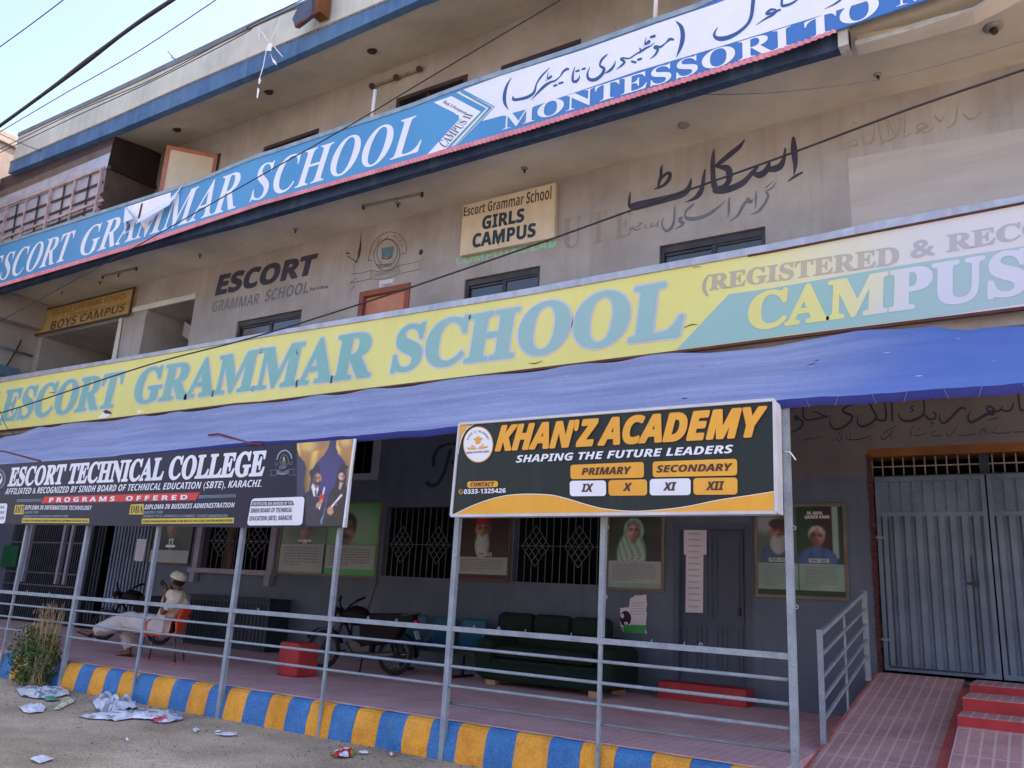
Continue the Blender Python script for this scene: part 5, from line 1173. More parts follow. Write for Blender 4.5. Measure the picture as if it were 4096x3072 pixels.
m.flat([[K1(*p) for p in smooth([(a, b - 7) for a, b in wv], 4)] + P(K1, (2998, 985), (135, 1015))], YK, 2, .002)
m.flat([[K1(*p) for p in smooth(wv, 4)] + P(K1, (2998, 985), (160, 1015))], YK, 1, .005)
m.flat([P(K1, (197, 225), (300, 222), (240, 270), (205, 350), (190, 420))], YK, 1, .002); m.flat(brush(K1, [[(320, 218, 5), (255, 265, 7), (215, 340, 7), (195, 420, 5), (185, 480, 4)]]), YK, 2, .004)
m.flat([disc(K1, 364, 395, 133, 160, 36)], YK, 1, .006); m.flat([disc(K1, 364, 395, 126, 152, 36)], YK, 2, .009)
m.flat([P(K1, (318, 350), (368, 322), (412, 345), (362, 375)), P(K1, (342, 368), (385, 360), (384, 388), (344, 392)), P(K1, (268, 422), (310, 420), (358, 440), (270, 440)), P(K1, (362, 440), (400, 415), (452, 408), (448, 425)), P(K1, (298, 405), (312, 398), (355, 432), (340, 432)), P(K1, (362, 430), (405, 392), (420, 392), (375, 430))], YK, 1, .012)
textq(m, 4, 'SHAPING THE FUTURE LEADERS', YK, P(K1, (258, 462), (460, 448), (460, 464), (258, 478)), 'S', 0, .012)
arc = "KHAN'Z ACADEMY"
for i_, ch in enumerate(arc):
    if ch == ' ': continue
    t = math.radians(197 + (343 - 197) * (i_ + .5) / len(arc)); cx, cy = 364 + 97 * math.cos(t), 390 + 112 * math.sin(t); ux, uy = -math.sin(t), math.cos(t); vx, vy = math.cos(t), math.sin(t); s_ = 7
    textq(m, 4, ch, YK, [K1(cx + ux * a * s_ + vx * b * s_ * 1.2, cy + uy * a * s_ + vy * b * s_ * 1.2) for a, b in ((-1, 1), (1, 1), (1, -1), (-1, -1))] if ch != "'" else [K1(cx + ux * a * 2 + vx * b * 7, cy + uy * a * 2 + vy * b * 7) for a, b in ((-1, 1), (1, 1), (1, .2), (-1, .2))], 'S', 0, .012)
for body, bl, br in (("KHAN'Z", K1(520, 440), K1(1418, 300)), ('ACADEMY', K1(1430, 380), K2(1030, 200))):
    bs2, tp2 = (K1(540, 445), K2(900, 320)), (K1(620, 232), K2(940, 72))
    text(m, 3, body, YK, bl, br, bs2, tp2, 'SI', .05, .06, .006); text(m, 1, body, YK, bl, br, bs2, tp2, 'SI', .035, .06, .009)
text(m, 2, 'SHAPING THE FUTURE LEADERS', YK, K1(698, 550), K2(738, 440), (K1(720, 553), K2(700, 470)), (K1(730, 490), K2(700, 400)), 'SI', .012, 0, .006)
pill = [(((1178, 575), (1828, 548), (1830, 688), (1180, 702)), 1), (((1906, 546), (2652, 520), (2654, 668), (1906, 684)), 1), (((1172, 716), (1493, 712), (1494, 850), (1174, 852)), 2), (((1515, 710), (1856, 703), (1858, 845), (1517, 848)), 1), (((1880, 700), (2242, 693), (2242, 842), (1880, 845)), 2), (((2266, 692), (2656, 686), (2656, 837), (2268, 840)), 1), (((264, 722), (538, 716), (540, 770), (266, 780)), 1)]
for q_, mi in pill: m.flat([rrect(K1, q_, .2 if q_[0][0] > 300 else .4)], YK, mi, .006)
for body, a, b, y0, y1, y2, y3 in (('PRIMARY', 1280, 1715, 664, 655, 604, 590), ('SECONDARY', 1942, 2612, 642, 625, 582, 562), ('IX', 1278, 1380, 812, 812, 745, 742), ('X', 1645, 1722, 806, 806, 738, 735), ('XI', 2002, 2115, 802, 800, 732, 728), ('XII', 2380, 2540, 798, 796, 725, 720), ('CONTACT', 296, 505, 766, 762, 732, 728)):
    text(m, 4, body, YK, K1(a, y0), K1(b, y0), (K1(a, y0), K1(b, y1)), (K1(a, y2), K1(b, y3)), 'SI', .02, 0, .010)
text(m, 2, '0333-1325426', YK, K1(236, 830), K1(606, 800), (K1(240, 832), K1(600, 820)), (K1(240, 792), K1(600, 782)), 'SI', .01, 0, .006)
m.flat(ring(K1, 209, 812, 17, 21, 4), YK, 1, .006); m.flat(brush(K1, [[(200, 802, 6), (206, 815, 5), (216, 822, 6)]]), YK, 1, .007)
m.build('print', kz)
m = M(plasticw); m.tube([at(K2(1195, 455), -.05), at(K2(1240, 460), -.06), at(K2(1290, 530), -.06)], .006); o = m.build('tie_cord'); tag(o, 'pale cord tied round the post beside the academy box sign', 'cord')

# small boards on the first floor
gb = thing('girls_campus_sign', 'beige board on the wall lettered GIRLS CAMPUS', 'sign', (-8, YW, 7.9))
q = [at(p, YW - .12) for p in (N6(1715, 45), N7(442, -140), N7(436, 300), N6(1685, 450))]
m = M(girls_m); m.hexa([tuple(v) for v in q], [(v.x, YW - .005, v.z) for v in q]); m.build('board', gb, .006)
m = M(tealtext, darktext)
Yg = YW - .12
text(m, 1, 'Escort Grammar School', Yg, N6(1718, 130), N7(412, 0), (N6(1720, 133), N7(405, -8)), (N6(1720, 62), N7(405, -105)), 'S', .0)
m.build('lettering', gb); m = M(tealtext, darktext)
text(m, 0, 'GIRLS', Yg, N6(1868, 232), N7(195, 100), (N6(1880, 235), N7(190, 172)), (N6(1880, 135), N7(190, 70)), 'S', .025)
text(m, 0, 'CAMPUS', Yg, N6(1790, 380), N7(288, 200), (N6(1800, 382), N7(280, 292)), (N6(1800, 278), N7(280, 188)), 'S', .025)
m.flat(brush(N6, [[(2010, 270, 6), (1995, 320, 10), (2000, 370, 4)]]), Yg, 1, .006)
m.build('lettering', gb)
bb_ = thing('boys_campus_sign', 'small weathered ochre board lettered BOYS CAMPUS over the dark openings', 'sign', (-22, YW, 8.1))
q = [at(p, YW - .1) for p in (N5(238, 918), N5(1082, 705), N5(1040, 920), N5(222, 1100))]
m = M(boys_m, frame_wd); m.hexa([tuple(v) for v in q], [(v.x, YW - .005, v.z) for v in q])
for a, b in ((0, 1), (1, 2), (2, 3), (3, 0)): m.bar(q[a], q[b], .05, .05, 1, (0, 1, 0))
m.build('board', bb_)
m = M(darktext, brownfaint); Yg = YW - .1
text(m, 0, 'BOYS CAMPUS', Yg, N5(405, 1040), N5(1005, 880), (N5(410, 1046), N5(1000, 893)), (N5(415, 980), N5(1000, 832)), 'S', .0, .08)
text(m, 1, 'ESCORT GRAMMAR SCHOOL', Yg, N5(428, 930), N5(1022, 770), (N5(430, 932), N5(1018, 784)), (N5(440, 884), N5(1018, 740)), 'S')
text(m, 1, 'Registered & Recognized', Yg, N5(570, 925), N5(850, 870), (N5(570, 930), N5(850, 866)), (N5(570, 912), N5(850, 848)), 'SI')
m.flat(ring(Tz := N5, 315, 1000, 36, 44, 6), Yg, 1, .004); m.build('lettering', bb_)

# ================================================================ POSTERS AND PAPERS ON THE GROUND-FLOOR WALL
YPP = YW - .018
YQ = YW - .035
def poster(label, q, build, fm=frame_wd, name='framed_poster'):
    v = [at(p, YQ) for p in q]; x0, x1 = (v[0].x + v[3].x) / 2, (v[1].x + v[2].x) / 2; z1, z0 = (v[0].z + v[1].z) / 2, (v[2].z + v[3].z) / 2
    t = thing(name, label, 'poster', ((x0 + x1) / 2, YW, z0)); m = M(fm); w_ = .045
    m.box(x0, x1, YW - .04, YW - .004, z1 - w_, z1); m.box(x0, x1, YW - .04, YW - .004, z0, z0 + w_); m.box(x0, x0 + w_, YW - .04, YW - .004, z0 + w_, z1 - w_); m.box(x1 - w_, x1, YW - .04, YW - .004, z0 + w_, z1 - w_)
    m.build('frame', t, .004)
    build(t, x0 + w_, x1 - w_, z0 + w_, z1 - w_); return t
YPP = YW - .018
pgreen = mat('green_poster_print', (64, 156, 84), (48, 134, 72), 1.2, 0.4); pdark = mat('dark_green_poster_print', (28, 62, 46), (22, 46, 36), 2.5, 0.4); pmaroon = mat('maroon_poster_print', (66, 34, 40), (46, 26, 32), 2, 0.4)
pgrey = mat('pale_text_panel_print', (150, 158, 160), (138, 148, 150), 1.5, 0.4); pline = mat('small_grey_print', (118, 124, 130), None, 3, 0.5); ppale = mat('pale_green_grey_print', (130, 158, 148), (110, 140, 132), 1.2, 0.4)
pred = mat('red_cap_print', (146, 34, 44), None, 3, 0.5); pwhite = mat('grey_white_hair_print', (182, 188, 190), (150, 158, 160), 6, 0.5); pblue = mat('blue_shirt_print', (56, 86, 136), (48, 76, 124), 3, 0.5); pskin = mat('shaded_skin_print', (140, 104, 92), (112, 80, 72), 5, 0.5); pskin2 = mat('dark_skin_print', (92, 66, 58), None, 5, 0.5); pmint = mat('mint_scarf_print', (138, 176, 150), (118, 156, 132), 5, 0.5); pblack = mat('dark_coat_print', (30, 32, 38), None, 3, 0.5)
PM = [pgreen, pdark, pmaroon, pgrey, pline, ppale, pred, pwhite, pblue, pskin, pskin2, pmint, pblack, paper, white_print]
G_, DK, MR, GY, LN, PL, RD, WH, BL_, SK, SD, MT, BK_, PA, WP = range(15)
class Pr:        # a print in its own 0..1 square
    def __init__(s, x0, x1, z0, z1): s.m = M(*PM); s.b = (x0, x1, z0, z1); s.k = 0
    def w(s, u, v): x0, x1, z0, z1 = s.b; return (x0 + (x1 - x0) * u, z0 + (z1 - z0) * v)
    def poly(s, pts, mi, sm=0):
        if sm: pts = smooth(pts + [pts[0]], sm)[:-1]
        s.k += 1; s.m.flatw([[s.w(*p) for p in pts]], YPP - .0012 * s.k, mi)
    def el(s, cx, cy, rx, ry, mi, n=24): s.poly([(cx + rx * math.cos(2 * math.pi * i / n), cy + ry * math.sin(2 * math.pi * i / n)) for i in range(n)], mi)
    def rect(s, u0, u1, v0, v1, mi): s.poly([(u0, v0), (u1, v0), (u1, v1), (u0, v1)], mi)
    def lines(s, u0, u1, v0, v1, n, mi=LN):
        s.k += 1; P_ = []; rg = random.Random(n)
        for i in range(n):
            v = v1 - (v1 - v0) * (i + .5) / n; h = (v1 - v0) / n * .22; u = u0
            ue = u1 if i < n - 1 else u0 + (u1 - u0) * .5
            while u < ue - .01:
                e = min(ue, u + .04 + .07 * rg.random()); P_.append([s.w(u, v - h), s.w(e - .012, v - h), s.w(e - .012, v + h), s.w(u, v + h)]); u = e
        s.m.flatw(P_, YPP - .0012 * s.k, mi)
    def words(s, body, u0, u1, v0, v1, mi, st='S'):
        vs, fs = glyphs(body, st); h = cap(st); a = min(v[0] for v in vs); b = max(v[0] for v in vs); s.k += 1
        s.m.mesh([(lambda q: (q[0], YPP - .0012 * s.k, q[1]))(s.w(u0 + (x - a) / (b - a) * (u1 - u0), v0 + y / h * (v1 - v0))) for x, y in vs], fs, mi)
    def bust(s, cx, cy, r, skin, hair, cloth, kind='man', asp=.8):
        ry = r * asp * 1.28; b = cy - ry
        s.poly([(cx - r * 2.1, b - ry * 1.5), (cx - r * 1.9, b - ry * .5), (cx - r * .9, b - ry * .05), (cx + r * .9, b - ry * .05), (cx + r * 1.9, b - ry * .5), (cx + r * 2.1, b - ry * 1.5)], cloth, 0)
        s.rect(cx - r * .45, cx + r * .45, b - ry * .3, b + ry * .3, skin)
        if kind == 'scarf': s.el(cx, cy - ry * .1, r * 1.4, ry * 1.3, hair)
        s.el(cx - r * .98, cy, r * .16, ry * .2, skin); s.el(cx + r * .98, cy, r * .16, ry * .2, skin)
        s.el(cx, cy, r, ry, skin)
        if kind != 'scarf': s.poly([(cx - r * 1.02, cy + ry * .15), (cx - r * .8, cy + ry * .6), (cx, cy + ry * .72), (cx + r * .8, cy + ry * .6), (cx + r * 1.02, cy + ry * .15), (cx + r * .95, cy + ry * .85), (cx, cy + ry * 1.12), (cx - r * .95, cy + ry * .85)], hair, 3)
        if kind == 'cap': s.poly([(cx - r * 1.0, cy + ry * .5), (cx + r * 1.0, cy + ry * .5), (cx + r * .85, cy + ry * 1.6), (cx - r * .75, cy + ry * 1.6)], RD)
        if kind in ('beard', 'cap'): s.poly([(cx - r * .95, cy - ry * .15), (cx - r * .4, cy - ry * .35), (cx, cy - ry * .3), (cx + r * .4, cy - ry * .35), (cx + r * .95, cy - ry * .15), (cx + r * 1.15, cy - ry * 1.3), (cx + r * .6, cy - ry * 2.3), (cx - r * .5, cy - ry * 2.3), (cx - r * 1.15, cy - ry * 1.3)], WH, 3)
        d = SD if skin == SK else BK_
        s.poly([(cx - r * .98, cy), (cx - r * .8, cy + ry * .6), (cx - r * .25, cy + ry * .35), (cx - r * .35, cy - ry * .3), (cx - r * .1, cy - ry * .75), (cx - r * .3, cy - ry * .98), (cx - r * .8, cy - ry * .6)], d, 3) if kind != 'beard' and kind != 'cap' else None
        for sx in (-1, 1): s.el(cx + sx * r * .38, cy + ry * .05, r * .17, ry * .07, BK_, 10); s.el(cx + sx * r * .38, cy + ry * .22, r * .26, ry * .05, d, 10)
        s.poly([(cx - r * .08, cy + ry * .05), (cx + r * .08, cy + ry * .05), (cx + r * .2, cy - ry * .28), (cx - r * .2, cy - ry * .28)], d)
        if kind == 'moustache': s.el(cx, cy - ry * .4, r * .45, ry * .1, BK_, 12)
        s.el(cx, cy - ry * .52, r * .3, ry * .05, d, 12)
def pr_jinnah(t, x0, x1, z0, z1):
    def fn(p, W, H):
        p.lay(np.clip(1 - p.Y / H, 0, 1), (30, 52, 40)); r = .165 * W; p.suit(.5 * W, .56 * H, r, (26, 28, 32)); p.face(.5 * W, .56 * H, r, (142, 108, 94)); p.hair(.5 * W, .56 * H, r, (58, 54, 54))
    picture(t, x0, x1, z0 + .21 * (z1 - z0), z1, (44, 76, 56), fn)
    p = Pr(x0, x1, z0, z1); p.rect(.38, .62, .26, .3, WP); p.rect(0, 1, 0, .21, GY); p.m.build('print', t)
poster('dark green portrait poster with a cropped title, beside the half-open corrugated door', P(D, (330, 1085), (424, 1085), (408, 1222), (325, 1218)), pr_jinnah)
def pr_green(t, x0, x1, z0, z1):
    def fn(p, W, H):
        right = (p.X > .485 * W).astype(float); p.lay(right, (58, 146, 78)); p.lay(right * p.el(.78 * W, .45 * H, .25 * W, .55 * H, .6), (120, 158, 128)); p.lay((1 - right) * p.el(.24 * W, .35 * H, .25 * W, .5 * H, .8), (66, 92, 80))
        r = .062 * W; p.suit(.26 * W, .36 * H, r, (30, 34, 38), wide=2.0); p.face(.26 * W, .36 * H, r, (150, 112, 98)); p.hair(.26 * W, .36 * H, r, (38, 34, 34))
        r = .088 * W; p.suit(.68 * W, .36 * H, r, (44, 38, 36), shirt=None); p.face(.68 * W, .36 * H, r, (128, 88, 72), -1); p.hair(.68 * W, .36 * H, r, (34, 28, 28)); p.lay(p.el(.68 * W, .36 * H - .55 * r, .5 * r, .13 * r, .4), (30, 24, 24)); p.lay((abs(p.X - .485 * W) < .006 * W).astype(float), (40, 46, 44))
    picture(t, x0, x1, z0 + .42 * (z1 - z0), z1, (108, 138, 126), fn, 120)
    p = Pr(x0, x1, z0, z1); p.rect(0, .485, 0, .42, PL); p.rect(.485, 1, 0, .42, G_); p.rect(.19, .33, .45, .48, WP); p.words('1895 - 1951', .20, .32, .455, .475, LN); p.words('1877 - 1938', .60, .78, .43, .452, LN)
    p.rect(0.01, .475, .03, .41, GY); p.rect(.5, .985, .08, .41, GY); p.lines(.05, .44, .1, .38, 7); p.lines(.54, .95, .12, .37, 7); p.rect(.478, .492, 0, .42, BK_); p.words('ALLAMA IQBAL', .62, .85, .92, .95, PL); p.m.build('print', t)
poster('wide framed poster with two portraits, its right half bright green', P(D, (607, 1085), (830, 1083), (808, 1252), (600, 1238)), pr_green, frame_gd)
def pr_red(t, x0, x1, z0, z1):
    def fn(p, W, H):
        p.lay(p.el(.5 * W, .6 * H, .5 * W, .6 * H, .8) * .5, (60, 28, 34)); r = .145 * W; cx, cy = .47 * W, .44 * H
        p.suit(cx, cy, r, (38, 24, 28), shirt=None); p.face(cx, cy, r, (156, 116, 92)); p.beard(cx, cy, r, (178, 186, 186), 1.9)
        q = lambda u, v: (cx + u * r, cy + v * r)
        a = p.pg([q(-1.06, .55), q(1.06, .62), q(1.0, 1.7), q(.6, 1.85), q(-.5, 1.8), q(-.9, 1.6)]); p.lay(a, (150, 30, 42)); p.mul(a * np.clip((p.X - cx) / r, 0, 1), .55)
    picture(t, x0, x1, z0 + .255 * (z1 - z0), z1, (40, 20, 26), fn)
    p = Pr(x0, x1, z0, z1); p.rect(0, 1, 0, .05, MR); p.rect(.4, .68, .27, .31, WH); p.words('1817 - 1898', .42, .66, .278, .304, BK_); p.rect(0, 1, .05, .255, GY); p.lines(.06, .92, .08, .235, 6); p.m.build('print', t)
poster('maroon poster of a white-bearded man in a red cap', P(D, (986, 1065), (1107, 1065), (1100, 1260), (989, 1252)), pr_red)
def pr_woman(t, x0, x1, z0, z1):
    def fn(p, W, H):
        p.lay(np.clip(.5 + .6 * p.nz(9), 0, 1) * .8, (46, 66, 42)); cx, cy, r = .47 * W, .51 * H, .125 * W
        p.lay(p.el(.78 * W, .02 * H, .36 * W, .42 * H, .1), (22, 24, 30))
        a = np.clip(p.el(cx, cy + .1 * r, 1.55 * r, 1.75 * r, .1) + p.el(cx - .3 * r, cy - 3.2 * r, 2.2 * r, 3.2 * r, .1), 0, 1); p.lay(a, (136, 172, 148)); p.mul(a * np.clip(np.sin((p.X - cx) * 60 + (p.Y) * 22 + 2 * p.nz(8)), 0, 1), .78)
        p.lay(p.el(cx, cy - 1.25 * r, .5 * r, .5 * r, .3), (120, 92, 82)); p.face(cx, cy, r, (176, 138, 124)); p.hair(cx, cy, r, (120, 116, 112), 1, .5)
    picture(t, x0, x1, z0 + .31 * (z1 - z0), z1, (24, 34, 24), fn)
    p = Pr(x0, x1, z0, z1); p.rect(0, 1, 0, .05, PL); p.rect(.38, .64, .32, .36, WH); p.words('1893 - 1967', .4, .62, .328, .352, BK_); p.rect(0, 1, .05, .31, GY); p.lines(.08, .9, .08, .28, 8); p.m.build('print', t)
poster('dark poster of a woman in a pale green scarf, left of the panelled door', P(D, (1309, 1080), (1436, 1080), (1434, 1279), (1309, 1274)), pr_woman, frame_gd)
def pr_two(t, x0, x1, z0, z1):
    def fn(p, W, H):
        rt = (p.X > .47 * W).astype(float); p.lay(rt, (22, 58, 40)); p.lay(((p.X > .66 * W) & (p.X < .87 * W)).astype(float), (48, 26, 36)); p.lay(((p.X > .875 * W) & (p.X < .945 * W) & (p.Y > .1 * H)).astype(float), (128, 152, 148)); p.lay((1 - rt) * p.el(.1 * W, .7 * H, .16 * W, .16 * H, .6), (132, 138, 148))
        r = .098 * W; p.suit(.25 * W, .56 * H, r, (48, 76, 112), shirt=None); p.face(.25 * W, .56 * H, r, (136, 92, 82)); p.beard(.25 * W, .56 * H, r, (152, 158, 164), 1.4); p.lay(p.el(.25 * W, .56 * H + .95 * r, 1.15 * r, .62 * r, .12), (50, 34, 36))
        r = .09 * W; p.suit(.70 * W, .47 * H, r, (52, 86, 142), shirt=None, wide=2.5); p.face(.70 * W, .47 * H, r, (140, 102, 90), -1); p.hair(.70 * W, .47 * H, r, (164, 166, 166))
    picture(t, x0, x1, z0 + .355 * (z1 - z0), z1, (74, 84, 88), fn, 120)
    p = Pr(x0, x1, z0, z1); p.rect(0, 1, 0, .06, DK); p.rect(.13, .36, .37, .415, WH); p.rect(.60, .83, .37, .415, WH); p.words('1928 - 2016', .15, .34, .38, .405, BK_); p.words('1936 - 2021', .62, .81, .38, .405, BK_)
    p.words('DR. ABDUL', .6, .78, .91, .945, WP); p.words('QADEER KHAN', .57, .85, .865, .9, WP); p.rect(0, 1, .06, .355, PL); p.rect(.478, .486, .06, .355, BK_); p.lines(.07, .42, .1, .33, 9); p.lines(.55, .93, .1, .33, 9); p.m.build('print', t)
poster('wide framed poster of two elderly men, one grey-haired in a blue shirt, by the gate', P(D, (1628, 1092), (1830, 1083), (1831, 1299), (1631, 1289)), pr_two, frame_gd)
def sheet(name, label, cat, q, Y, mt, lines=0, group=None, rag=0.0, extra=None):
    v = [at(p, Y) for p in q]; m = M(mt, paperink, blackp, pgreen); pts = []
    n = 10
    for a, b in zip(v, v[1:] + v[:1]):
        for i in range(n): p = a.lerp(b, i / n); pts.append((p.x + rag * (random.random() - .5), p.z + rag * (random.random() - .5)))
    m.flatw([pts], Y, 0)
    x0, x1 = min(p[0] for p in pts), max(p[0] for p in pts); z0, z1 = min(p[1] for p in pts), max(p[1] for p in pts); P_ = []
    for i in range(lines):
        z = z1 - (z1 - z0) * (i + 1) / (lines + 1); h = (z1 - z0) / lines * .13; P_.append([(x0 + (x1 - x0) * .15, z - h), (x0 + (x1 - x0) * (.65 + .2 * random.random()), z - h), (x0 + (x1 - x0) * .8, z + h), (x0 + (x1 - x0) * .15, z + h)])
    if P_: m.flatw(P_, Y - .002, 1)
    if extra: extra(m)
    o = m.build(name); tag(o, label, cat, group); return o
YD = YW + .07
sheet('paper_notice', 'upper white paper notice pasted on the dark panelled door', 'notice', P(K2, (298, 1072), (502, 1076), (500, 1368), (300, 1366)), YD, paper, 14)
sheet('paper_notice', 'long white paper strip on the dark door below the wider notice', 'notice', P(W8, (1500, -420), (1640, -420), (1632, 405), (1492, 400)), YD - .003, paper, 16)
sheet('paper_notice', 'white paper notice on the blue-grey corrugated door at the left', 'notice', P(B16, (1215, 1228), (1297, 1232), (1262, 1428), (1188, 1420)), YW + .015, paper, 9)
def comp(m): textq(m, 2, 'Computer', YW - .012, P(EM, (795, 1410), (1040, 1375), (1040, 1440), (790, 1470)), '', 0, .003)
sheet('paper_notice', 'small handwritten paper stuck over the brown first-floor door', 'notice', P(EM, (765, 1345), (1070, 1290), (1050, 1440), (750, 1500)), YW - .012, paper, 0, None, .01, comp)
def torn(m):
    m.flat([disc(W8, 1010, 450, 46, 62, 18)], YW - .012, 2, .003); m.flat([disc(W8, 985, 430, 14, 20, 10), disc(W8, 1015, 490, 16, 14, 10)], YW - .012, 0, .005)
    m.flat([P(W8, (985, 520), (1060, 500), (1178, 505), (1165, 570), (1000, 565))], YW - .012, 3, .003)
    m.flat([P(W8, (1050, 325 + i * 22), (1165, 320 + i * 22), (1165, 327 + i * 22), (1050, 332 + i * 22)) for i in range(5)], YW - .012, 1, .003)
sheet('torn_poster', 'torn white and green paper poster with ragged edges below the woman portrait', 'poster', P(W8, (1045, 290), (1085, 265), (1178, 258), (1178, 570), (985, 555), (965, 480), (966, 365), (1040, 360)), YW - .012, paper, 0, None, .02, torn)

# ================================================================ THINGS ON THE WALKWAY
ZW = .346
tyre = mat('black_rubber', (30, 29, 30), None, 5, 0.8); chrome = mat('dull_chrome', (96, 95, 96), None, 5, 0.35, 0.8); engine = mat('grey_engine_casting', (84, 80, 76), None, 8, 0.45, 0.5); bikep = mat('black_tank_paint', (20, 16, 18), None, 3, 0.6, spec=.15); seatv = mat('black_vinyl', (26, 24, 27), None, 3, 0.65, spec=.15); tail = mat('red_tail_light_plastic', (196, 30, 44), None, 3, 0.25)
def motorbike(label, group):
    t = thing('motorcycle', label, 'motorcycle', (0, 0, 0), group)
    wb, rw = 1.2, .285
    for x in (0, wb):
        m = M(tyre); m.torus((x, 0, rw), (0, 1, 0), rw - .035, .035, 0, 36, 8); w_ = m.build('wheel', t)
        m = M(chrome); m.torus((x, 0, rw), (0, 1, 0), rw - .075, .013, 0, 36, 6); m.tube([(x, -.06, rw), (x, .06, rw)], .035, 0, 12)
        for k in range(18):
            a = k * math.pi / 9; m.tube([(x, .025 * (-1) ** k, rw), (x + (rw - .075) * math.cos(a), 0, rw + (rw - .075) * math.sin(a))], .003, 0, 4)
        m.build('rim', w_)
    m = M(chrome)
    for y in (-.085, .085): m.tube([(0, y, rw), (.17, y, .62), (.26, y, .84)], .017)
    m.tube([(.24, -.1, .8), (.24, .1, .8)], .02); m.build('fork', t)
    m = M(bikep)
    for i in range(12):
        a0, a1 = math.radians(20 + i * 11), math.radians(31 + i * 11); R_ = rw + .035
        f = lambda a, y: (math.cos(a) * R_, y, rw + math.sin(a) * R_)
        m.face([f(a0, -.055), f(a1, -.055), f(a1, .055), f(a0, .055)], 0, True)
    m.build('front_mudguard', t)
    m = M(bikep)
    for i in range(12):
        a0, a1 = math.radians(-5 + i * 11), math.radians(6 + i * 11); R_ = rw + .05
        f = lambda a, y: (wb + math.cos(a) * R_, y, rw + math.sin(a) * R_)
        m.face([f(a0, -.065), f(a1, -.065), f(a1, .065), f(a0, .065)], 0, True)
    m.build('rear_mudguard', t)
    m = M(bikep)
    m.tube([(.27, 0, .78), (.42, 0, .55), (.5, 0, .32), (.8, 0, .28)], .022); m.tube([(.27, 0, .82), (.7, 0, .68), (1.25, 0, .68), (1.4, 0, .72)], .02); m.tube([(.8, 0, .28), (.86, 0, .68)], .02)
    for y in (-.09, .09): m.tube([(.8, y, .28), (wb, y, rw)], .016); m.tube([(wb + .02, y, rw), (1.1, y, .66)], [.02, .028])
    m.build('frame', t)
    m = M(bikep); m.hexa([(.62, -.14, .70), (.62, .14, .70), (.66, .13, .36), (.66, -.13, .36)], [(1.36, -.12, .74), (1.36, .12, .74), (1.2, .12, .46), (1.2, -.12, .46)]); m.build('side_panel', t, .03)
    m = M(bikep); m.tube([(.40, -.05, .68), (.36, -.16, .68), (.34, -.22, .5), (.38, -.2, .3), (.5, -.05, .3), (.5, .05, .3), (.38, .2, .3), (.34, .22, .5), (.36, .16, .68), (.40, .05, .68)], .014); m.build('leg_guard', t)
    m = M(bikep); vs = []; fs = []
    secs = [(.28, .05, .78, .86), (.34, .1, .74, .92), (.48, .155, .66, .965), (.62, .15, .66, .94), (.74, .1, .70, .84), (.8, .06, .70, .78)]
    for x, w_, z0, z1 in secs:
        for k in range(12): a = 2 * math.pi * k / 12; vs.append((x, w_ * math.cos(a), (z0 + z1) / 2 + (z1 - z0) / 2 * math.sin(a)))
    for i in range(len(secs) - 1):
        for k in range(12): fs.append((i * 12 + k, i * 12 + (k + 1) % 12, i * 12 + 12 + (k + 1) % 12, i * 12 + 12 + k))
    fs += [tuple(range(12)), tuple(range(60, 72))]
    m.mesh(vs, fs, 0, True); m.build('fuel_tank', t)
    m = M(seatv); m.hexa([(.74, -.13, .86), (.74, .13, .86), (.74, .13, .68), (.74, -.13, .68)], [(1.48, -.12, .90), (1.48, .12, .90), (1.48, .10, .74), (1.48, -.10, .74)]); m.build('seat', t, .03)
    m = M(engine); m.tube([(.56, -.13, .33), (.56, .13, .33)], .12, 0, 14); m.tube([(.62, 0, .36), (.42, 0, .46)], .085, 0, 10); m.box(.6, .82, -.12, .12, .24, .42); m.build('engine', t, .01)
    m = M(chrome); m.tube([(.44, .12, .42), (.5, .14, .24), (.8, .15, .22), (1.0, .16, .25), (1.5, .17, .32)], [.02, .02, .025, .042, .045]); m.build('exhaust', t)
    m = M(engine); m.tube([(.44, -.12, .42), (.55, -.14, .27), (.9, -.14, .26), (1.24, -.13, .3)], [.02, .03, .05, .05]); m.build('chain_case', t)
    m = M(seatv); m.tube([(.30, 0, .86), (.29, -.16, .95), (.38, -.33, 1.05)], .013); m.tube([(.30, 0, .86), (.29, .16, .95), (.38, .33, 1.05)], .013); m.tube([(.33, -.27, 1.02), (.42, -.40, 1.08)], .02); m.tube([(.33, .27, 1.02), (.42, .40, 1.08)], .02); m.build('handlebar', t)
    m = M(bikep, plasticg); m.tube([(.24, 0, .84), (.17, 0, .84), (.13, 0, .83)], [.06, .09, .085], 0, 14); m.tube([(.128, 0, .83), (.118, 0, .83)], [.075, .04], 1, 14); m.build('headlight', t)
    m = M(tail); m.box(1.46, 1.53, -.06, .06, .70, .80); m.build('tail_light', t, .015)
    m = M(plasticg); m.hexa([(1.50, -.08, .64), (1.50, .08, .64), (1.55, .08, .53), (1.55, -.08, .53)], [(1.505, -.08, .645), (1.505, .08, .645), (1.555, .08, .535), (1.555, -.08, .535)]); m.build('number_plate', t)
    m = M(chrome); m.tube([(1.3, -.12, .86), (1.52, -.1, .9), (1.52, .1, .9), (1.3, .12, .86)], .012); m.build('grab_rail', t)
    m = M(seatv); m.tube([(.72, -.1, .24), (.78, -.28, .01)], .012); m.build('side_stand', t)
    return t
bk = motorbike('black motorcycle with a red tail light parked facing left behind the railing', None)
bk.location = (-9.68, 2.84, ZW + .003); bk.rotation_euler = (0, 0, math.atan2(.33, 1.17)); bk.scale = (1.02,) * 3
b2 = copy_tree(bk); b2.location = (-15.6, 2.9, ZW + .003); b2.rotation_euler = (0, 0, math.radians(20)); b2['label'] = 'dark motorcycle standing beyond the seated man, mostly hidden by him'

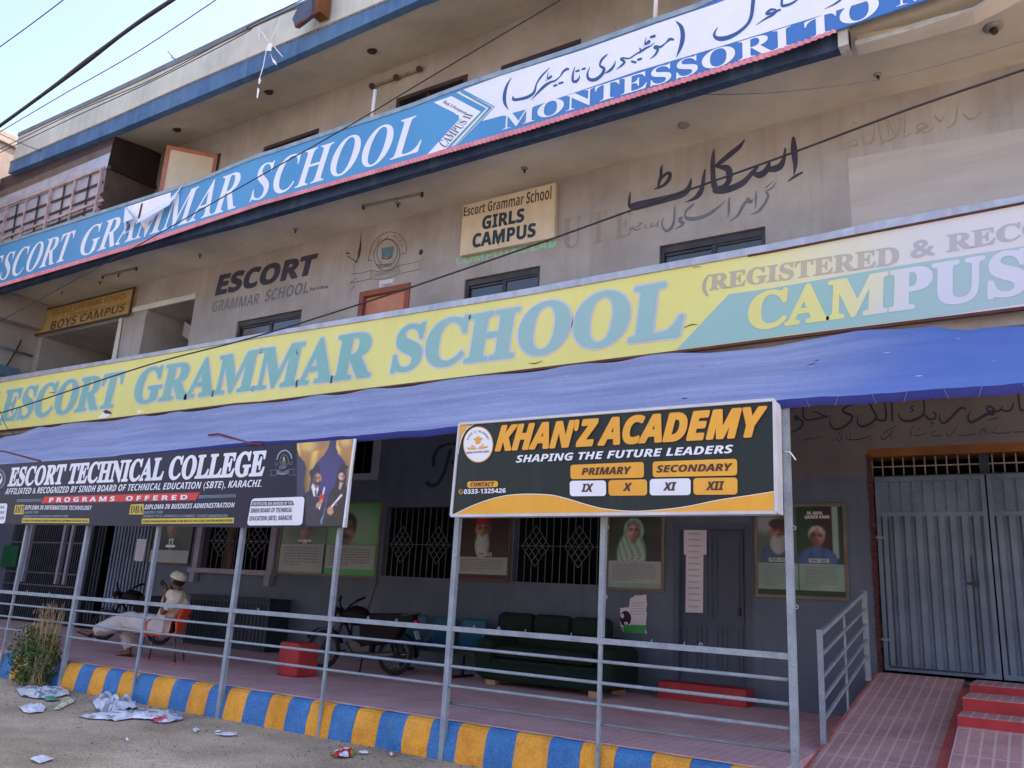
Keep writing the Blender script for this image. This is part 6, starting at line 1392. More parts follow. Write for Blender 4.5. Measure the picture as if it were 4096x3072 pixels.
sofa_m = mat('dark_green_velvet', (9, 34, 26), (7, 25, 20), 2, 0.85, fine=.1); sofa_d = mat('dark_green_velvet_back', (14, 36, 32), (10, 27, 24), 2, 0.85); woodm = mat('pale_wood', (176, 144, 104), None, 5, 0.7)
sf = thing('sofa', 'long dark green velvet sofa with a three-cushion back, against the wall under the grille', 'sofa', (-6.2, 3.8, ZW))
m = M(sofa_m); m.box(-6.95, -5.25, 3.45, 4.25, .46, .72); m.box(-7.1, -5.1, 3.42, 3.5, .42, .66); m.build('base', sf, .05)
m = M(sofa_m); m.box(-6.9, -5.3, 3.46, 4.1, .73, .90); m.build('seat', sf, .06)
m = M(sofa_d); m.box(-7.0, -5.2, 4.15, 4.35, .6, 1.1); m.build('backrest', sf, .05)
for i in range(3):
    m = M(sofa_d); m.box(-7.26 + i * .64, -6.64 + i * .64, 4.02, 4.26, 1.06, 1.36); m.build('back_cushion', sf, .08)
for x in (-7.22, -5.27):
    m = M(sofa_m); m.box(x, x + .3, 3.4, 4.3, .44, 1.0); m.build('armrest', sf, .1)
for x, y in ((-7.0, 3.55), (-5.3, 3.5), (-7.0, 4.2), (-5.3, 4.2)):
    m = M(woodm); m.box(x - .05, x + .12, y - .05, y + .05, ZW, .46); m.build('foot', sf)
m = M(goldprint)
for i in range(6): m.ball((-7.0 + i * .32, 4.0, 1.06), .018, 0, 6, 4)
m.build('tack', sf)
bluep = mat('blue_seat_plastic', (30, 84, 112), (26, 72, 98), 2, 0.4)
ws = thing('waiting_seats', 'row of three joined blue plastic seats against the wall', 'seat row', (-8.4, 4.3, ZW))
for i in range(3):
    x = -9.22 + i * .58
    m = M(bluep); w_ = .24; vs = []; fs = []
    prof = [(3.72, .80), (3.74, .775), (3.95, .755), (4.12, .77), (4.2, .84), (4.24, 1.0), (4.27, 1.18), (4.275, 1.22)]
    for y, z in prof:
        for k in range(7): u = k / 6 * 2 - 1; vs.append((x + .24 + u * (w_ - (.03 if z > 1.2 else 0)), y - .05 * u * u * (1 if z > .85 else 0), z + .05 * u * u * (1 if z < .85 else 0)))
    for a in range(len(prof) - 1):
        for k in range(6): fs.append((a * 7 + k, a * 7 + k + 1, a * 7 + k + 8, a * 7 + k + 7))
    m.mesh(vs, fs, 0, True); o = m.build('seat', ws); sm = o.modifiers.new('thickness', 'SOLIDIFY'); sm.thickness = .02
m = M(gatedark); m.box(-9.25, -7.55, 3.93, 3.99, .68, .74)
for x in (-9.0, -7.8): m.box(x - .025, x + .025, 3.93, 3.99, ZW, .68); m.box(x - .025, x + .025, 3.7, 4.25, ZW, .385)
m.build('beam', ws)
rbx = thing('red_block', 'red painted concrete block on the pavers before the motorcycle wheel', 'block', (-9.1, 1.75, ZW))
m = M(redpaint); m.box(-9.28, -8.88, 1.55, 1.95, ZW, .80); rb_ = m.build('block', rbx, .03); rbx.rotation_euler = (0, 0, 0)
cb = thing('steel_cabinet', 'low dark blue-grey ribbed steel cabinet behind the seated man', 'cabinet', (-12.8, 4.2, ZW))
m = M(gatedark); xa, xb = at(W6(1500, 600), 4.15).x, at(W7(140, 500), 4.15).x; m.box(xa, xb, 4.15, 4.66, ZW, 1.28); m.build('body', cb, .01)
m = M(gatedark, blackp)
for i in range(22): x = xa + .03 + (xb - xa - .06) * i / 22; m.box(x, x + .03, 4.135, 4.15, ZW + .06, 1.2)
m.box(xa - .02, xb + .02, 4.12, 4.67, 1.28, 1.31); m.build('ribbed_front', cb)
m = M(brown_mid); m.tube([at(W7(1030, 120), YW - .02), at(W7(985, 250), YW - .02), at(W7(930, 415), YW - .02)], .012, 0, 6); o = m.build('pipe'); tag(o, 'thin brown pipe running slanted down the wall behind the motorcycle', 'pipe')

# seated man ------------------------------------------------------
orangep = mat('orange_chair_plastic', (232, 82, 34), (216, 70, 30), 3, 0.35, spec=.5); skin_m = mat('brown_skin', (122, 78, 62), (106, 66, 52), 14, 0.55); cream_m = mat('cream_cotton_cloth', (206, 196, 178), (190, 180, 162), 5, 0.9, bump=.2); cream2 = mat('white_cotton_trousers', (212, 204, 204), (198, 190, 190), 5, 0.9, bump=.2); hairm = mat('dark_hair', (34, 28, 28), None, 9, 0.8); capm = mat('knitted_white_cap', (206, 200, 188), (188, 182, 170), 30, 0.9, bump=.3)
def skinned(name, nodes, edges, mt, parent, sub=2, root=0):
    names = list(nodes); idx = {n: i for i, n in enumerate(names)}
    me = bpy.data.meshes.new(name); me.from_pydata([nodes[n][0] for n in names], [(idx[a], idx[b]) for a, b in edges], []); me.update()
    o = bpy.data.objects.new(name, me); col.objects.link(o)
    o.modifiers.new('skin', 'SKIN'); sk = o.data.skin_vertices[0].data
    for n in names:
        r = nodes[n][1]; sk[idx[n]].radius = (r, r) if not isinstance(r, tuple) else r; sk[idx[n]].use_root = idx[n] == root
    s_ = o.modifiers.new('sub', 'SUBSURF'); s_.levels = sub; s_.render_levels = sub
    bpy.context.view_layer.update()
    dg = bpy.context.evaluated_depsgraph_get(); m2 = bpy.data.meshes.new_from_object(o.evaluated_get(dg)); bpy.data.objects.remove(o); bpy.data.meshes.remove(me)
    m2.materials.clear(); m2.materials.append(mt)
    m2.polygons.foreach_set('use_smooth', [True] * len(m2.polygons))
    o = bpy.data.objects.new(name, m2); m2.name = name; col.objects.link(o)
    if parent: o.parent = parent; o.matrix_parent_inverse = parent_world(parent).inverted()
    return o
def pp(x, y, Y): return tuple(at(PE(x, y), Y))
mn = thing('person', 'man in cream clothes and white cap lounging on the orange chair with crossed legs', 'person', (-11.4, 1.2, ZW))
J = {'pelvis': (pp(1500, 1060, 1.2), .13), 'waist': (pp(1590, 860, 1.2), .125), 'chest': (pp(1660, 680, 1.2), .145), 'shoul': (pp(1700, 560, 1.2), .105), 'neck': (pp(1712, 470, 1.2), .055), 'jaw': (pp(1690, 400, 1.2), .075), 'head': (pp(1700, 310, 1.2), .095), 'crown': (pp(1715, 235, 1.2), .07),
     'nsh': (pp(1690, 580, 1.04), .07), 'nel': (pp(1440, 860, .98), .043), 'nwr': (pp(1500, 560, 1.04), .03), 'npalm': (pp(1515, 470, 1.06), .036),
     'fsh': (pp(1720, 570, 1.37), .07), 'fel': (pp(1500, 820, 1.45), .045), 'fwr': (pp(1480, 640, 1.33), .03), 'fpalm': (pp(1500, 570, 1.28), .034),
     'nhip': (pp(1430, 1060, 1.08), .105), 'nkn': (pp(850, 960, 1.06), .07), 'nan': (pp(300, 1150, 1.16), .04), 'nheel': (pp(255, 1190, 1.16), .04), 'ntoe': (pp(90, 1130, 1.16), .032),
     'fhip': (pp(1440, 1060, 1.32), .105), 'fkn': (pp(860, 1030, 1.38), .07), 'fan': (pp(900, 1500, 1.36), .042), 'fheel': (pp(925, 1590, 1.36), .04), 'ftoe': ((-12.68, 1.3, ZW + .03), .032)}
ED = [('pelvis', 'waist'), ('waist', 'chest'), ('chest', 'shoul'), ('shoul', 'neck'), ('neck', 'jaw'), ('jaw', 'head'), ('head', 'crown'), ('shoul', 'nsh'), ('nsh', 'nel'), ('nel', 'nwr'), ('nwr', 'npalm'), ('shoul', 'fsh'), ('fsh', 'fel'), ('fel', 'fwr'), ('fwr', 'fpalm'), ('pelvis', 'nhip'), ('nhip', 'nkn'), ('nkn', 'nan'), ('nan', 'nheel'), ('nheel', 'ntoe'), ('pelvis', 'fhip'), ('fhip', 'fkn'), ('fkn', 'fan'), ('fan', 'fheel'), ('fheel', 'ftoe')]
ft_ = Vector(pp(900, 1500, 1.36)); J['fheel'] = ((ft_.x + .04, 1.36, ZW + .05), .042); J['ftoe'] = ((ft_.x - .18, 1.33, ZW + .035), .034)
for hand, sgn in (('npalm', 1), ('fpalm', -1)):
    p = Vector(J[hand][0])
    for i, (dx, dy, dz, L) in enumerate(((-.02, -.034, .05, 1), (-.025, -.012, .06, 1.1), (-.025, .01, .06, 1.05), (-.02, .032, .048, .85), (.04, -.02 * sgn, .03, .8))):
        a, b = hand + 'k%d' % i, hand + 't%d' % i; k1 = p + Vector((dx * .8, dy, dz)) * L; k2 = k1 + Vector((-.035, -dy * .2, .018)) * L
        J[a] = (tuple(k1), .0105); J[b] = (tuple(k2), .0085); ED += [(hand, a), (a, b)]
def crumple(o, amp, f=14.0):
    for v in o.data.vertices:
        p = v.co; w_ = noise.noise(p * f) + .5 * noise.noise(p * f * 2.3); v.co = p + v.normal * amp * (w_ - .6 * abs(noise.noise(p * f * .6)))
body = skinned('body', J, ED, skin_m, mn)
K = {k_: (J[k_][0], J[k_][1] + .022) for k_ in ('pelvis', 'waist', 'chest', 'shoul', 'nsh', 'fsh', 'nhip', 'fhip')}
nm = lambda a, b, t: tuple(Vector(J[a][0]).lerp(Vector(J[b][0]), t))
K['chest'] = (J['chest'][0], .20); K['waist'] = (J['waist'][0], .175); K['nsh'] = (J['nsh'][0], .105); K['fsh'] = (J['fsh'][0], .105); K['shoul'] = (J['shoul'][0], .13); K['collar'] = (nm('shoul', 'neck', .55), .075); K['nel'] = (nm('nsh', 'nel', .78), .075); K['fel'] = (nm('fsh', 'fel', .95), .07); K['nhip'] = (nm('nhip', 'nkn', .25), .135); K['fhip'] = (nm('fhip', 'fkn', .25), .13); K['pelvis'] = (J['pelvis'][0], .165)
sh_ = skinned('shirt', K, [('pelvis', 'waist'), ('waist', 'chest'), ('chest', 'shoul'), ('shoul', 'collar'), ('shoul', 'nsh'), ('nsh', 'nel'), ('shoul', 'fsh'), ('fsh', 'fel'), ('pelvis', 'nhip'), ('pelvis', 'fhip')], cream_m, mn, 3); crumple(sh_, .022)
L_ = {'pelvis': (J['pelvis'][0], .15), 'nhip': (J['nhip'][0], .15), 'nth': (nm('nhip', 'nkn', .5), .17), 'nkn': (J['nkn'][0], .15), 'nmid': (nm('nkn', 'nan', .5), .13), 'nan': (nm('nkn', 'nan', .93), .095), 'fhip': (J['fhip'][0], .14), 'fkn': (J['fkn'][0], .135), 'fmid': (nm('fkn', 'fan', .5), .115), 'fan': (nm('fkn', 'fan', .93), .09)}
tr2 = skinned('trousers', L_, [('pelvis', 'nhip'), ('nhip', 'nth'), ('nth', 'nkn'), ('nkn', 'nmid'), ('nmid', 'nan'), ('pelvis', 'fhip'), ('fhip', 'fkn'), ('fkn', 'fmid'), ('fmid', 'fan')], cream2, mn, 3); crumple(tr2, .022)
hd = Vector(J['head'][0])
m = M(capm); cc = hd + Vector((.01, 0, .045)); n, k2 = 18, 7; vs = []; fs = []
for i in range(k2):
    a = math.radians(8 + 82 * i / (k2 - 1))
    for j in range(n): t = 2 * math.pi * j / n; q = Vector((.125 * math.sin(a) * math.cos(t), .112 * math.sin(a) * math.sin(t), .10 * math.cos(a))); q.rotate(Matrix.Rotation(.32, 3, 'Y')); vs.append(tuple(cc + q))
for i in range(k2 - 1):
    for j in range(n): fs.append((i * n + j, i * n + (j + 1) % n, (i + 1) * n + (j + 1) % n, (i + 1) * n + j))
fs.append(tuple(range(n))); m.mesh(vs, fs, 0, True); o = m.build('cap', mn); sm = o.modifiers.new('thickness', 'SOLIDIFY'); sm.thickness = .01
m = M(hairm); m.ball(hd + Vector((.055, 0, -.01)), (.06, .092, .07)); m.build('hair', mn)
m = M(hairm); m.ball(Vector(J['jaw'][0]) + Vector((-.05, 0, -.015)), (.05, .06, .05)); m.build('beard', mn)
m = M(skin_m, white_print, hairm); m.ball(hd + Vector((-.108, 0, -.02)), (.022, .016, .026)); m.ball(hd + Vector((.01, -.093, -.015)), (.02, .012, .03))
for y in (-.035, .035): m.ball(hd + Vector((-.085, y, .008)), (.012, .014, .009), 1, 8, 5); m.ball(hd + Vector((-.094, y, .008)), (.005, .006, .006), 2, 6, 4)
m.build('face_feature', mn)
for a, b in (('nheel', 'ntoe'), ('fheel', 'ftoe')):
    m = M(tyre); p, q = Vector(J[a][0]), Vector(J[b][0]); d = (q - p).normalized(); up = Vector((0, 0, -1)) if a == 'fheel' else Vector((.45, 0, -.9))
    m.bar(p + up * .036 - d * .04, q + up * .03 + d * .05, .085, .014, 0, up); m.build('sandal', mn)
m = M(tyre); pc = Vector(J['npalm'][0]) + Vector((-.075, .0, .085)); dd = (Vector(pp(1370, 265, 1.06)) - Vector(pp(1500, 410, 1.06))).normalized()
m.bar(pc - dd * .075, pc + dd * .10, .075, .011, 0, (0, 1, 0)); o = m.build('phone', None, .002); tag(o, 'black mobile phone held up in the seated man\'s hand', 'phone')
CHR = math.radians(38)
ch = thing('plastic_chair', 'bright orange plastic armchair with thin metal legs under the seated man', 'chair', (-11.3, 1.2, ZW))
sx, sz = -11.55, ZW + .40
m = M(orangep); vs = []; fs = []
prof = [(-.24, .0), (-.22, -.015), (0, -.03), (.18, -.02), (.25, .05), (.29, .2), (.335, .36), (.35, .40)]
prof = [(sx + .18 + x, sz + z) for x, z in prof]
for i, (x, z) in enumerate(prof):
    for k in range(9): u = k / 8 * 2 - 1; vs.append((x - (.06 * u * u if i > 4 else 0), 1.2 + u * .25, z + (.03 * u * u if i < 4 else 0)))
for i in range(len(prof) - 1):
    for k in range(8): fs.append((i * 9 + k, i * 9 + k + 1, i * 9 + k + 10, i * 9 + k + 9))
m.mesh(vs, fs, 0, True); o = m.build('seat', ch); sm = o.modifiers.new('thickness', 'SOLIDIFY'); sm.thickness = .018
for y in (.93, 1.47):
    m = M(orangep); a0 = Vector(pp(1690, 905, y)) if y < 1 else Vector(pp(1690, 905, .93)) + Vector((0, .54, 0))
    pts = [(sx + .46, y, sz + .24), (sx + .30, y, sz + .25), (sx + .05, y, sz + .24), (sx - .02, y, sz + .18), (sx - .03, y, sz - .02)]
    for p, q in zip(pts, pts[1:]): m.bar(p, q, .055, .025, 0, (0, 1, 0) if abs(p[2] - q[2]) > .1 else (0, 0, 1))
    m.build('armrest', ch, .008)
for x, y in ((sx - .02, .97), (sx - .02, 1.43), (sx + .42, .97), (sx + .42, 1.43)):
    m = M(chrome, orangep); m.tube([(x, y, sz - .03), (x + (.05 if x > sx + .2 else -.03), y, ZW + .02)], .013, 0, 8); m.ball((x + (.05 if x > sx + .2 else -.03), y, ZW + .02), .02, 1, 8, 5); m.build('leg', ch)

ch.rotation_euler = (0, 0, CHR)
# ================================================================ PLANT AND LITTER
leafm = mat('dusty_green_leaf', (104, 122, 70), (76, 96, 54), 9, 0.7); leafd = mat('dark_green_leaf', (60, 92, 48), None, 9, 0.7); strawm = mat('dry_straw_stalk', (186, 160, 122), (160, 134, 98), 9, 0.85)
pb = atz(W6(320, 1085), 0.0); pc = Vector((pb.x, -.16, 0))
pl = thing('bush', 'small green bush with dry straw stalks growing at the foot of the kerb', 'bush', tuple(pc))
rg = random.Random(11); m = M(leafm, leafd, strawm)
for n_ in range(3000):
    a = rg.random() * 2 * math.pi; u = rg.random() ** .4; v = rg.random()
    cl = noise.noise((math.cos(a) * 2.2, math.sin(a) * 2.2, v * 3))
    r_ = (.40 * math.sin(math.pi * (.12 + .78 * v)) ** .7) * u * (1 + .45 * cl)
    p = pc + Vector((r_ * math.cos(a) + .06 * v * math.sin(9 * a), r_ * math.sin(a) * .75, .03 + .72 * v * (1 + .25 * cl) * (1 if math.cos(a) < .2 else .85)))
    d = Vector((rg.gauss(0, 1), rg.gauss(0, 1), rg.gauss(.3, .8))).normalized(); e = d.cross(Vector((rg.gauss(0, 1), rg.gauss(0, 1), 1))).normalized(); s_ = .018 + .024 * rg.random()
    m.face([p, p + d * s_ + e * s_ * .45, p + d * s_ * 2.1, p + d * s_ - e * s_ * .45], 0 if rg.random() < .6 else (1 if rg.random() < .8 else 2))
m.build('leaf_cluster', pl)
m = M(strawm)
for n_ in range(62):
    b = pc + Vector((rg.gauss(.04, .09), rg.gauss(.06, .06), .05)); h = .7 + .45 * rg.random(); tp = b + Vector((rg.gauss(.08, .10), rg.gauss(0, .08), h))
    m.tube([b, b.lerp(tp, .55) + Vector((rg.gauss(0, .015), rg.gauss(0, .015), 0)), tp], [.006, .005, .002], 0, 4)
for n_ in range(26):
    b = pc + Vector((.25 + rg.gauss(0, .05), -.1 + rg.gauss(0, .05), .45 * rg.random())); tp = b + Vector((rg.gauss(.05, .06), rg.gauss(-.04, .05), -b.z + .02)); m.tube([b, tp], [.005, .003], 0, 4)
for n_ in range(160):
    t_ = rg.random(); b = pc + Vector((.10 + rg.gauss(0, .10), rg.gauss(0, .07), .55 + .55 * t_)); d = Vector((rg.gauss(0, .3), rg.gauss(0, .3), 1)).normalized() * .05; m.tube([b, b + d], [.006, .001], 0, 4)
m.build('stalk', pl)
def litter(name, label, outline, h, mats, cat='litter', z0=0.0, group='plastic litter on the road by the kerb', seed=1, patch=None):
    rg = random.Random(seed); P_ = [atz(p, z0) for p in outline]; c = sum(P_, Vector()) / len(P_); m = M(*mats); vs = [tuple(c + Vector((0, 0, h * .6)))]; rings = 12; n = len(P_) * 4; fs = []
    ol = []
    for a, b in zip(P_, P_[1:] + P_[:1]):
        for k in range(4): ol.append(a.lerp(b, k / 4))
    for i in range(1, rings + 1):
        t = i / rings
        for q in ol:
            p = c.lerp(q, t); j = 1 - t ** 3
            w_ = noise.noise((p.x * 9 + seed, p.y * 14, seed)) + .6 * noise.noise((p.x * 22, p.y * 30 + seed, 2))
            vs.append((p.x + .012 * noise.noise((p.x * 20, p.y * 20, 1)), p.y + .012 * noise.noise((p.x * 20, p.y * 20, 9)), z0 + .012 + max(.0, h * (j * .55 + .55 * w_))))
    for k in range(n): fs.append((0, 1 + k, 1 + (k + 1) % n))
    for i in range(rings - 1):
        for k in range(n): a = 1 + i * n; fs.append((a + k, a + n + k, a + n + (k + 1) % n, a + (k + 1) % n))
    k0 = len(m.f); m.mesh(vs, fs, 0, True)
    if len(mats) > 1:
        for i in range(len(m.f)):
            cx = sum(m.v[j][0] for j in m.f[i]) / len(m.f[i]); cy = sum(m.v[j][1] for j in m.f[i]) / len(m.f[i])
            q = noise.noise((cx * 7 + seed * 3, cy * 7, 3)); 
            if q > .12: m.mi[i] = 1
            elif len(mats) > 2 and q < -.15: m.mi[i] = 2
    o = m.build(name); tag(o, label, cat, group); return o
greenp = mat('green_wrapper', (92, 160, 130), None, 5, 0.5); pinkp = mat('pink_wrapper', (224, 110, 140), None, 5, 0.5); redp = mat('red_wrapper', (206, 46, 58), None, 5, 0.4); limep = mat('lime_wrapper', (136, 170, 70), None, 5, 0.4); ylp = mat('pale_yellow_wrapper', (214, 200, 110), None, 5, 0.5)
litter('plastic_sheet', 'long crumpled white plastic sheet with pink bits, the largest on the road', P(W6, (612, 1345), (760, 1325), (900, 1318), (1060, 1300), (1180, 1285), (1330, 1310), (1440, 1310), (1475, 1370), (1380, 1390), (1200, 1370), (1060, 1360), (920, 1385), (840, 1370), (720, 1365)), .06, (plasticw, plasticw, plasticg), seed=2)
litter('plastic_bag', 'puffed white and grey plastic bag lying against the kerb behind the long sheet', P(W6, (730, 1210), (790, 1185), (870, 1185), (910, 1230), (1000, 1230), (1090, 1235), (1118, 1285), (1000, 1300), (860, 1325), (780, 1300)), .13, (plasticw, plasticg), seed=5)
litter('plastic_sheet', 'flat crumpled white sheet right under the bush', P(W6, (120, 1120), (200, 1105), (330, 1110), (470, 1105), (540, 1130), (555, 1170), (440, 1190), (300, 1200), (170, 1180)), .06, (plasticw, plasticw, plasticg), seed=8)
litter('plastic_bag', 'small white bag on the road at the left edge, nearer than the bush', P(W6, (155, 1275), (240, 1258), (310, 1245), (370, 1275), (345, 1310), (250, 1322), (185, 1310)), .05, (plasticw,), seed=9)
litter('wrapper', 'flat green wrapper on the road before the bush', P(W6, (338, 1195), (380, 1182), (440, 1190), (475, 1205), (440, 1220), (370, 1218)), .03, (greenp,), seed=10)
litter('wrapper', 'white and yellow twisted wrapper between the bush and the plastic bag', P(W6, (430, 1290), (480, 1250), (500, 1205), (545, 1190), (600, 1205), (590, 1235), (530, 1260), (480, 1290)), .04, (plasticw, ylp), seed=12)
litter('wrapper', 'pink and white wrapper at the right end of the long sheet', P(W6, (1205, 1370), (1260, 1350), (1340, 1345), (1390, 1365), (1360, 1395), (1240, 1395)), .05, (pinkp, plasticw, redp), seed=14)
litter('wrapper', 'red, white and green crumpled wrapper alone on the road near the front', P(W7, (640, 1545), (700, 1510), (760, 1505), (805, 1500), (845, 1540), (820, 1570), (740, 1578), (680, 1570)), .05, (redp, limep, plasticw), seed=16)
for i, (t_, q, lb) in enumerate(((W6, ((1545, 1455), (1575, 1440), (1600, 1455), (1570, 1475)), 'small white scrap near the fourth post foot from the left'), (W6, ((1725, 1465), (1765, 1455), (1775, 1472), (1735, 1478)), 'tiny white scrap above the thin strip on the road'), (W6, ((1725, 1488), (1820, 1478), (1905, 1482), (1900, 1500), (1800, 1502)), 'thin white strip of paper on the road'), (W6, ((1008, 1530), (1022, 1520), (1032, 1535), (1018, 1548)), 'tiny white crumb alone on the road'), (W7, ((872, 1535), (910, 1526), (955, 1532), (948, 1545), (890, 1548)), 'white paper scrap just right of the red wrapper'), (W7, ((1118, 1550), (1140, 1535), (1160, 1550), (1138, 1566)), 'white cup-like scrap by the kerb, right of the red wrapper'), (D, ((62, 1642), (95, 1634), (118, 1642), (85, 1652)), 'white scrap at the very bottom left of the road'))):
    litter('paper_scrap', lb, P(t_, *q), .025, (plasticw,), seed=20 + i)

stone = mat('grey_brown_grit', (176, 160, 142), (110, 98, 86), 14, 0.95)
m = M(stone); rg = random.Random(5)
for n_ in range(1500):
    x = -14 + 12.5 * rg.random(); y = -.03 - (2.6 * rg.random() ** 2.2); s_ = .003 + .008 * rg.random() ** 3
    m.ball((x, y, s_ * .3), (s_ * (1 + rg.random()), s_ * (1 + .6 * rg.random()), s_ * .8), 0, 5, 3)
structure(m.build('grit'), 'loose grit and small stones scattered on the road by the kerb', 'grit')['kind'] = 'stuff'

# ================================================================ CABLES AND SMALL FITTINGS
def cable(label, pts, r, mt=cable_m, name='overhead_cable', twist=0.0, group='cables strung across the front'):
    q = [at(p, Y) for p, Y in pts]; q = [Vector(v) for v in smooth([tuple(v) for v in q], 8)] if len(q) > 2 else q
    m = M(mt)
    if twist == 1:
        m.tube([Vector(v) for v in smooth([tuple(v) for v in q], 1)], [r * (1.35 + .5 * noise.noise((i * .11, 0, 4))) for i in range(len(q))], 0, 8)
    elif twist:
        L_ = []
        for a, b in zip(q, q[1:]):
            for k in range(10): L_.append(a.lerp(b, k / 10))
        for ph in (0, math.pi): m.tube([p + Vector((0, math.sin(i * .22 + ph), math.cos(i * .22 + ph))) * r * .8 for i, p in enumerate(L_)], r, 0, 6)
    else: m.tube(q, r, 0, 6)
    o = m.build(name); tag(o, label, 'cable', group)
cable('thin black cable crossing the sky corner at the top left', [(N1(-200, 520), 0.0), (N1(250, 195), 0.0), (N1(560, -40), 0.0)], .012)
cable('thick twisted black cable across the sky', [(N1(-150, 1120), .2), (N1(400, 720), 0.0), (N1(780, 430), -.2), (N1(1100, 190), -.3), (N1(1460, -50), -.5)], .028, twist=1)
cable('thin cable in the sky between the thick cable and the roof', [(N1(-100, 1120), 1.0), (N1(500, 765), .9), (N1(1100, 420), .8), (N1(1780, -30), .7)], .010)
cable('upper of two thin cables along the roof fascia', [(N1(-100, 1250), 2.6), (N1(600, 905), 2.6), (N1(1220, 640), 2.6)] + [(N1(1900, 280), 2.62), (N2(400, 40), 2.6), (N2(700, -120), 2.6)], .011)
cable('lower of two thin cables along the roof fascia', [(N1(-100, 1275), 2.5), (N1(600, 940), 2.5), (N1(1250, 640), 2.5), (N1(1980, 262), 2.5), (N2(0, 205), 2.5), (N2(640, -110), 2.5)], .011)
cable('short cable from the roof edge down to the far left wall', [(N1(-80, 1040), 2.4), (N1(150, 1145), 2.6), (N1(330, 1215), 2.75)], .010)
cable('long dark cable crossing the blue signboard to the top', [(N5(-200, 1060), 1.2), (N5(0, 972), 1.2), (N5(700, 590), 1.2), (N5(1190, 320), 1.2), (N2(0, 1462), 1.2), (N2(800, 1010), 1.2), (N2(1400, 650), 1.2), (N2(2212, 168), 1.2), (N3(600, -70), 1.2)], .010)
cable('long pale cable crossing the first-floor wall from lower left to upper right', [(N5(-100, 1740), 1.6), (N5(180, 1659), 1.6), (N5(1200, 1325), 1.6), (N6(0, 1112), 1.6), (N6(1000, 800), 1.6), (N6(2212, 388), 1.6), (N3(1200, 1640), 1.6), (N3(2212, 1280), 1.6), (N4(1300, 870), 1.6), (N4(2204, 560), 1.6), (N4(2900, 305), 1.6), (N4(3600, 60), 1.6)], .013, cable_m)
cable('fine sagging wire under the balcony soffit at the right', [(N3(1180, 718), 2.7), (N3(1300, 735), 2.9), (N3(1600, 758), 3.3), (N4(0, 755), 3.4), (N4(500, 715), 3.4), (N4(1200, 605), 3.4), (N4(2204, 330), 3.4)], .006, cableg)
cable('thin wire hanging down over the left end of the yellow signboard', [(B16(-60, -80), 2.6), (B16(10, 130), 2.6), (B16(60, 240), 2.62), (B16(130, 305), 2.65)], .007)
cable('dark conduit cable running down the far left wall', [(N5(205, 1030), 4.4), (N5(150, 1170), 4.2), (N5(50, 1340), 4.0), (N5(20, 1400), 4.0)], .02)
def fitting(name, label, cat, build, group=None):
    m = M(lampgrey, lampdark, metalw); build(m); o = m.build(name); tag(o, label, cat, group)
def soff(p, z=9.0):
    return atz(p, z - .0)
def tube_light(label, a, b):
    pa, pb_ = soff(a), soff(b); t = thing('tube_light_batten', label, 'light fitting', tuple((pa + pb_) / 2))
    m = M(lampgrey); m.bar(pa + Vector((0, 0, -.02)), pb_ + Vector((0, 0, -.02)), .05, .035); m.build('batten', t)
    m = M(lampdark)
    for p in (pa, pb_): m.tube([p + Vector((0, 0, 0)), p + Vector((0, 0, -.09))], .03, 0, 8)
    m.build('holder', t)
tube_light('bare tube light batten on the soffit above the painted crest', N2(915, 1650), N2(1385, 1548))
tube_light('tube light batten with dark holders on the soffit above the boys campus board', N5(830, 605), N5(1100, 540))
for i, (p, lb) in enumerate(((N6(1190, 22), 'lamp holder beside the tube batten above the crest'), (N5(805, 650), 'dark lamp holder hanging left of the boys board batten'), (N5(955, 590), 'dark lamp holder below the boys board batten'), (N5(1610, 435), 'lamp holder on the soffit above the ESCORT lettering'), (N6(365, 232), 'lamp holder on the soffit above the right end of ESCORT'), (N3(195, 1350), 'lamp holder on the soffit above the girls campus board'), (N3(1475, 1005), 'round ceiling rose on the soffit above the Urdu lettering'), (N4(1025, 595), 'dark broken lamp holder on the soffit above the faded calligraphy'), (N4(1955, 215), 'wide round ceiling rose near the curved slab edge'), (N5(500, 735), 'small stub on the soffit at the far left'))):
    c = soff(p); r_ = (.06, .05, .05, .05, .05, .06, .09, .05, .12, .04)[i]
    def bd(m, c=c, r_=r_, i=i):
        m.tube([c, c + Vector((0, 0, -.02)), c + Vector((0, 0, -.035))], [r_, r_ * .95, r_ * .5], 0, 14)
        if i != 6: m.tube([c + Vector((0, 0, -.03)), c + Vector((.015, 0, -.10))], [r_ * .4, r_ * .32], 1, 8)
    fitting('lamp_holder', lb, 'lamp holder', bd, 'lamp holders on the soffits')
for i, p in enumerate((N1(1420, 1038), N1(2160, 735), N2(980, 405))):
    c = atz(p, (rs(at(p, YF).x) + wt(at(p, YW).x)) / 2 - .0)
    d = ray(*p); best = None
    for k in range(200):
        Y = YF + .1 + (YW - YF - .1) * k / 199; q = at(p, Y); f_ = (Y - YF - .1) / (YW - YF - .05); zz = (rs(q.x) + .02) * (1 - f_) + (wt(q.x) + .02) * f_
        e = abs(q.z - zz)
        if best is None or e < best[0]: best = (e, q)
    c = best[1]
    def bd(m, c=c): m.tube([c + Vector((0, 0, .02)), c + Vector((0, 0, -.03))], [.11, .1], 1, 14); m.tube([c + Vector((0, 0, -.03)), c + Vector((0, 0, -.07))], [.05, .04], 1, 10)
    fitting('roof_lamp_holder', ['dark round lamp holder under the roof, nearest the enclosed balcony corner', 'dark round lamp holder under the roof behind the dangling kite scraps', 'dark round lamp holder under the roof, rightmost of the three'][i], 'lamp holder', bd, 'lamp holders under the roof')
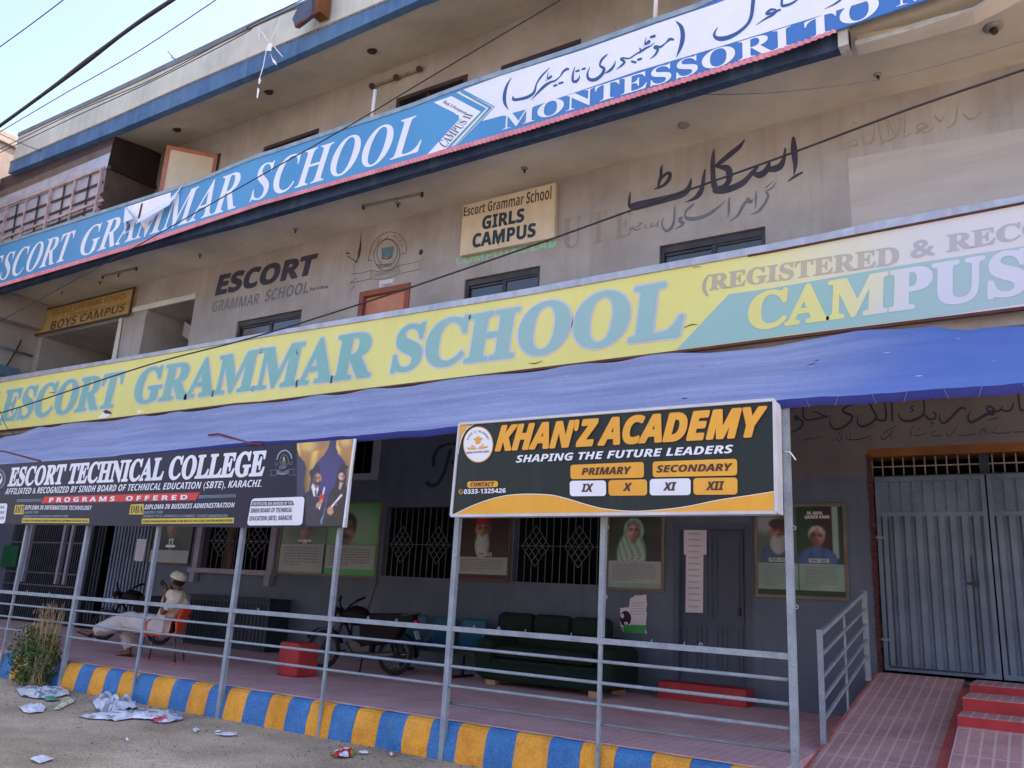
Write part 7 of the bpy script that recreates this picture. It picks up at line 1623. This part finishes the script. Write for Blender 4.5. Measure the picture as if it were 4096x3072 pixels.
# wall batten on the second floor, white pipes on the sign, floodlight on the fascia, kite scraps
t = thing('wall_tube_light', 'broken tube light batten with three dark holders on the top-floor wall', 'light fitting', tuple(at(N2(1170, 620), YW)))
m = M(lampgrey); m.bar(at(N2(985, 695), YW - .05), at(N2(1375, 555), YW - .05), .05, .06); m.build('batten', t)
m = M(lampdark)
for p in ((980, 692), (1175, 622), (1360, 555)): m.tube([at(N2(*p), YW), at(N2(*p), YW - .12)], .07, 0, 10)
m.build('holder', t)
for i, (a, b) in enumerate(((N2(1008, 725), N2(982, 950)), (N3(1262, -150), N3(1248, 158)))):
    m = M(metalw); m.tube([at(a, YB + .03), at(b, YB + .03)], .035, 0, 8); o = m.build('white_pipe'); tag(o, ['white upright pipe above the word SCHOOL on the blue signboard', 'white upright pipe above the Urdu part of the blue signboard'][i], 'pipe', 'white pipes standing on the blue signboard')
fl_ = thing('floodlight', 'dark rectangular floodlight fixed to the roof fascia', 'light fitting', tuple(at(N2(450, 90), 2.6)))
m = M(mat('dark_slate_lamp_body', (78, 86, 108), (66, 74, 94), 3, 0.5)); q = [at(N2(*p), 2.45) for p in ((385, 60), (500, -30), (495, 118), (362, 218), (340, 150))]
m2 = [(v.x, 2.45, v.z) for v in q]; m3 = [(v.x + .02, 2.55, v.z + .02) for v in q]
m.face(m2); m.face(m3[::-1])
for i in range(5): m.face([m2[(i + 1) % 5], m2[i], m3[i], m3[(i + 1) % 5]])
m.build('body', fl_)
m = M(rustrod, orange_lint); m.bar(at(N2(365, 215), 2.46), at(N2(552, 88), 2.5), .05, .06); m.box(*(lambda a, b: (a.x, b.x, 2.5, 2.8, b.z, a.z))(at(N2(500, -60), 2.5), at(N2(548, 80), 2.5)), 1); m.build('bracket', fl_)
kt = thing('kite_scraps', 'white tangled kite string and paper scraps dangling from the roof fascia', 'kite scraps', tuple(at(N2(150, 380), 2.6)))
m = M(plasticw)
for st in ([(250, 130), (200, 260), (165, 345)], [(170, 335), (215, 400), (262, 455)], [(130, 410), (105, 540), (75, 640)], [(160, 340), (120, 405)], [(70, 230), (75, 330)], [(80, 235), (125, 300), (150, 340)]): m.tube([at(N2(*p), 2.62) for p in st], .012, 0, 5)
m.build('string', kt)
m = M(plasticw)
for q in ([(155, 345), (175, 350), (170, 410), (120, 405)], [(160, 415), (180, 470), (205, 490), (215, 525), (185, 500), (168, 450)], [(72, 620), (85, 640), (78, 675), (64, 670)], [(60, 700), (72, 720), (62, 790), (50, 785)]): m.face([(v.x, v.y + .01 * (i % 2), v.z) for i, v in enumerate(at(N2(*p), 2.61) for p in q)])
m.build('paper_scrap', kt)
m = M(cableg); m.tube([at(N1(1350, 410), 3.0), at(N1(1400, 475), 3.0)], .012, 0, 5); m.tube([at(N1(1375, 465), 3.0), at(N1(1410, 470), 3.0)], .010, 0, 5); m.tube([at(N1(1385, 445), 3.0), at(N1(1400, 480), 3.0)], .010, 0, 5); o = m.build('roof_wire'); tag(o, 'bent wire ends sticking up from the roof coping', 'wire')
m = M(lampdark); m.ball(at(N6(1375, 420), YW), (.05, .03, .06)); o = m.build('wall_hook'); tag(o, 'small dark round fitting on the wall right of the painted crest', 'fitting')
